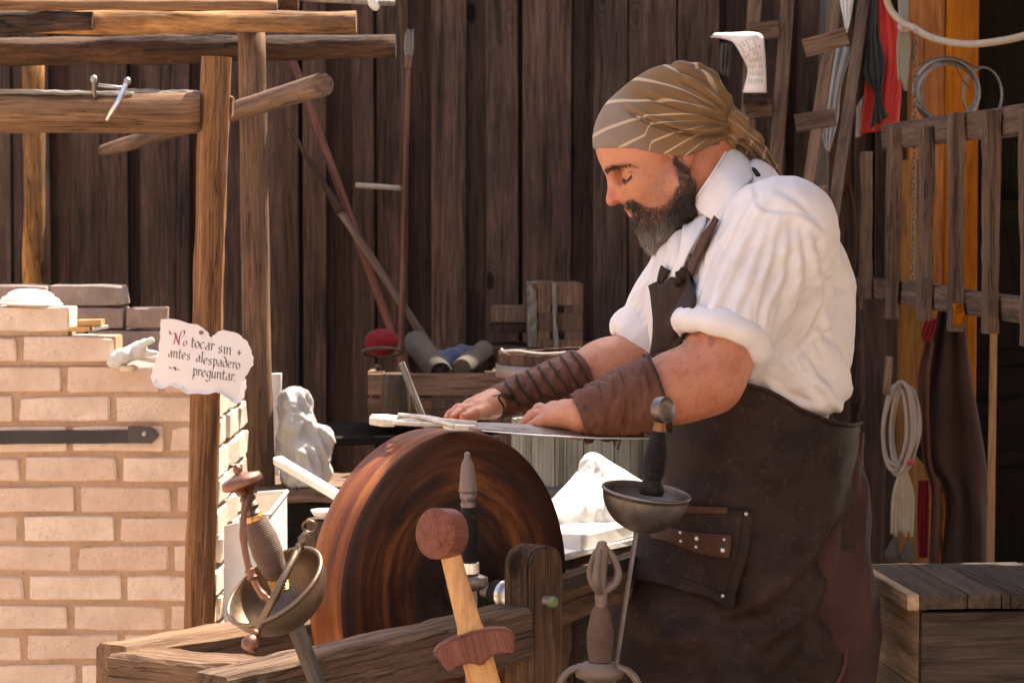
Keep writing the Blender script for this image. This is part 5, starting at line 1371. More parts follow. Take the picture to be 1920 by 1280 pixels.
tag(obj('white_sack', fast_mesh(v_, f_, M['linen'])), 'bright white cloth sack with a peaked top slumped on the trough behind the wheel', 'sack')

# plaster white draped sack beside the log post
S = SDF().ell(P(553, 752, 5.75), (.026, .03, .022), .02).cap(P(550, 770, 5.75), .03, P(560, 880, 5.75), .045, .04).cap(P(560, 800, 5.72), .025, P(612, 812, 5.72), .014, .03).cap(P(600, 830, 5.72), .02, P(592, 890, 5.72), .028, .03).cap(P(575, 850, 5.7), .03, P(575, 900, 5.7), .04, .03).half(P(570, 905, 5.75), (0, 0, -1))
v_, f_ = S.mesh(P(565, 820, 5.75) - Vector((.14, .12, .14)), P(565, 820, 5.75) + Vector((.14, .12, .14)), .0035)
q = v_ * np.array((38, 26, 9)) + np.outer(v_[:, 2] * 14, (1, 0, 0)); nn_ = fbm(q, 6, 2); v_ = v_ + vnormals(v_, f_) * (.021 * (.45 - np.abs(nn_)) + .0045 * (.4 - np.abs(fbm(v_ * 48, 2))) + .001 * fbm(v_ * 160, 7))[:, None]; v_ = smooth_mesh(v_, f_, 1)
tag(obj('draped_sack', fast_mesh(v_, f_, M['grey_linen'])), 'crumpled greyish white sack with a knotted top standing right of the log post', 'sack')
bs = thing('dark_bench', 'dark weathered bench top that the crumpled sack stands on', 'bench', (P(620, 0, 5.75).x, 5.75, 0))
zb_ = P(570, 905, 5.75).z
beam('top', (P(430, 0, 5.8).x, 5.82, zb_ - .018), (P(760, 0, 5.8).x, 5.82, zb_ - .016), .03, .34, M['grey'], bs, xhint=(0, 0, 1), seg=10)
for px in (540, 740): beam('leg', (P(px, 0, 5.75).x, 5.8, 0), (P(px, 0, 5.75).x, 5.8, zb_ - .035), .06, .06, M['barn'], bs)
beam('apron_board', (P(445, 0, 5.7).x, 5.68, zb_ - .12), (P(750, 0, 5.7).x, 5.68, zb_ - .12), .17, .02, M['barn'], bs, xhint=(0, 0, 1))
t = thing('peeled_stick', 'sunlit white peeled stick sloping down behind the left side of the wheel', 'stick', P(570, 890, 5.2))
beam('stick', P(520, 862, 5.3), P(700, 968, 5.0), .020, .016, M['white_paint'], t, seg=8, wear=.0012)
# metal bin with an angled lip, limed boards next to it
bn_ = thing('white_bin', 'white sheet metal bin with an open slanted top between the kiln and the wheel', 'bin', P(490, 1100, 4.9).xy.to_3d())
def quad(name, pts, th, mat, parent):
    me = solid(mesh(pts, [tuple(range(len(pts)))], mat), th); return obj(name, me, parent)
a, b, c_, d = P(500, 960, 4.9), P(538, 920, 4.95), P(540, 1040, 4.95), P(500, 1075, 4.9)
quad('side_panel', [P(505, 965, 4.85), P(538, 922, 5.0), P(541, 1400, 5.0), P(505, 1420, 4.85)], .004, M['white_paint'], bn_)
quad('front_panel', [P(420, 985, 4.85), P(505, 965, 4.85), P(505, 1420, 4.85), P(420, 1420, 4.85)], .004, M['white_paint'], bn_)
quad('rear_panel', [P(470, 925, 5.12), P(538, 922, 5.0), P(541, 1300, 5.0), P(470, 1300, 5.12)], .004, M['white_paint'], bn_)
tube('rim', [P(484, 925, 5.05), P(538, 921, 5.0), P(505, 964, 4.85), P(470, 968, 4.85)], .004, M['white_paint'], bn_, n=8)
wb = thing('whitewashed_post', 'bright whitewashed narrow board standing behind the pale log post', 'board', P(520, 1300, 6.0).xy.to_3d())
beam('board', P(517, 1300, 5.95), P(517, 735, 5.95), .018, .02, M['white_paint'], wb, seg=10)
log('knob', P(519, 738, 5.95), P(516, 700, 5.95), .011, .013, M['white_paint'], wb, rough=.2)
bw = thing('enamel_bowl', 'small white enamel bowl peeking out left of the wheel', 'bowl', P(606, 965, 4.6))
lathe('bowl', [(.012, 0), (.02, .002), (.028, .014), (.0285, .016), (.024, .014), (.014, .004)], M['white_paint'], bw, Matrix.Translation(P(612, 972, 4.6)), n=28)
cb3 = thing('chopping_block', 'dark stump the enamel bowl stands on', 'stump', (P(612, 0, 4.6).x, 4.6, 0))
log('stump', (P(625, 0, 4.6).x, 4.62, 0), (P(625, 0, 4.6).x, 4.62, P(0, 975, 4.6).z), .06, .055, M['bark'], cb3)
# ------------------------------------------------------------------ the man
YM = 4.0
def Wm(px, py, dy=0.0): return P(px, py, YM + dy)
S0 = YM / FPX      # metres per photo pixel in his plane
man = thing('person', 'bearded man in striped tan headscarf, white shirt and leather apron grinding a blade', 'person', (P(1430, 0, YM).x, YM, 0))

# head frame: f forward, u up, s towards the viewer (his left)
yaw = R(5)
HO = np.array(Wm(1236, 278, 0.0))
hf = np.array((-math.cos(R(30)) * math.cos(yaw), -math.sin(yaw), -math.sin(R(30)) * math.cos(yaw)))
hu = np.array((-math.sin(R(30)), 0, math.cos(R(30)))); hu -= hf * (hu @ hf); hu /= np.linalg.norm(hu)
hs = np.cross(hf, hu); hs = hs if hs[1] < 0 else -hs
HR = np.stack([hf, hs, hu], 1)          # columns: local axes
def H(f, s, u): return HO + HR @ np.array((f, s, u), float)
def Hl(X): return (np.asarray(X) - HO) @ HR

B = SDF()
hell = lambda c, r, k=.012, op='u', R2=None: B.ell(H(*c), r, k, HR if R2 is None else HR @ R2, op)
def hcap(a, ra, b, rb, k=.008, op='u'): B.cap(H(*a), ra, H(*b), rb, k, op=op)
def rotf(a):  # rotation in the f-u plane
    c, s = math.cos(a), math.sin(a); return np.array(((c, 0, -s), (0, 1, 0), (s, 0, c)))
# skull and face masses
hell((-.014, 0, .030), (.094, .075, .074), .02)
hell((.015, 0, .012), (.074, .066, .075), .03)
hell((.040, 0, -.045), (.052, .050, .062), .03)            # lower face
hell((.066, 0, -.088), (.026, .026, .024), .025)           # chin
for s in (-1, 1):
    hcap((.060, s * .018, -.092), .020, (.005, s * .054, -.062), .022, .025)   # jaw line
    hell((.062, s * .036, -.022), (.022, .020, .018), .022)                    # cheek bone
    hell((.052, s * .036, -.050), (.026, .018, .026), .025)                    # cheek
    hcap((.072, s * .012, .012), .0095, (.056, s * .044, .000), .009, .014)    # brow ridge
    B.ell(H(.079, s * .031, -.009), (.015, .018, .011), .012, HR, 's')         # eye socket
    hell((.0625, s * .031, -.010), (.0135, .0148, .0125), .004)                # eyeball under the lid
    hcap((.073, s * .020, -.0185), .0026, (.062, s * .045, -.0175), .0022, .004)  # lower lid
hcap((.077, 0, .003), .0082, (.1005, 0, -.027), .0088, .011)     # nose bridge
hell((.1045, 0, -.0335), (.0098, .0096, .0088), .006)           # tip
for s in (-1, 1): hell((.0890, s * .0136, -.0355), (.0108, .0066, .0080), .0035)   # alae
hell((.091, 0, -.037), (.010, .005, .005), .006)
for s in (-1, 1): B.ell(H(.0945, s * .0062, -.0445), (.005, .0032, .005), .003, HR, 's')
hcap((.081, -.010, -.049), .009, (.081, .010, -.049), .009, .012)   # upper lip area
hcap((.0885, -.013, -.0565), .0048, (.0885, .013, -.0565), .0048, .006)  # upper lip
hcap((.0865, -.012, -.0665), .0054, (.0865, .012, -.0665), .0054, .005)  # lower lip
B.cap(H(.096, -.018, -.0612), .0016, H(.096, .018, -.0612), .0016, .003, op='s')
# ears
for s in (-1, 1):
    Re = rotf(R(-8))
    hell((-.016, s * .072, -.012), (.018, .008, .032), .006, R2=Re)
    B.ell(H(-.010, s * .080, -.008), (.010, .006, .018), .004, HR @ Re, 's')
    hell((-.012, s * .074, -.038), (.009, .006, .011), .006)
    hell((-.001, s * .074, -.016), (.006, .005, .009), .004)
# neck
B.cap(Wm(1300, 318), .050, Wm(1376, 402), .054, .03)
B.cap(Wm(1322, 288), .042, Wm(1376, 388), .050, .03)
# torso, mostly under the shirt
B.cap(Wm(1420, 480), .10, Wm(1440, 800), .09, .04, sy=1.4)
B.cap(Wm(1435, 800), .085, Wm(1435, 930), .09, .04, sy=1.3)
SHN, ELN, WRN = Wm(1462, 440, -.165), Wm(1326, 708, -.265), Wm(1092, 782, -.285)
SHF, ELF, WRF = Wm(1345, 455, .185), Wm(1212, 668, .17), Wm(928, 757, .00)
B.cap(Wm(1408, 430, -.04), .05, SHN, .055, .04).cap(Wm(1388, 430, .04), .05, SHF, .055, .04)
mid = lambda a, b, t: a + (b - a) * t
# near arm
B.cap(SHN, .058, mid(SHN, ELN, .5), .051, .03).cap(mid(SHN, ELN, .45), .051, ELN, .044, .03)
B.cap(mid(SHN, ELN, .80) + Vector((.006, 0, .004)), .044, ELN + Vector((.002, 0, .0)), .044, .03)
B.cap(ELN, .045, mid(ELN, WRN, .28), .047, .03).cap(mid(ELN, WRN, .26), .046, mid(ELN, WRN, .62), .037, .03)
B.cap(mid(ELN, WRN, .6), .038, WRN, .0245, .03)
# far arm
B.cap(SHF, .056, ELF, .044, .03).cap(ELF, .042, mid(ELF, WRF, .28), .043, .03).cap(mid(ELF, WRF, .25), .043, WRF, .023, .03)
# hands -----------------------------------------------------------
def hand(W, kn, fingers, th, pr=.0125):
    "W wrist, kn four knuckle points, fingers lists of joints, th thumb joints"
    for i, k in enumerate(kn):
        B.cap(W + (k - W) * .12, .0175, k, .0105, .012)
    for i in range(3): B.cap((W * .45 + kn[i] * .55), .013, (W * .45 + kn[i + 1] * .55), .013, .012)
    for i in range(3): B.cap(kn[i], .0105, kn[i + 1], .0105, .010)
    for i, f in enumerate(fingers):
        rs = [.0098, .0090, .0080, .0068] if i < 3 else [.0088, .0080, .0072, .0060]
        pts = [kn[i]] + f
        for j in range(len(pts) - 1): B.cap(pts[j], rs[j], pts[j + 1], rs[j + 1], .004)
        B.ell(pts[1], (rs[1] * 1.06,) * 3, .005)
    for j in range(len(th) - 1): B.cap(th[j], [.0155, .0115, .0098, .0080][j], th[j + 1], [.0115, .0098, .0080, .0070][j + 1 if j + 1 < 4 else 3], .007)
V3 = Vector
# near hand: flat on the blade, fingers pointing left and away from the viewer
W1 = Wm(1086, 775, -.282)
kn1 = [Wm(1050, 768, -.205), Wm(1038, 769, -.225), Wm(1030, 776, -.245), Wm(1034, 785, -.264)]   # index, middle, ring, little
fg1 = [[Wm(1032, 767, -.175), Wm(1020, 776, -.156), Wm(1013, 784, -.143)],
       [Wm(1012, 768, -.196), Wm(996, 779, -.178), Wm(988, 787, -.166)],
       [Wm(1004, 780, -.226), Wm(989, 789, -.214), Wm(980, 795, -.206)],
       [Wm(1012, 791, -.256), Wm(999, 797, -.250), Wm(990, 802, -.246)]]
th1 = [Wm(1075, 785, -.26), Wm(1070, 800, -.235), Wm(1074, 810, -.215), Wm(1084, 818, -.205)]
hand(W1, kn1, fg1, th1)
# a second visible ridge: index lifted over the others as in the photo
# far hand: thumb on the near side along the blade, fingers beyond it
W2 = Wm(925, 757, -.01)
kn2 = [Wm(893, 764, -.075), Wm(884, 763, -.055), Wm(882, 764, -.032), Wm(888, 766, -.010)]
fg2 = [[Wm(868, 770, -.098), Wm(857, 777, -.112), Wm(851, 781, -.120)],
       [Wm(860, 769, -.070), Wm(846, 777, -.080), Wm(840, 782, -.086)],
       [Wm(860, 770, -.040), Wm(848, 778, -.046), Wm(842, 783, -.05)],
       [Wm(868, 772, -.012), Wm(858, 779, -.014), Wm(853, 783, -.015)]]
th2 = [Wm(925, 765, -.03), Wm(908, 772, -.075), Wm(888, 776, -.115), Wm(870, 782, -.138)]
hand(W2, kn2, fg2, th2)
# hips, legs, feet
hx = P(1450, 0, YM).x
for s, fx_ in ((-1, .03), (1, -.10)):
    hip = V3((hx, YM + s * .09, .93)); knee = V3((hx - .03 + fx_, YM + s * .10, .50)); ank = V3((hx + .02 + fx_, YM + s * .105, .09))
    B.cap(hip, .07, knee, .05, .05).cap(knee, .058, ank, .036, .03).cap(ank + V3((.02, 0, -.045)), .034, ank + V3((-.15, 0, -.055)), .026, .02)
lo = (-.12, 3.55, 0.0); hi = (0.62, 4.35, 1.72)
vb, fb = B.mesh(lo, hi, .0027)
# keep what can be seen fine; the skin below the waist stays in the same body
bme = fast_mesh(vb, fb, M['skin'])
L = Hl(vb)
def sm(x, a, b): t = np.clip((x - a) / (b - a), 0, 1); return t * t * (3 - 2 * t)
inhead = (L[:, 0] > -.16) & (L[:, 2] > -.14) & (L[:, 2] < .14) & (np.abs(L[:, 1]) < .12)
red = np.zeros(len(vb))
red += inhead * (np.exp(-((L[:, 0] - .100) ** 2 + (L[:, 2] + .028) ** 2 + L[:, 1] ** 2) / .00035) + .8 * np.exp(-((L[:, 0] + .01) ** 2 + (L[:, 2] + .03) ** 2) / .0007) * (np.abs(L[:, 1]) > .06))
red += .8 * inhead * np.exp(-((L[:, 0] - .090) ** 2 + (L[:, 2] + .062) ** 2) / .00008)
red += .75 * sm(-L[:, 2] + 0, .03, .06) * sm(-L[:, 0], .0, .05) * (np.abs(L[:, 1]) < .1)
for q in (ELN,): red += .55 * np.exp(-((vb - np.array(q + V3((.0, 0, -.03)))) ** 2).sum(1) / .004)
for q in kn1 + kn2 + [f[1] for f in fg1] + [f[2] for f in fg1] + [f[2] for f in fg2] + th1 + th2: red += .5 * np.exp(-((vb - np.array(q)) ** 2).sum(1) / .00012)
vattr(bme, 'red', np.clip(red, 0, 1))
# beard region in head coordinates
def beard_mask(L):
    f, s, u = L[:, 0], L[:, 1], L[:, 2]
    a = np.abs(s)
    # upper border of the beard along the cheek, running from sideburn to moustache
    ub = np.interp(f, [-.05, -.010, .001, .011, .03, .0446, .06, .073, .083, .12], [-.04, -.005, -.025, -.060, -.074, -.079, -.076, -.064, -.047, -.040])
    m = sm(ub - u, -.004, .006)
    back = np.interp(u, [-.13, -.105, -.0745, -.0466, -.02, 0], [.002, -.003, -.011, -.015, -.010, -.006])
    m = m * sm(f - back, -.004, .006)
    lips = np.exp(-(((f - .092) / .010) ** 2 + ((u + .0615) / .0095) ** 2 + (a / .020) ** 4))
    return m * (1 - np.clip(lips * 1.5, 0, 1)) * (f < .118)
st = beard_mask(L) * inhead
st = np.clip(st + .35 * inhead * sm(np.interp(L[:, 0], [0, .03, .06, .1], [.012, -.03, -.045, -.038]) - L[:, 2], -.004, .012) * (L[:, 0] > 0) * (L[:, 0] < .095), 0, 1)
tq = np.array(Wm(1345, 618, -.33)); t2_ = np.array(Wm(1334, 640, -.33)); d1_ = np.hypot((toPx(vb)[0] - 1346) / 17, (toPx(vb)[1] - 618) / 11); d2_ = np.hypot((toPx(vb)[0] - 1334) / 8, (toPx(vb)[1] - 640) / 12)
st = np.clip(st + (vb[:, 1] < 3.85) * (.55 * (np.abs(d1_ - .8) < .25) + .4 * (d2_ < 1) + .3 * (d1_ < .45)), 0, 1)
vattr(bme, 'stubble', st)
body = obj('body', bme, man)

nlv, nlf = lathe_geo([(1e-4, -.0006), (.8, -.0003), (1, 0), (.85, .0004), (1e-4, .0009)], 14)
for a_, b_, r_ in [(f[-2], f[-1], .0062) for f in fg1] + [(f[-2], f[-1], .0058) for f in fg2] + [(th2[-2], th2[-1], .0070)]:
    d_ = (b_ - a_).normalized(); up_ = (V3((0, -.35, 1)) - d_ * V3((0, -.35, 1)).dot(d_)).normalized(); sd_v = up_.cross(d_)
    c_ = b_ + up_ * (r_ * .93) + d_ * .001
    obj('fingernail', mesh([c_ + d_ * (x * .0056) + sd_v * (y * .0044) + up_ * (z - .0022 * y * y) for x, y, z in nlv], nlf, M['nail'], True), body)

# ---- eyebrows, lashes, beard: strands
def strands(name, roots, dirs, lens, rad, greys, mat, parent, seg=4, curl=.25, seed=0):
    n = len(roots); r_ = np.random.default_rng(seed)
    d = dirs / np.linalg.norm(dirs, axis=1)[:, None]
    up = np.tile(np.array((0.13, 0.31, .94)), (n, 1)); a = np.cross(d, up); a /= np.linalg.norm(a, axis=1)[:, None]; b = np.cross(d, a)
    ph = r_.uniform(0, 6.28, n); V = []; 
    for k in range(seg + 1):
        t = k / seg
        c = roots + d * (lens * t)[:, None] + (a * np.sin(ph + t * 3)[:, None] + b * np.cos(ph * 1.3 + t * 3.6)[:, None]) * (lens * curl * t * .5)[:, None] + np.array((0, 0, -1)) * (lens * .22 * t * t)[:, None]
        w = rad * (1 - .75 * t)
        for j in range(3):
            an = 2.094 * j; V.append(c + (a * math.cos(an) + b * math.sin(an)) * (w[:, None] if hasattr(w, '__len__') else w))
    V = np.stack(V, 1).reshape(-1, 3); per = (seg + 1) * 3; F = []
    base = np.arange(n)[:, None] * per
    for k in range(seg):
        for j in range(3):
            q = np.array((k * 3 + j, k * 3 + (j + 1) % 3, k * 3 + 3 + (j + 1) % 3, k * 3 + 3 + j)); F.append(base + q[None, :])
    me = fast_mesh(V, np.concatenate(F), mat, True); vattr(me, 'grey', np.repeat(greys, per))
    return obj(name, me, parent)
nb = vnormals(vb, fb)
def pick(w, n, seed):
    r_ = np.random.default_rng(seed); w = w / w.sum(); return r_.choice(len(w), n, p=w)
# beard volume
Bd = SDF()
Bd.cap(H(.070, 0, -.090), .020, H(.074, 0, -.116), .011, .02)
Bd.cap(H(.045, 0, -.098), .024, H(.056, 0, -.117), .013, .02)
for s in (-1, 1):
    Bd.cap(H(.062, s * .016, -.098), .020, H(.014, s * .044, -.084), .018, .02)
    Bd.cap(H(.014, s * .046, -.084), .016, H(-.001, s * .058, -.052), .007, .012)
Bd.cap(H(.074, 0, -.114), .010, H(.078, 0, -.126), .005, .015)
vd, fd_ = Bd.mesh(H(.05, 0, -.09) - .13, H(.05, 0, -.09) + .13, .0028)
nd = vnormals(vd, fd_); Ld = Hl(vd)
dm = vd + nd * (.0022 * fbm(Ld * 120, 3))[:, None]
dme = fast_mesh(dm, fd_, M['hair']); 
def greyness(Lq, seed):
    r_ = np.random.default_rng(seed)
    g = sm(-Lq[:, 2], .075, .12) * .75 * sm(Lq[:, 0], .02, .07) + .12
    return np.clip(g * r_.uniform(0, 1, len(Lq)) ** 1.3 * 1.6 + .01, 0, 1)
vattr(dme, 'grey', np.clip(greyness(Ld, 1) * .35, 0, 1))
beard = obj('beard', dme, man)
ids = pick(np.where(Ld[:, 2] > -.20, 1.0, 0), 15000, 3)
Lq = Ld[ids]
dn_ = hf * .22 + np.array((0, 0, -1.0)) * 0.75 - hu * .35
dirs = nd[ids] * .42 + dn_ + np.random.default_rng(4).normal(0, .22, (len(ids), 3))
ln = .006 + .009 * sm(-Lq[:, 2], .06, .12) * np.random.default_rng(5).uniform(.4, 1.2, len(ids))
strands('beard_hairs', vd[ids] - nd[ids] * .002, dirs, ln, .00045, greyness(Lq, 6), M['hair'], beard, seed=7, curl=.5)
# short hairs growing on the skin along cheek, moustache and sideburn
w = beard_mask(L) * inhead
ids = pick(w, 8000, 8); Lq = L[ids]
dirs = nb[ids] * .35 + (-hu * .7 + hf * .1) + np.random.default_rng(9).normal(0, .2, (len(ids), 3))
mo = ((Lq[:, 2] > -.062) & (Lq[:, 0] > .07))
sgn = np.sign(Lq[:, 1] + 1e-6)
dirs[mo] = nb[ids][mo] * .35 + (-hu * .55)[None, :] + hs[None, :] * (sgn[mo] * .55)[:, None] - hf * .25 + np.random.default_rng(10).normal(0, .15, (mo.sum(), 3))
strands('cheek_hairs', vb[ids], dirs, np.where(mo, .009, .006) * np.random.default_rng(2).uniform(.6, 1.3, len(ids)), .00042, np.clip(greyness(Lq, 11) * .7 + .03, 0, 1), M['hair'], beard, seg=3, seed=12, curl=.3)
# sparse dark hair on the forearms
tt_, aa_, rr_ = None, None, None
def seg_d(X, a, b):
    a = np.array(a); b = np.array(b); ab = b - a; t = np.clip((X - a) @ ab / (ab @ ab), 0, 1); return np.linalg.norm(X - a - t[:, None] * ab, axis=1)
wa = ((seg_d(vb, ELN, mid(ELN, WRN, .6)) < .075) | (seg_d(vb, ELF, mid(ELF, WRF, .6)) < .065)) * 1.0
ids = pick(wa, 2800, 31)
gdir = np.tile(np.array((-.75, -.1, -.5)), (len(ids), 1))
strands('arm_hair', vb[ids], nb[ids] * .35 + gdir + np.random.default_rng(33).normal(0, .25, (len(ids), 3)), np.random.default_rng(34).uniform(.005, .012, len(ids)), .00012, np.full(len(ids), .05), M['hair'], man, seg=3, seed=35, curl=.4)
# eyebrows
a_ = np.abs(L[:, 1])
bw_ = inhead * np.exp(-(((L[:, 2] - np.interp(L[:, 0], [.040, .0477, .06, .072, .084], [-.013, -.0095, -.002, .005, .0105])) / .0030) ** 2)) * (a_ > .008) * (a_ < .062) * (L[:, 0] > .040)
ids = pick(bw_ * (a_ > .008) + 0.0, 1000, 13)
dirs = nb[ids] * .3 + hs[None, :] * np.sign(L[ids, 1])[:, None] * .9 - hf * .2 + hu * .1 + np.random.default_rng(14).normal(0, .12, (len(ids), 3))
strands('eyebrow', vb[ids], dirs, np.full(len(ids), .0065), .00035, np.full(len(ids), .03), M['hair'], man, seg=3, seed=15, curl=.2)
# lashes: dark line where the lids meet
bbvh = BVHTree.FromPolygons([tuple(v) for v in vb[inhead]], []) if False else None
hid = np.where(inhead)[0]; remap = -np.ones(len(vb), int); remap[hid] = np.arange(len(hid))
hfaces = remap[fb]; hfaces = hfaces[(hfaces >= 0).all(1)]
hbvh = BVHTree.FromPolygons([tuple(v) for v in vb[hid]], [tuple(f) for f in hfaces.tolist()])
def on_face(f, s, u, off):
    n = Vector(tuple(hf * .62 + hs * math.copysign(.78, s))); o = Vector(tuple(H(f, s, u))) + n * .06
    h, nn, _, _ = hbvh.ray_cast(o, -n); return (h + n * off) if h else o - n * .06
for s in (-1, 1):
    line = [(.077, .018, -.0135), (.074, .026, -.0165), (.068, .035, -.0175), (.061, .042, -.0165), (.056, .046, -.0145)]
    pts = spline([on_face(a, s * b, c, .0006) for a, b, c in line], 4)
    tube('eyelashes', pts, .0010, M['lace'], man, n=6)
    rt = []; dr = []
    for i in range(70):
        q = pts[int(i / 70 * len(pts))]; rt.append(tuple(q)); dr.append(tuple(hf * .75 + hs * s * .55 - hu * .8 + np.random.default_rng(i).normal(0, .12, 3)))
    strands('lash_hairs', np.array(rt), np.array(dr), np.full(70, .006), .00025, np.zeros(70), M['hair'], man, seg=3, seed=20, curl=.05)
    line = [(.077, .018, -.006), (.072, .027, -.0025), (.065, .036, -.003), (.058, .044, -.0075), (.053, .047, -.0115)]
    tube('lid_crease_shade', spline([on_face(a, s * b, c, .0001) for a, b, c in line], 4), .0006, M['crease_shade'], man, n=6)
# ---- headscarf
Sc = SDF()
Sc.ell(H(-.016, 0, .030), (.1005, .0830, .0800), .01, HR)
Sc.ell(H(.014, 0, .020), (.079, .0755, .078), .02, HR)
Sc.ell(H(-.058, 0, .032), (.072, .078, .070), .04, HR)
Sc.cap(H(-.075, 0, .00), .050, H(-.104, 0, -.020), .022, .04)
Sc.ell(H(-.02, 0, -.022), (.072, .084, .035), .02, HR)
def cutf(X):
    l = Hl(X)
    g = np.interp(l[:, 0], [-.2, -.115, -.1, -.039, 0, .045, .0885, .12], [-.062, -.060, -.054, -.041, -.0185, .020, .049, .062])
    return (g - l[:, 2]) * .8
Sc.fn(cutf, .003)
def inner(X):
    return -(SDF().ell(H(-.014, 0, .028), (.0935, .0765, .0735), .01, HR).ell(H(.013, 0, .012), (.074, .069, .075), .02, HR).ell(H(-.02, 0, -.03), (.07, .078, .04), .02, HR)(X))
Sc.fn(inner, .002)
vs_, fs_ = Sc.mesh(HO - .22, HO + .22, .0022)
ns_ = vnormals(vs_, fs_); Ls = Hl(vs_)
KN = np.array((-.150, 0, -.040))      # the knot in head coordinates
# pixel-like coordinates in his plane, used for cloth layout
hx_, hz_ = vs_[:, 0] / S0 + 960, (CAM_Z - vs_[:, 2]) / S0 + 392
kx_, ky_ = 1378.0, 236.0
phi = np.arctan2(hz_ - ky_, kx_ - hx_); dist = np.hypot(hz_ - ky_, kx_ - hx_)
side = Ls[:, 1]
# folds radiate from the knot and die out over the crown
amp = .0048 * (1 - sm(dist, 40, 215)) + .0008
ang2 = phi * 2.2 + side * 9
r1 = 1 - 2 * np.abs(((ang2 * 1.9 + .25 * vnoise(np.stack([dist / 55, phi * 2, side * 10], -1), 3)) % 1) - .5)
r2_ = vnoise(np.stack([phi * 9, dist / 90, side * 30], -1), 5)
def crease(px0, py0, px1, py1, w, d, bow=0):
    ax_, ay_ = px1 - px0, py1 - py0; Ln = math.hypot(ax_, ay_)
    t = ((hx_ - px0) * ax_ + (hz_ - py0) * ay_) / Ln ** 2; q = ((hx_ - px0) * -ay_ + (hz_ - py0) * ax_) / Ln - bow * 4 * t * (1 - t)
    m = sm(t, -.02, .12) * (1 - sm(t, .9, 1.05)) * (side > -.02)
    return d * m * (-np.exp(-(q / w) ** 2) * 1.0 + .75 * np.exp(-((q + 2.0 * w) / (1.6 * w)) ** 2))
cr_ = crease(1165, 205, 1365, 250, 4, .0055, 22) + crease(1205, 183, 1350, 222, 4, .0045, 8) + crease(1262, 135, 1362, 205, 3.5, .0045, -12) + crease(1268, 155, 1352, 214, 3, .004, -4) + crease(1290, 128, 1368, 195, 3, .004, -14) + crease(1290, 262, 1362, 240, 4, .003, 3) + crease(1230, 118, 1330, 165, 3, .003, -12) + crease(1240, 240, 1372, 236, 3.5, .0035, 16) + crease(1300, 290, 1372, 256, 3, .003, 3)
vs_ = vs_ + ns_ * (amp * (r1 - .45) * .8 + amp * .5 * r2_ + cr_ * 1.5 + .0006 * vnoise(Ls * 45, 9))[:, None]
sme = fast_mesh(vs_, fs_, M['bandana'])
stripe = (phi * 200 + .3 * hx_ + 6 * vnoise(np.stack([hx_ / 60, hz_ / 60, side * 5], -1), 2) - 350) / 38.0
stripe = stripe + sm(178 - dist, 0, 14) * .5 * sm(phi, -.1, .0)
vattr(sme, 'stripe', stripe + .5); vattr(sme, 'fade', sm(dist, 45, 120))
vattr(sme, 'tone', np.clip(sm(hx_ - .55 * (hz_ - 200), 1130, 1215) , 0, 1))
scarf = obj('headscarf', sme, man)
# knot and tails
Kn = SDF()
k0 = V3(tuple(Wm(1380, 236, .01)))
def kp_(px, py, dy): return Wm(px, py, dy)
Kn.ell(kp_(1378, 234, -.004), (.022, .024, .024), .01)
Kn.cap(kp_(1352, 206, -.012), .013, kp_(1384, 232, -.024), .012, .005).cap(kp_(1384, 232, -.024), .012, kp_(1368, 270, -.016), .011, .005)
Kn.cap(kp_(1336, 236, -.022), .011, kp_(1372, 222, -.030), .010, .004).cap(kp_(1372, 222, -.030), .010, kp_(1394, 246, -.020), .010, .004)
Kn.cap(kp_(1384, 240, -.004), .011, kp_(1416, 258, -.008), .009, .005).cap(kp_(1416, 258, -.008), .008, kp_(1424, 266, .002), .007, .004)
Kn.cap(kp_(1380, 252, .006), .010, kp_(1408, 272, .012), .011, .006)
vk, fk = Kn.mesh(np.array(k0) - .09, np.array(k0) + .09, .002)
nk = vnormals(vk, fk); qk = vk * 1.0
vk = vk + nk * (.0016 * np.sin(vk[:, 0] * 420 + vk[:, 2] * 520 + 3 * vnoise(vk * 40, 1)))[:, None]
kme = fast_mesh(vk, fk, M['bandana']); vattr(kme, 'fade', np.full(len(vk), .35)); vattr(kme, 'stripe', (vk[:, 0] * 30 + vk[:, 2] * 45)); vattr(kme, 'tone', np.full(len(vk), .9))
obj('scarf_knot', kme, scarf)
def tail(pl, pr, dy, amp=.006):
    Lt = spline([(a, b, 0) for a, b in pl], 8); Rt = spline([(a, b, 0) for a, b in pr], 8)
    def F(u, v):
        i = v * (len(Lt) - 1); j = min(int(i), len(Lt) - 2); l = Lt[j] + (Lt[j + 1] - Lt[j]) * (i - j); r = Rt[j] + (Rt[j + 1] - Rt[j]) * (i - j); q = l + (r - l) * u
        return Wm(q[0], q[1], dy + amp * math.sin(u * 9 + v * 3) + .01 * v)
    o = sheet('scarf_tail', F, 14, 30, .0012, M['bandana'], scarf)
    co = np.array([v.co for v in o.data.vertices]); vattr(o.data, 'fade', np.full(len(co), .8)); vattr(o.data, 'stripe', co[:, 0] * 38 - co[:, 2] * 12); vattr(o.data, 'tone', np.full(len(co), .85)); return o
tail([(1376, 250), (1392, 285), (1420, 308), (1462, 342)], [(1398, 246), (1422, 276), (1446, 300), (1472, 336)], .012)
tail([(1384, 248), (1400, 268), (1425, 292), (1448, 318)], [(1400, 244), (1420, 256), (1440, 280), (1458, 312)], -.012, .004)

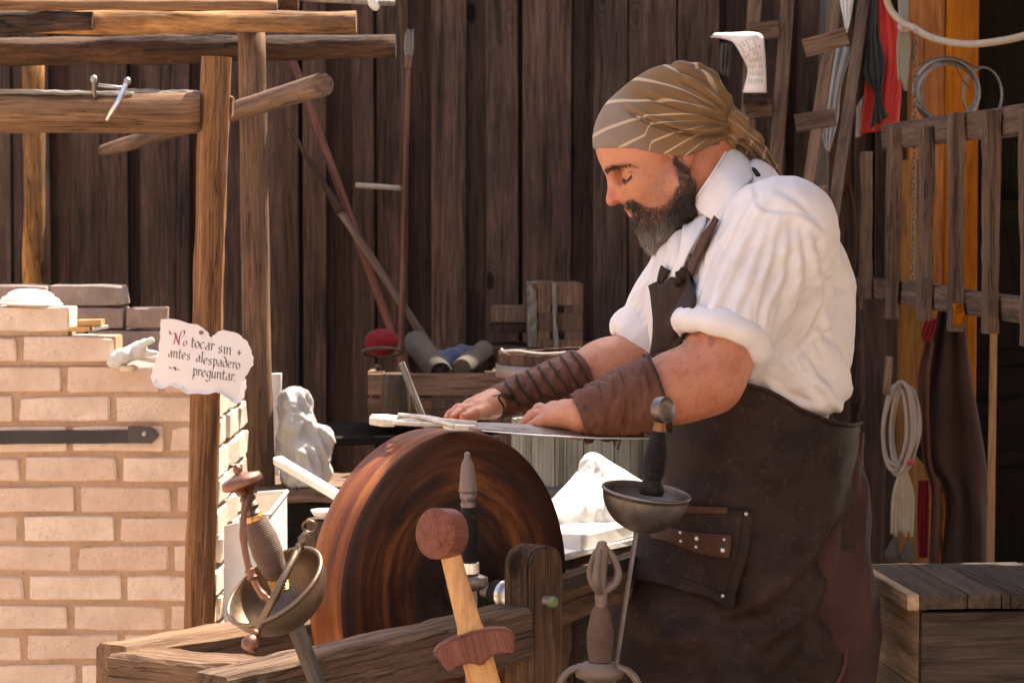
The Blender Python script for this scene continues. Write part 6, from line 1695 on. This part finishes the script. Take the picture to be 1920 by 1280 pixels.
# ---- shirt
Sh = SDF()
def e3(px, py, dy, r, k=.04): Sh.ell(Wm(px, py, dy), r, k)
e3(1412, 506, 0, (.150, .205, .102)); e3(1400, 590, 0, (.153, .182, .155)); e3(1455, 680, 0, (.108, .176, .088)); e3(1488, 600, 0, (.078, .172, .15)); e3(1498, 725, 0, (.072, .155, .072))
Sh.cap(Wm(1414, 404, -.05), .050, SHN, .080, .05).cap(Wm(1380, 385, .05), .052, SHF, .074, .05)
Sh.cap(Wm(1402, 362, 0), .056, Wm(1420, 430, 0), .09, .04)
Sh.ell(Wm(1412, 372, 0), (.034, .080, .042), .03)
CN = Wm(1352, 632, -.240); CF = Wm(1204, 640, .175)
Sh.cap(SHN + V3((0, 0, .003)), .076, CN, .070, .045)
Sh.cap(SHF, .075, Wm(1222, 615, .178), .056, .04)
dN = (CN - Wm(1452, 440, -.17)).normalized(); dF = (CF - Wm(1330, 470, .18)).normalized()
# sleeve openings and neck opening
ao, bo = np.array(CN + dN * .012), np.array(dN)
def cut_sleeve(c, d, rad):
    c = np.array(c); d = np.array(d)
    def f(X):
        q = X - c; t = q @ d; r = np.linalg.norm(q - t[:, None] * d, axis=1)
        return -np.maximum(-(t), r - rad)     # negative outside the removed cylinder
    return f
Sh.fn(cut_sleeve(CN + dN * .010, dN, .115), .004)
Sh.fn(cut_sleeve(CF + dF * .004, dF, .090), .004)
Sh.cap(Wm(1325, 296), .068, Wm(1352, 358), .053, .012, op='s')
# open front below the chin
Sh.cap(Wm(1255, 395), .030, Wm(1290, 430), .032, .02, op='s')
Sh.half(Wm(1500, 775, 0), (.10, 0, -1), .03)
vs_, fs_ = Sh.mesh((.08, 3.62, 1.08), (.60, 4.32, 1.58), .0034)
ns_ = vnormals(vs_, fs_)
hx_, hz_ = toPx(vs_)
# sleeve folds: run down the arm from the shoulder seam
def armcoords(X, a, b):
    a = np.array(a); b = np.array(b); ab = b - a; Ln = np.linalg.norm(ab); ab = ab / Ln
    q = X - a; t = q @ ab; rr = q - t[:, None] * ab
    e1 = np.cross(ab, (0, 1, 0)); e1 /= np.linalg.norm(e1); e2 = np.cross(ab, e1)
    return t / Ln, np.arctan2(rr @ e2, rr @ e1), np.linalg.norm(rr, axis=1)
def folds(t, ang, seed, f=3.2, a=.006):
    w = ang + .5 * vnoise(np.stack([t * 1.6, ang, t * 0], -1), seed)
    n = fbm(np.stack([np.cos(w) * f, np.sin(w) * f, t * 1.1], -1), seed, 3)
    return a * ((1 - np.abs(n) * 1.6) - .45)
tN, aN, rN = armcoords(vs_, SHN, CN); wN = sm(tN, -.35, .1) * (1 - sm(rN, .10, .125)) * (vs_[:, 1] < 3.93)
tF, aF, rF = armcoords(vs_, SHF, CF); wF = sm(tF, -.1, .3) * (1 - sm(rF, .09, .115)) * (vs_[:, 1] > 4.08)
disp = wN * folds(tN, aN, 4, 3.6, .007) * sm(tN, -.3, .35) + wF * folds(tF, aF, 9, 3.6, .009)
# torso folds: converge from the armpit to the low back and around the waist
d0 = np.stack([(hx_ * .55 + hz_ * .83) / 320, (hx_ * .83 - hz_ * .55) / 42, vs_[:, 1] * 3], -1)
d1 = np.stack([(hx_ + hz_ * .2) / 210, (hz_ - hx_ * .2) / 34, vs_[:, 1] * 4], -1)
d0[:, 1] += .8 * vnoise(d0 * (2, .25, 1), 33)
n0 = fbm(d0, 21, 3); n1 = fbm(d1, 22, 2)
wt = (1 - wN) * (1 - wF)
low = sm(hz_, 420, 620)
disp += wt * (.007 * ((1 - np.abs(n0) * 1.5) - .4) * low + .004 * n0 * (1 - low) + .005 * n1 * sm(hz_, 640, 760))
disp += .0012 * fbm(vs_ * 38, 31, 2)
def poly_creases(px, py, lines, mask):
    out = np.zeros(len(px))
    for pl, d, w in lines:
        Q = np.array([q[:2] for q in spline([(a, b, 0) for a, b in pl], 6)])
        best = np.full(len(px), 1e9); sg = np.zeros(len(px)); tt = np.zeros(len(px))
        for i in range(len(Q) - 1):
            a, b = Q[i], Q[i + 1]; ab = b - a; t = np.clip(((px - a[0]) * ab[0] + (py - a[1]) * ab[1]) / (ab @ ab), 0, 1)
            dx = px - a[0] - t * ab[0]; dy = py - a[1] - t * ab[1]; q = np.hypot(dx, dy)
            m = q < best; best = np.where(m, q, best); sg = np.where(m, np.sign(ab[0] * dy - ab[1] * dx), sg); tt = np.where(m, (i + t) / (len(Q) - 1), tt)
        q = best * sg; env = np.sin(np.pi * np.clip(tt, 0, 1)) ** .5
        fade = (best < w * 6)
        out += d * env * fade * (-np.exp(-(q / w) ** 2) + .85 * np.exp(-((q - 2.1 * w) / (1.5 * w)) ** 2))
    return out * mask
SCR = [([(1440, 392), (1395, 480), (1352, 560)], .005, 6), ([(1456, 400), (1425, 500), (1388, 590)], .006, 7), ([(1470, 402), (1452, 500), (1422, 612)], .0065, 7), ([(1484, 405), (1482, 500), (1450, 640)], .006, 8),
       ([(1402, 400), (1368, 470), (1330, 550)], .005, 6), ([(1422, 394), (1382, 470), (1340, 568)], .004, 5), ([(1502, 425), (1512, 520), (1478, 640)], .006, 8), ([(1530, 440), (1548, 540), (1505, 650), (1452, 695)], .008, 8),
       ([(1560, 470), (1572, 540), (1528, 620), (1470, 670)], .006, 8), ([(1500, 640), (1555, 720), (1594, 768)], .007, 8), ([(1478, 660), (1530, 735), (1566, 772)], .006, 7), ([(1530, 600), (1585, 670), (1606, 730)], .006, 8),
       ([(1436, 700), (1490, 742), (1540, 752)], .005, 7), ([(1590, 560), (1560, 620), (1500, 662)], .006, 8), ([(1510, 560), (1555, 530), (1592, 545)], .005, 8), ([(1215, 500), (1238, 600), (1228, 690)], .004, 6),
       ([(1252, 440), (1244, 520), (1250, 560)], .004, 6), ([(1284, 425), (1276, 490), (1262, 540)], .004, 5), ([(1172, 610), (1200, 645), (1246, 690)], .006, 7), ([(1320, 440), (1316, 500), (1300, 560)], .005, 6),
       ([(1405, 330), (1420, 365), (1430, 390), (1500, 400), (1560, 440)], .0025, 4), ([(1450, 350), (1500, 380), (1550, 430)], .003, 7), ([(1460, 720), (1520, 700), (1590, 720)], .004, 8), ([(1330, 415), (1318, 440), (1300, 480), (1290, 540)], .004, 5)]
disp = disp + poly_creases(hx_, hz_, SCR, (vs_[:, 1] < 4.02) * 1.0)
vs_ = vs_ + ns_ * disp[:, None]
vs_ = smooth_mesh(vs_, fs_, 2)
shme = fast_mesh(vs_, fs_, M['shirt'])
shirt = obj('shirt', shme, man)
shirt_bvh = BVHTree.FromPolygons([tuple(v) for v in vs_], [tuple(f) for f in fs_.tolist()])
# rolled cuffs
def cuff(C, d, e_h, rmaj, rmin, wid, seed, ysc=1.0):
    d = V3(d); x = d.cross(V3((0, 1, 0))).normalized(); y = d.cross(x)
    nu, nv = 72, 22; vs = []; fs = []
    for i in range(nu):
        a = 2 * math.pi * i / nu
        dirr = x * math.cos(a) + y * math.sin(a) * ysc
        for j in range(nv):
            b = 2 * math.pi * j / nv
            q = np.array([[math.cos(a) * 2.2 + j * .02, math.sin(a) * 2.2, b * .25 + seed]])
            wob = 1 + .16 * float(vnoise(q, seed)[0]) + .05 * math.sin(a * 9 + seed)
            q2 = np.array([[math.cos(a) * 7 + b * .4, math.sin(a) * 7, b * .5 + seed]])
            rr = rmaj + (rmin + .0022 * math.sin(3 * b + 1 + .8 * math.sin(a * 2)) + .0022 * (0.4 - abs(float(vnoise(q2, seed + 3)[0])))) * math.cos(b) * wob; hh = wid * (abs(math.sin(b)) ** .75) * math.copysign(1, math.sin(b)) * wob
            vs.append(C + dirr * rr + d * (hh + .006 * math.sin(a * 2 + seed)))
    for i in range(nu):
        for j in range(nv):
            fs.append((i * nv + j, ((i + 1) % nu) * nv + j, ((i + 1) % nu) * nv + (j + 1) % nv, i * nv + (j + 1) % nv))
    return obj('rolled_cuff', mesh(vs, fs, M['shirt'], True), shirt)
cuff(CN + dN * .002, dN, 0, .061, .0155, .021, 3)
cuff(CF - dF * .004, dF, 0, .047, .0125, .026, 5)

# collar: band and fold-down leaf
def raise_to(bvh, px, py, off, dflt=None):
    o = V3((0, 0, CAM_Z)); d = (P(px, py, 4.0) - o).normalized()
    hit, nrm, _, _ = bvh.ray_cast(o, d)
    if hit is None: return P(px, py, dflt) if dflt else None
    if nrm.dot(d) > 0: nrm = -nrm
    return hit + nrm * off
cAx = (Wm(1325, 300) - Wm(1392, 405)).normalized()      # up the neck
cx1 = cAx.cross(V3((0, 1, 0))).normalized(); cy1 = V3((0, 1, 0))
if cx1.x > 0: cx1 = -cx1                                 # points to the throat
topc = spline([Wm(1300, 380, -.046), Wm(1317, 354, -.068), Wm(1340, 320, -.068), Wm(1361, 284, -.034), Wm(1366, 273, .0), Wm(1356, 282, .034), Wm(1333, 312, .060), Wm(1305, 350, .052), Wm(1280, 382, .030)], 8)
botc = spline([Wm(1334, 412, -.110), Wm(1362, 386, -.128), Wm(1392, 352, -.118), Wm(1418, 328, -.054), Wm(1422, 324, .004), Wm(1408, 328, .052), Wm(1372, 350, .092), Wm(1328, 388, .086), Wm(1290, 404, .055)], 8)
def rib(A, B, o0=0.0, o1=1.0, out=0.0):
    def F(u, v):
        i = u * (len(A) - 1); j = min(int(i), len(A) - 2); f = i - j
        a = A[j] + (A[j + 1] - A[j]) * f; b_ = B[j] + (B[j + 1] - B[j]) * f; w = o0 + (o1 - o0) * v
        q = a + (b_ - a) * w; c = np.array(Wm(1350, 345)); dr = q - c; dr = dr / np.linalg.norm(dr)
        return Vector(tuple(q + dr * (out + .005 * math.sin(math.pi * v) + .0012 * math.sin(u * 17 + v * 3))))
    return F
sheet('collar_leaf', rib(topc, botc), 84, 12, .0022, M['shirt'], shirt)
t2 = [t_ + (np.array(Wm(1348, 340)) - t_) * .06 for t_ in topc]; b2_ = [t_ + np.array(cAx) * -.040 + (np.array(Wm(1348, 340)) - t_) * -.04 for t_ in topc]
sheet('collar_band', rib(t2, b2_), 70, 6, .002, M['shirt'], shirt)
tube('collar_fold', [Vector(tuple(q)) for q in topc], .0022, M['shirt'], shirt, n=8)
sheet('collar_stand', lambda u, v: raise0(u, v), 8, 6, .0022, M['shirt'], shirt) if False else None
lathe('button', [(.004, 0), (.0045, .001), (.003, .0016), (0, .0012)], M['plate'], shirt, frame(Wm(1303, 392, -.042), (-.3, -1, .1)), n=14)

# ---- draped strips on cloth
def strip(name, L_, R_, bvh, off, th, mat, parent, nu=8, k=6, dflt=None):
    Lq = spline([(a, b, 0) for a, b in L_], k); Rq = spline([(a, b, 0) for a, b in R_], k)
    vs = []; last = None
    for l, r in zip(Lq, Rq):
        for i in range(nu + 1):
            q = l + (r - l) * i / nu; p = raise_to(bvh, q[0], q[1], off, dflt)
            if p is None: p = last if last is not None else P(q[0], q[1], 3.85)
            last = p; vs.append(p)
    w = nu + 1; fs = [(j * w + i, j * w + i + 1, (j + 1) * w + i + 1, (j + 1) * w + i) for j in range(len(Lq) - 1) for i in range(nu)]
    V = np.array([tuple(v) for v in vs])
    G_ = V.reshape(len(Lq), w, 3)
    for _ in range(2):                                    # leather does not follow every wrinkle
        Gs = G_.copy(); Gs[1:-1] = (G_[:-2] + 2 * G_[1:-1] + G_[2:]) / 4; G_ = Gs
    me = solid(mesh(G_.reshape(-1, 3), fs, mat, True), th); me.polygons.foreach_set('use_smooth', [True] * len(me.polygons))
    return obj(name, me, parent)

# ---- trousers
Tr = SDF()
Tr.ell(Wm(1450, 900, 0), (.138, .14, .14), .05)
for s, fx_ in ((-1, .035), (1, -.09)):
    Tr.cap(V3((hx + .02, YM + s * .06, .92)), .095, V3((hx + .055 + fx_, YM + s * .085, .50)), .10, .06)
    Tr.cap(V3((hx + .055 + fx_, YM + s * .085, .50)), .10, V3((hx + .03 + fx_, YM + s * .105, .14)), .075, .05)
Tr.cap(Wm(1552, 930, -.03), .055, Wm(1562, 1180, -.03), .068, .06)
vt, ft = Tr.mesh((.1, 3.6, .06), (.75, 4.35, 1.14), .006)
nt = vnormals(vt, ft); px_, py_ = toPx(vt)
vt = vt + nt * (.010 * ((1 - np.abs(fbm(np.stack([(px_ + py_ * .12) / 38, py_ / 330, vt[:, 1] * 7], -1), 3, 3)) * 1.5) - .4))[:, None]
obj('trousers', fast_mesh(vt, ft, M['trouser']), man)
for s, fx_ in ((-1, .035), (1, -.09)):
    F_ = SDF(); c = V3((hx + .02 + fx_, YM + s * .105, .0))
    F_.cap(c + V3((.02, 0, .06)), .05, c + V3((-.16, 0, .045)), .040, .03).cap(c + V3((.0, 0, .06)), .048, c + V3((.0, 0, .16)), .050, .03).half(c, (0, 0, -1))
    v_, f_ = F_.mesh(c + V3((-.25, -.08, -.01)), c + V3((.1, .08, .22)), .006); obj('shoe', fast_mesh(v_, f_, M['hide']), man)

# ---- leather apron: a wrapped skirt
zq = lambda py: P(0, py, YM).z
prow = [700, 780, 900, 1000, 1160, 1280, 1500, 1750]
pc_ = [1425, 1428, 1425, 1408, 1396, 1390, 1388, 1386]; pa_ = [176, 178, 186, 206, 230, 240, 250, 255]
pbb = [.178, .185, .196, .204, .212, .218, .225, .23]
pth = [10, 9, 12, 22, 40, 57, 72, 84]                      # where the apron's back edge lies, degrees from +x
def topy(th): return float(np.interp(th, [0, 12, 35, 55, 75, 92, 120, 150, 180, 240, 300], [788, 788, 786, 776, 752, 716, 690, 660, 640, 660, 700]))
def AP(u, v, grow=0.0):
    th = None
    # v: 0 top, 1 bottom; u: 0 back edge near side .. 1 far side edge
    yb = 1750
    for _ in range(1):
        th0 = float(np.interp(700 + v * (yb - 700), prow, pth)); th = th0 + u * (300 - th0)
    yt = topy(th); py = yt + v * (yb - yt)
    th0 = float(np.interp(py, prow, pth)); th = th0 + u * (300 - th0)
    c = np.interp(py, prow, pc_); a = np.interp(py, prow, pa_) * S0; b = np.interp(py, prow, pbb)
    t = R(th)
    s_ = (py - 800) / 900
    fold = 0
    # long diagonal folds that sweep from the belly down towards the back edge
    ph = (py - 800) / 95.0 - (180 - th) / 34.0 * -1
    q = np.array([[th / 60 + py / 520, py / 115 + th / 42, 0.3]])
    fold = .034 * float(fbm(q, 5, 2)[0]) * min(1, max(0, (py - 820) / 200))
    q2 = np.array([[th / 24, py / 260, 2.0]])
    fold += .016 * float(vnoise(q2, 8)[0]) * min(1, max(0, (py - 900) / 250))
    e = max(0, 1 - (th - th0) / 7.0)
    rr = 1.0
    A = a + fold + grow + .004 * e; Bq = b + fold + grow + .004 * e
    X = (c - 960) * S0
    ct, st_ = math.cos(t), math.sin(t)
    return V3((X + A * (abs(ct) ** .92) * math.copysign(1, ct), YM - Bq * (abs(st_) ** .92) * math.copysign(1, st_), zq(py)))
apo = sheet('apron_skirt', AP, 150, 110, .0035, M['apron'], man)
co = np.array([v.co[:] for v in apo.data.vertices]); nn = np.array([v.normal[:] for v in apo.data.vertices])
ax_, ay_ = toPx(co); ctr = np.array((P(1400, 0, YM).x, YM)); outw = co[:, :2] - ctr; outw /= np.linalg.norm(outw, axis=1)[:, None]
ACR = [([(1604, 880), (1560, 1010), (1470, 1120), (1330, 1190)], .011, 16), ([(1598, 960), (1530, 1090), (1430, 1180), (1240, 1240)], .012, 18), ([(1585, 1060), (1520, 1160), (1400, 1250)], .010, 16), ([(1560, 1130), (1500, 1230), (1440, 1300)], .009, 15),
       ([(1180, 1070), (1260, 1150), (1400, 1170), (1480, 1130)], .009, 16), ([(1160, 1190), (1260, 1240), (1380, 1250)], .009, 18), ([(1590, 830), (1500, 900), (1430, 940)], .006, 16), ([(1250, 860), (1330, 900), (1420, 890)], .005, 16), ([(1600, 900), (1590, 1000), (1565, 1100), (1530, 1200)], .006, 9),
       ([(1300, 1180), (1320, 1300), (1330, 1420)], .010, 20), ([(1220, 1200), (1215, 1320), (1210, 1450)], .010, 18), ([(1440, 1220), (1450, 1330), (1460, 1450)], .010, 20)]
dd = poly_creases(ax_, ay_, ACR, (co[:, 1] < YM) * 1.0)
co[:, :2] += outw * dd[:, None]
apo.data.vertices.foreach_set('co', co.astype(np.float32).ravel()); apo.data.update()
abvh = BVHTree.FromPolygons([tuple(v.co) for v in apo.data.vertices], [tuple(p.vertices) for p in apo.data.polygons])
# edge binding down the back edge
ev = [AP(0.0, v, .002) for v in np.linspace(0.02, 1, 60)]
tube('edge_binding', ev, .0035, M['apron_trim'], apo, n=8)
te = [AP(u, 0.0, .001) for u in np.linspace(0, .75, 60)]
tube('edge_binding', te, .003, M['apron'], apo, n=8)
# pocket
pk = strip('pocket', [(1225, 948), (1208, 1010), (1196, 1060), (1194, 1082)], [(1408, 958), (1404, 1020), (1392, 1085), (1382, 1134)], abvh, .0075, .005, M['apron'], apo, nu=14, dflt=3.83)
strip('pocket_hem', [(1222, 944), (1221, 957)], [(1370, 950), (1369, 963)], abvh, .0105, .004, M['apron_trim'], pk, nu=12, dflt=3.82)
strip('pocket_edge', [(1394, 957), (1390, 1020), (1379, 1085), (1369, 1130)], [(1410, 958), (1406, 1020), (1394, 1086), (1384, 1136)], abvh, .0105, .005, M['apron'], pk, nu=4, dflt=3.82)
strip('pocket_edge', [(1196, 1060), (1195, 1070), (1193, 1084)], [(1384, 1116), (1383, 1126), (1381, 1138)], abvh, .0105, .005, M['apron'], pk, nu=14, dflt=3.82)
strp = strip('studded_strap', [(1232, 985), (1232, 998), (1234, 1012)], [(1378, 1004), (1378, 1024), (1376, 1042)], abvh, .012, .004, M['apron_trim'], pk, nu=14, dflt=3.81)
for x, y, r_ in ((1290, 996, .0028), (1289, 1013, .0028), (1322, 1005, .0038), (1321, 1020, .0028), (1368, 1011, .0026), (1366, 1030, .0042), (1399, 966, .0032), (1370, 1117, .0032)):
    p = raise_to(abvh, x, y, .0165)
    if p is not None: lathe('rivet', [(r_, -.004), (r_, 0), (r_ * .7, .0014), (0, .0018)], M['bright_steel'], pk, frame(p, (.1, -1, .1)), n=12)
# bib, neck straps and knot
strip('placket', [(1296, 388), (1286, 425), (1280, 465), (1262, 515), (1256, 560)], [(1332, 404), (1322, 432), (1302, 468), (1282, 512), (1272, 560)], shirt_bvh, .0075, .003, M['shirt'], shirt, nu=6, dflt=3.93)
allb = shirt_bvh
bib = strip('apron_bib', [(1230, 537), (1236, 565), (1240, 600), (1237, 640), (1228, 668), (1222, 705)], [(1300, 512), (1308, 545), (1300, 590), (1286, 640), (1272, 672), (1268, 705)], allb, .010, .004, M['apron'], man, nu=10, dflt=3.90)
strip('neck_strap', [(1346, 412), (1333, 434), (1316, 458), (1302, 487), (1292, 512)], [(1354, 416), (1344, 438), (1331, 464), (1318, 492), (1308, 520)], allb, .007, .003, M['apron_trim'], bib, nu=3, dflt=3.9)
strip('far_strap', [(1249, 500), (1240, 520), (1238, 536)], [(1262, 508), (1255, 520), (1250, 534)], allb, .006, .003, M['apron'], bib, nu=3, dflt=3.95)
kq = raise_to(allb, 1294, 520, .012, 3.88)
Kb = SDF().ell(kq, (.018, .014, .011)).cap(kq + V3((-.014, 0, -.012)), .007, kq + V3((.014, -.002, .008)), .009, .006).cap(kq, .008, kq + V3((.008, 0, .026)), .006, .006)
v_, f_ = Kb.mesh(np.array(kq) - .05, np.array(kq) + .05, .0025); v_ = v_ + vnormals(v_, f_) * (.0012 * np.sin(v_[:, 0] * 500 + v_[:, 2] * 300))[:, None]
obj('strap_knot', fast_mesh(v_, f_, M['apron']), bib)
strip('waist_fold', [(1224, 662), (1224, 668), (1222, 676)], [(1284, 648), (1282, 656), (1278, 666)], allb, .016, .004, M['apron_trim'], bib, nu=6, dflt=3.89)
# strap behind the shoulder, apron cord and tassel at the small of the back
tube('back_strap', spline([Wm(1400, 322, -.02), Wm(1412, 318, -.045), Wm(1422, 330, -.07)], 5), .004, M['black_leather'], bib, n=6)
tube('back_cord', spline([Wm(1604, 560, .02), Wm(1612, 640, .0), Wm(1610, 720, -.01), Wm(1606, 790, -.02), Wm(1600, 850, -.02)], 6), .0055, M['apron'], man, n=6)
cb_l = spline([Wm(1600, 760, -.02), Wm(1612, 735, -.03), Wm(1616, 745, -.03), Wm(1610, 770, -.03)], 5)
tube('cord_bow', cb_l, .004, M['apron'], man, n=6)
tb_ = tube('cord_tassel', spline([Wm(1604, 850, -.03), Wm(1618, 885, -.03), Wm(1622, 915, -.02), Wm(1614, 950, -.02), Wm(1622, 978, -.02)], 6), .003, M['black_leather'], man, n=6)
for i in range(7):
    tube('cord_strand', spline([Wm(1606 + 2 * i, 858 + 4 * i, -.03 + .005 * i), Wm(1612 + 3 * math.sin(i), 900, -.03 + .005 * i), Wm(1606 + 4 * i, 974 + 3 * math.sin(i * 2), -.02)], 5), .0028, M['black_leather'], tb_, n=5)

# ---- leather vambraces
def brace(name, a, b, ra, rb, seed, wr, ysc=1.0, bulge=.004, flare=0):
    a = V3(a); b = V3(b); d = (b - a).normalized(); x = d.cross(V3((0, 1, 0))).normalized(); y = d.cross(x)
    nu, nv = 84, 64; vs = []
    uu, vv = np.meshgrid(np.linspace(0, 2 * math.pi, nu, endpoint=False), np.linspace(0, 1, nv + 1))
    q = np.stack([np.cos(uu) * 1.1, np.sin(uu) * 1.1, vv * 7 + .55 * np.sin(uu * 2 + seed)], -1).reshape(-1, 3)
    n = fbm(q, seed, 3).reshape(uu.shape)
    rad = ra + (rb - ra) * vv + bulge * np.sin(math.pi * vv) + wr * ((1 - np.abs(n) * 1.5) - .4) + flare * (vv > .96)
    rad += .0012 * (vv < .02) + .0012 * (vv > .98)
    V = [a + (b - a) * float(vv[j, i]) + (x * math.cos(uu[j, i]) + y * math.sin(uu[j, i]) * ysc) * float(rad[j, i]) for j in range(nv + 1) for i in range(nu)]
    F = [(j * nu + i, j * nu + (i + 1) % nu, (j + 1) * nu + (i + 1) % nu, (j + 1) * nu + i) for j in range(nv) for i in range(nu)]
    me = solid(mesh(V, F, M['vambrace'], True), .003); me.polygons.foreach_set('use_smooth', [True] * len(me.polygons))
    o = obj(name, me, man)
    def at(t, ang, off=0):
        t = min(max(t, 0), 1); i = int(round((ang % (2 * math.pi)) / (2 * math.pi) * nu)) % nu; j = int(round(t * nv))
        return a + (b - a) * t + (x * math.cos(ang) + y * math.sin(ang) * ysc) * (float(rad[j, i]) + off)
    return o, at, (x, y)
vn, atn, xy = brace('vambrace', mid(ELN, WRN, .40) , WRN + (WRN - ELN) * .035, .0545, .0355, 3, .0050, bulge=.004)
vf, atf, xyf = brace('vambrace', mid(ELF, WRF, .47), WRF + (WRF - ELF) * .03, .0435, .0245, 8, .003, bulge=.002)
# find the angles that face the viewer
def facing(xy, up=0.0):
    x, y = xy; t = V3((0, -1, up)).normalized(); return math.atan2(t.dot(y), t.dot(x))
ff = facing(xyf, .55)
for t0 in (.03, .16, .29, .42, .55, .68, .80):
    pts = [atf(t0 + .05 * math.sin(k / 7 * 3.1), ff - .9 + 1.7 * k / 7, .003) for k in range(8)]
    tube('lacing', pts, .0019, M['lace'], vf, n=6)
for k in range(6):
    t0 = .03 + .13 * k
    tube('lacing', spline([atf(t0, ff - .7, .003), atf(t0 + .03, ff - .95, .006), atf(t0 + .13, ff - .7, .003)], 5), .0017, M['lace'], vf, n=6)
tube('lace_end', spline([atf(.84, ff - .5, .003), Wm(930, 742, -.03), Wm(905, 752, -.06), Wm(892, 775, -.09), Wm(889, 791, -.10)], 6), .0018, M['lace'], vf, n=6)
tube('lace_end', spline([atf(.84, ff - .5, .003), Wm(945, 738, -.03), Wm(935, 745, -.05), Wm(945, 765, -.05), Wm(940, 795, -.06)], 6), .0018, M['lace'], vf, n=6)
tube('lace_end', spline([Wm(1152, 808, -.30), Wm(1150, 822, -.31), Wm(1154, 835, -.31)], 5), .0016, M['lace'], vn, n=6)
tube('lace_end', spline([Wm(1152, 808, -.30), Wm(1163, 820, -.31), Wm(1158, 842, -.31)], 5), .0016, M['lace'], vn, n=6)
fn_ = facing(xy, .3)
tube('rim_cord', [atn(0.0, a, .002) for a in np.linspace(0, 6.28, 40, endpoint=False)], .0026, M['lace'], vn, n=6, closed=True)
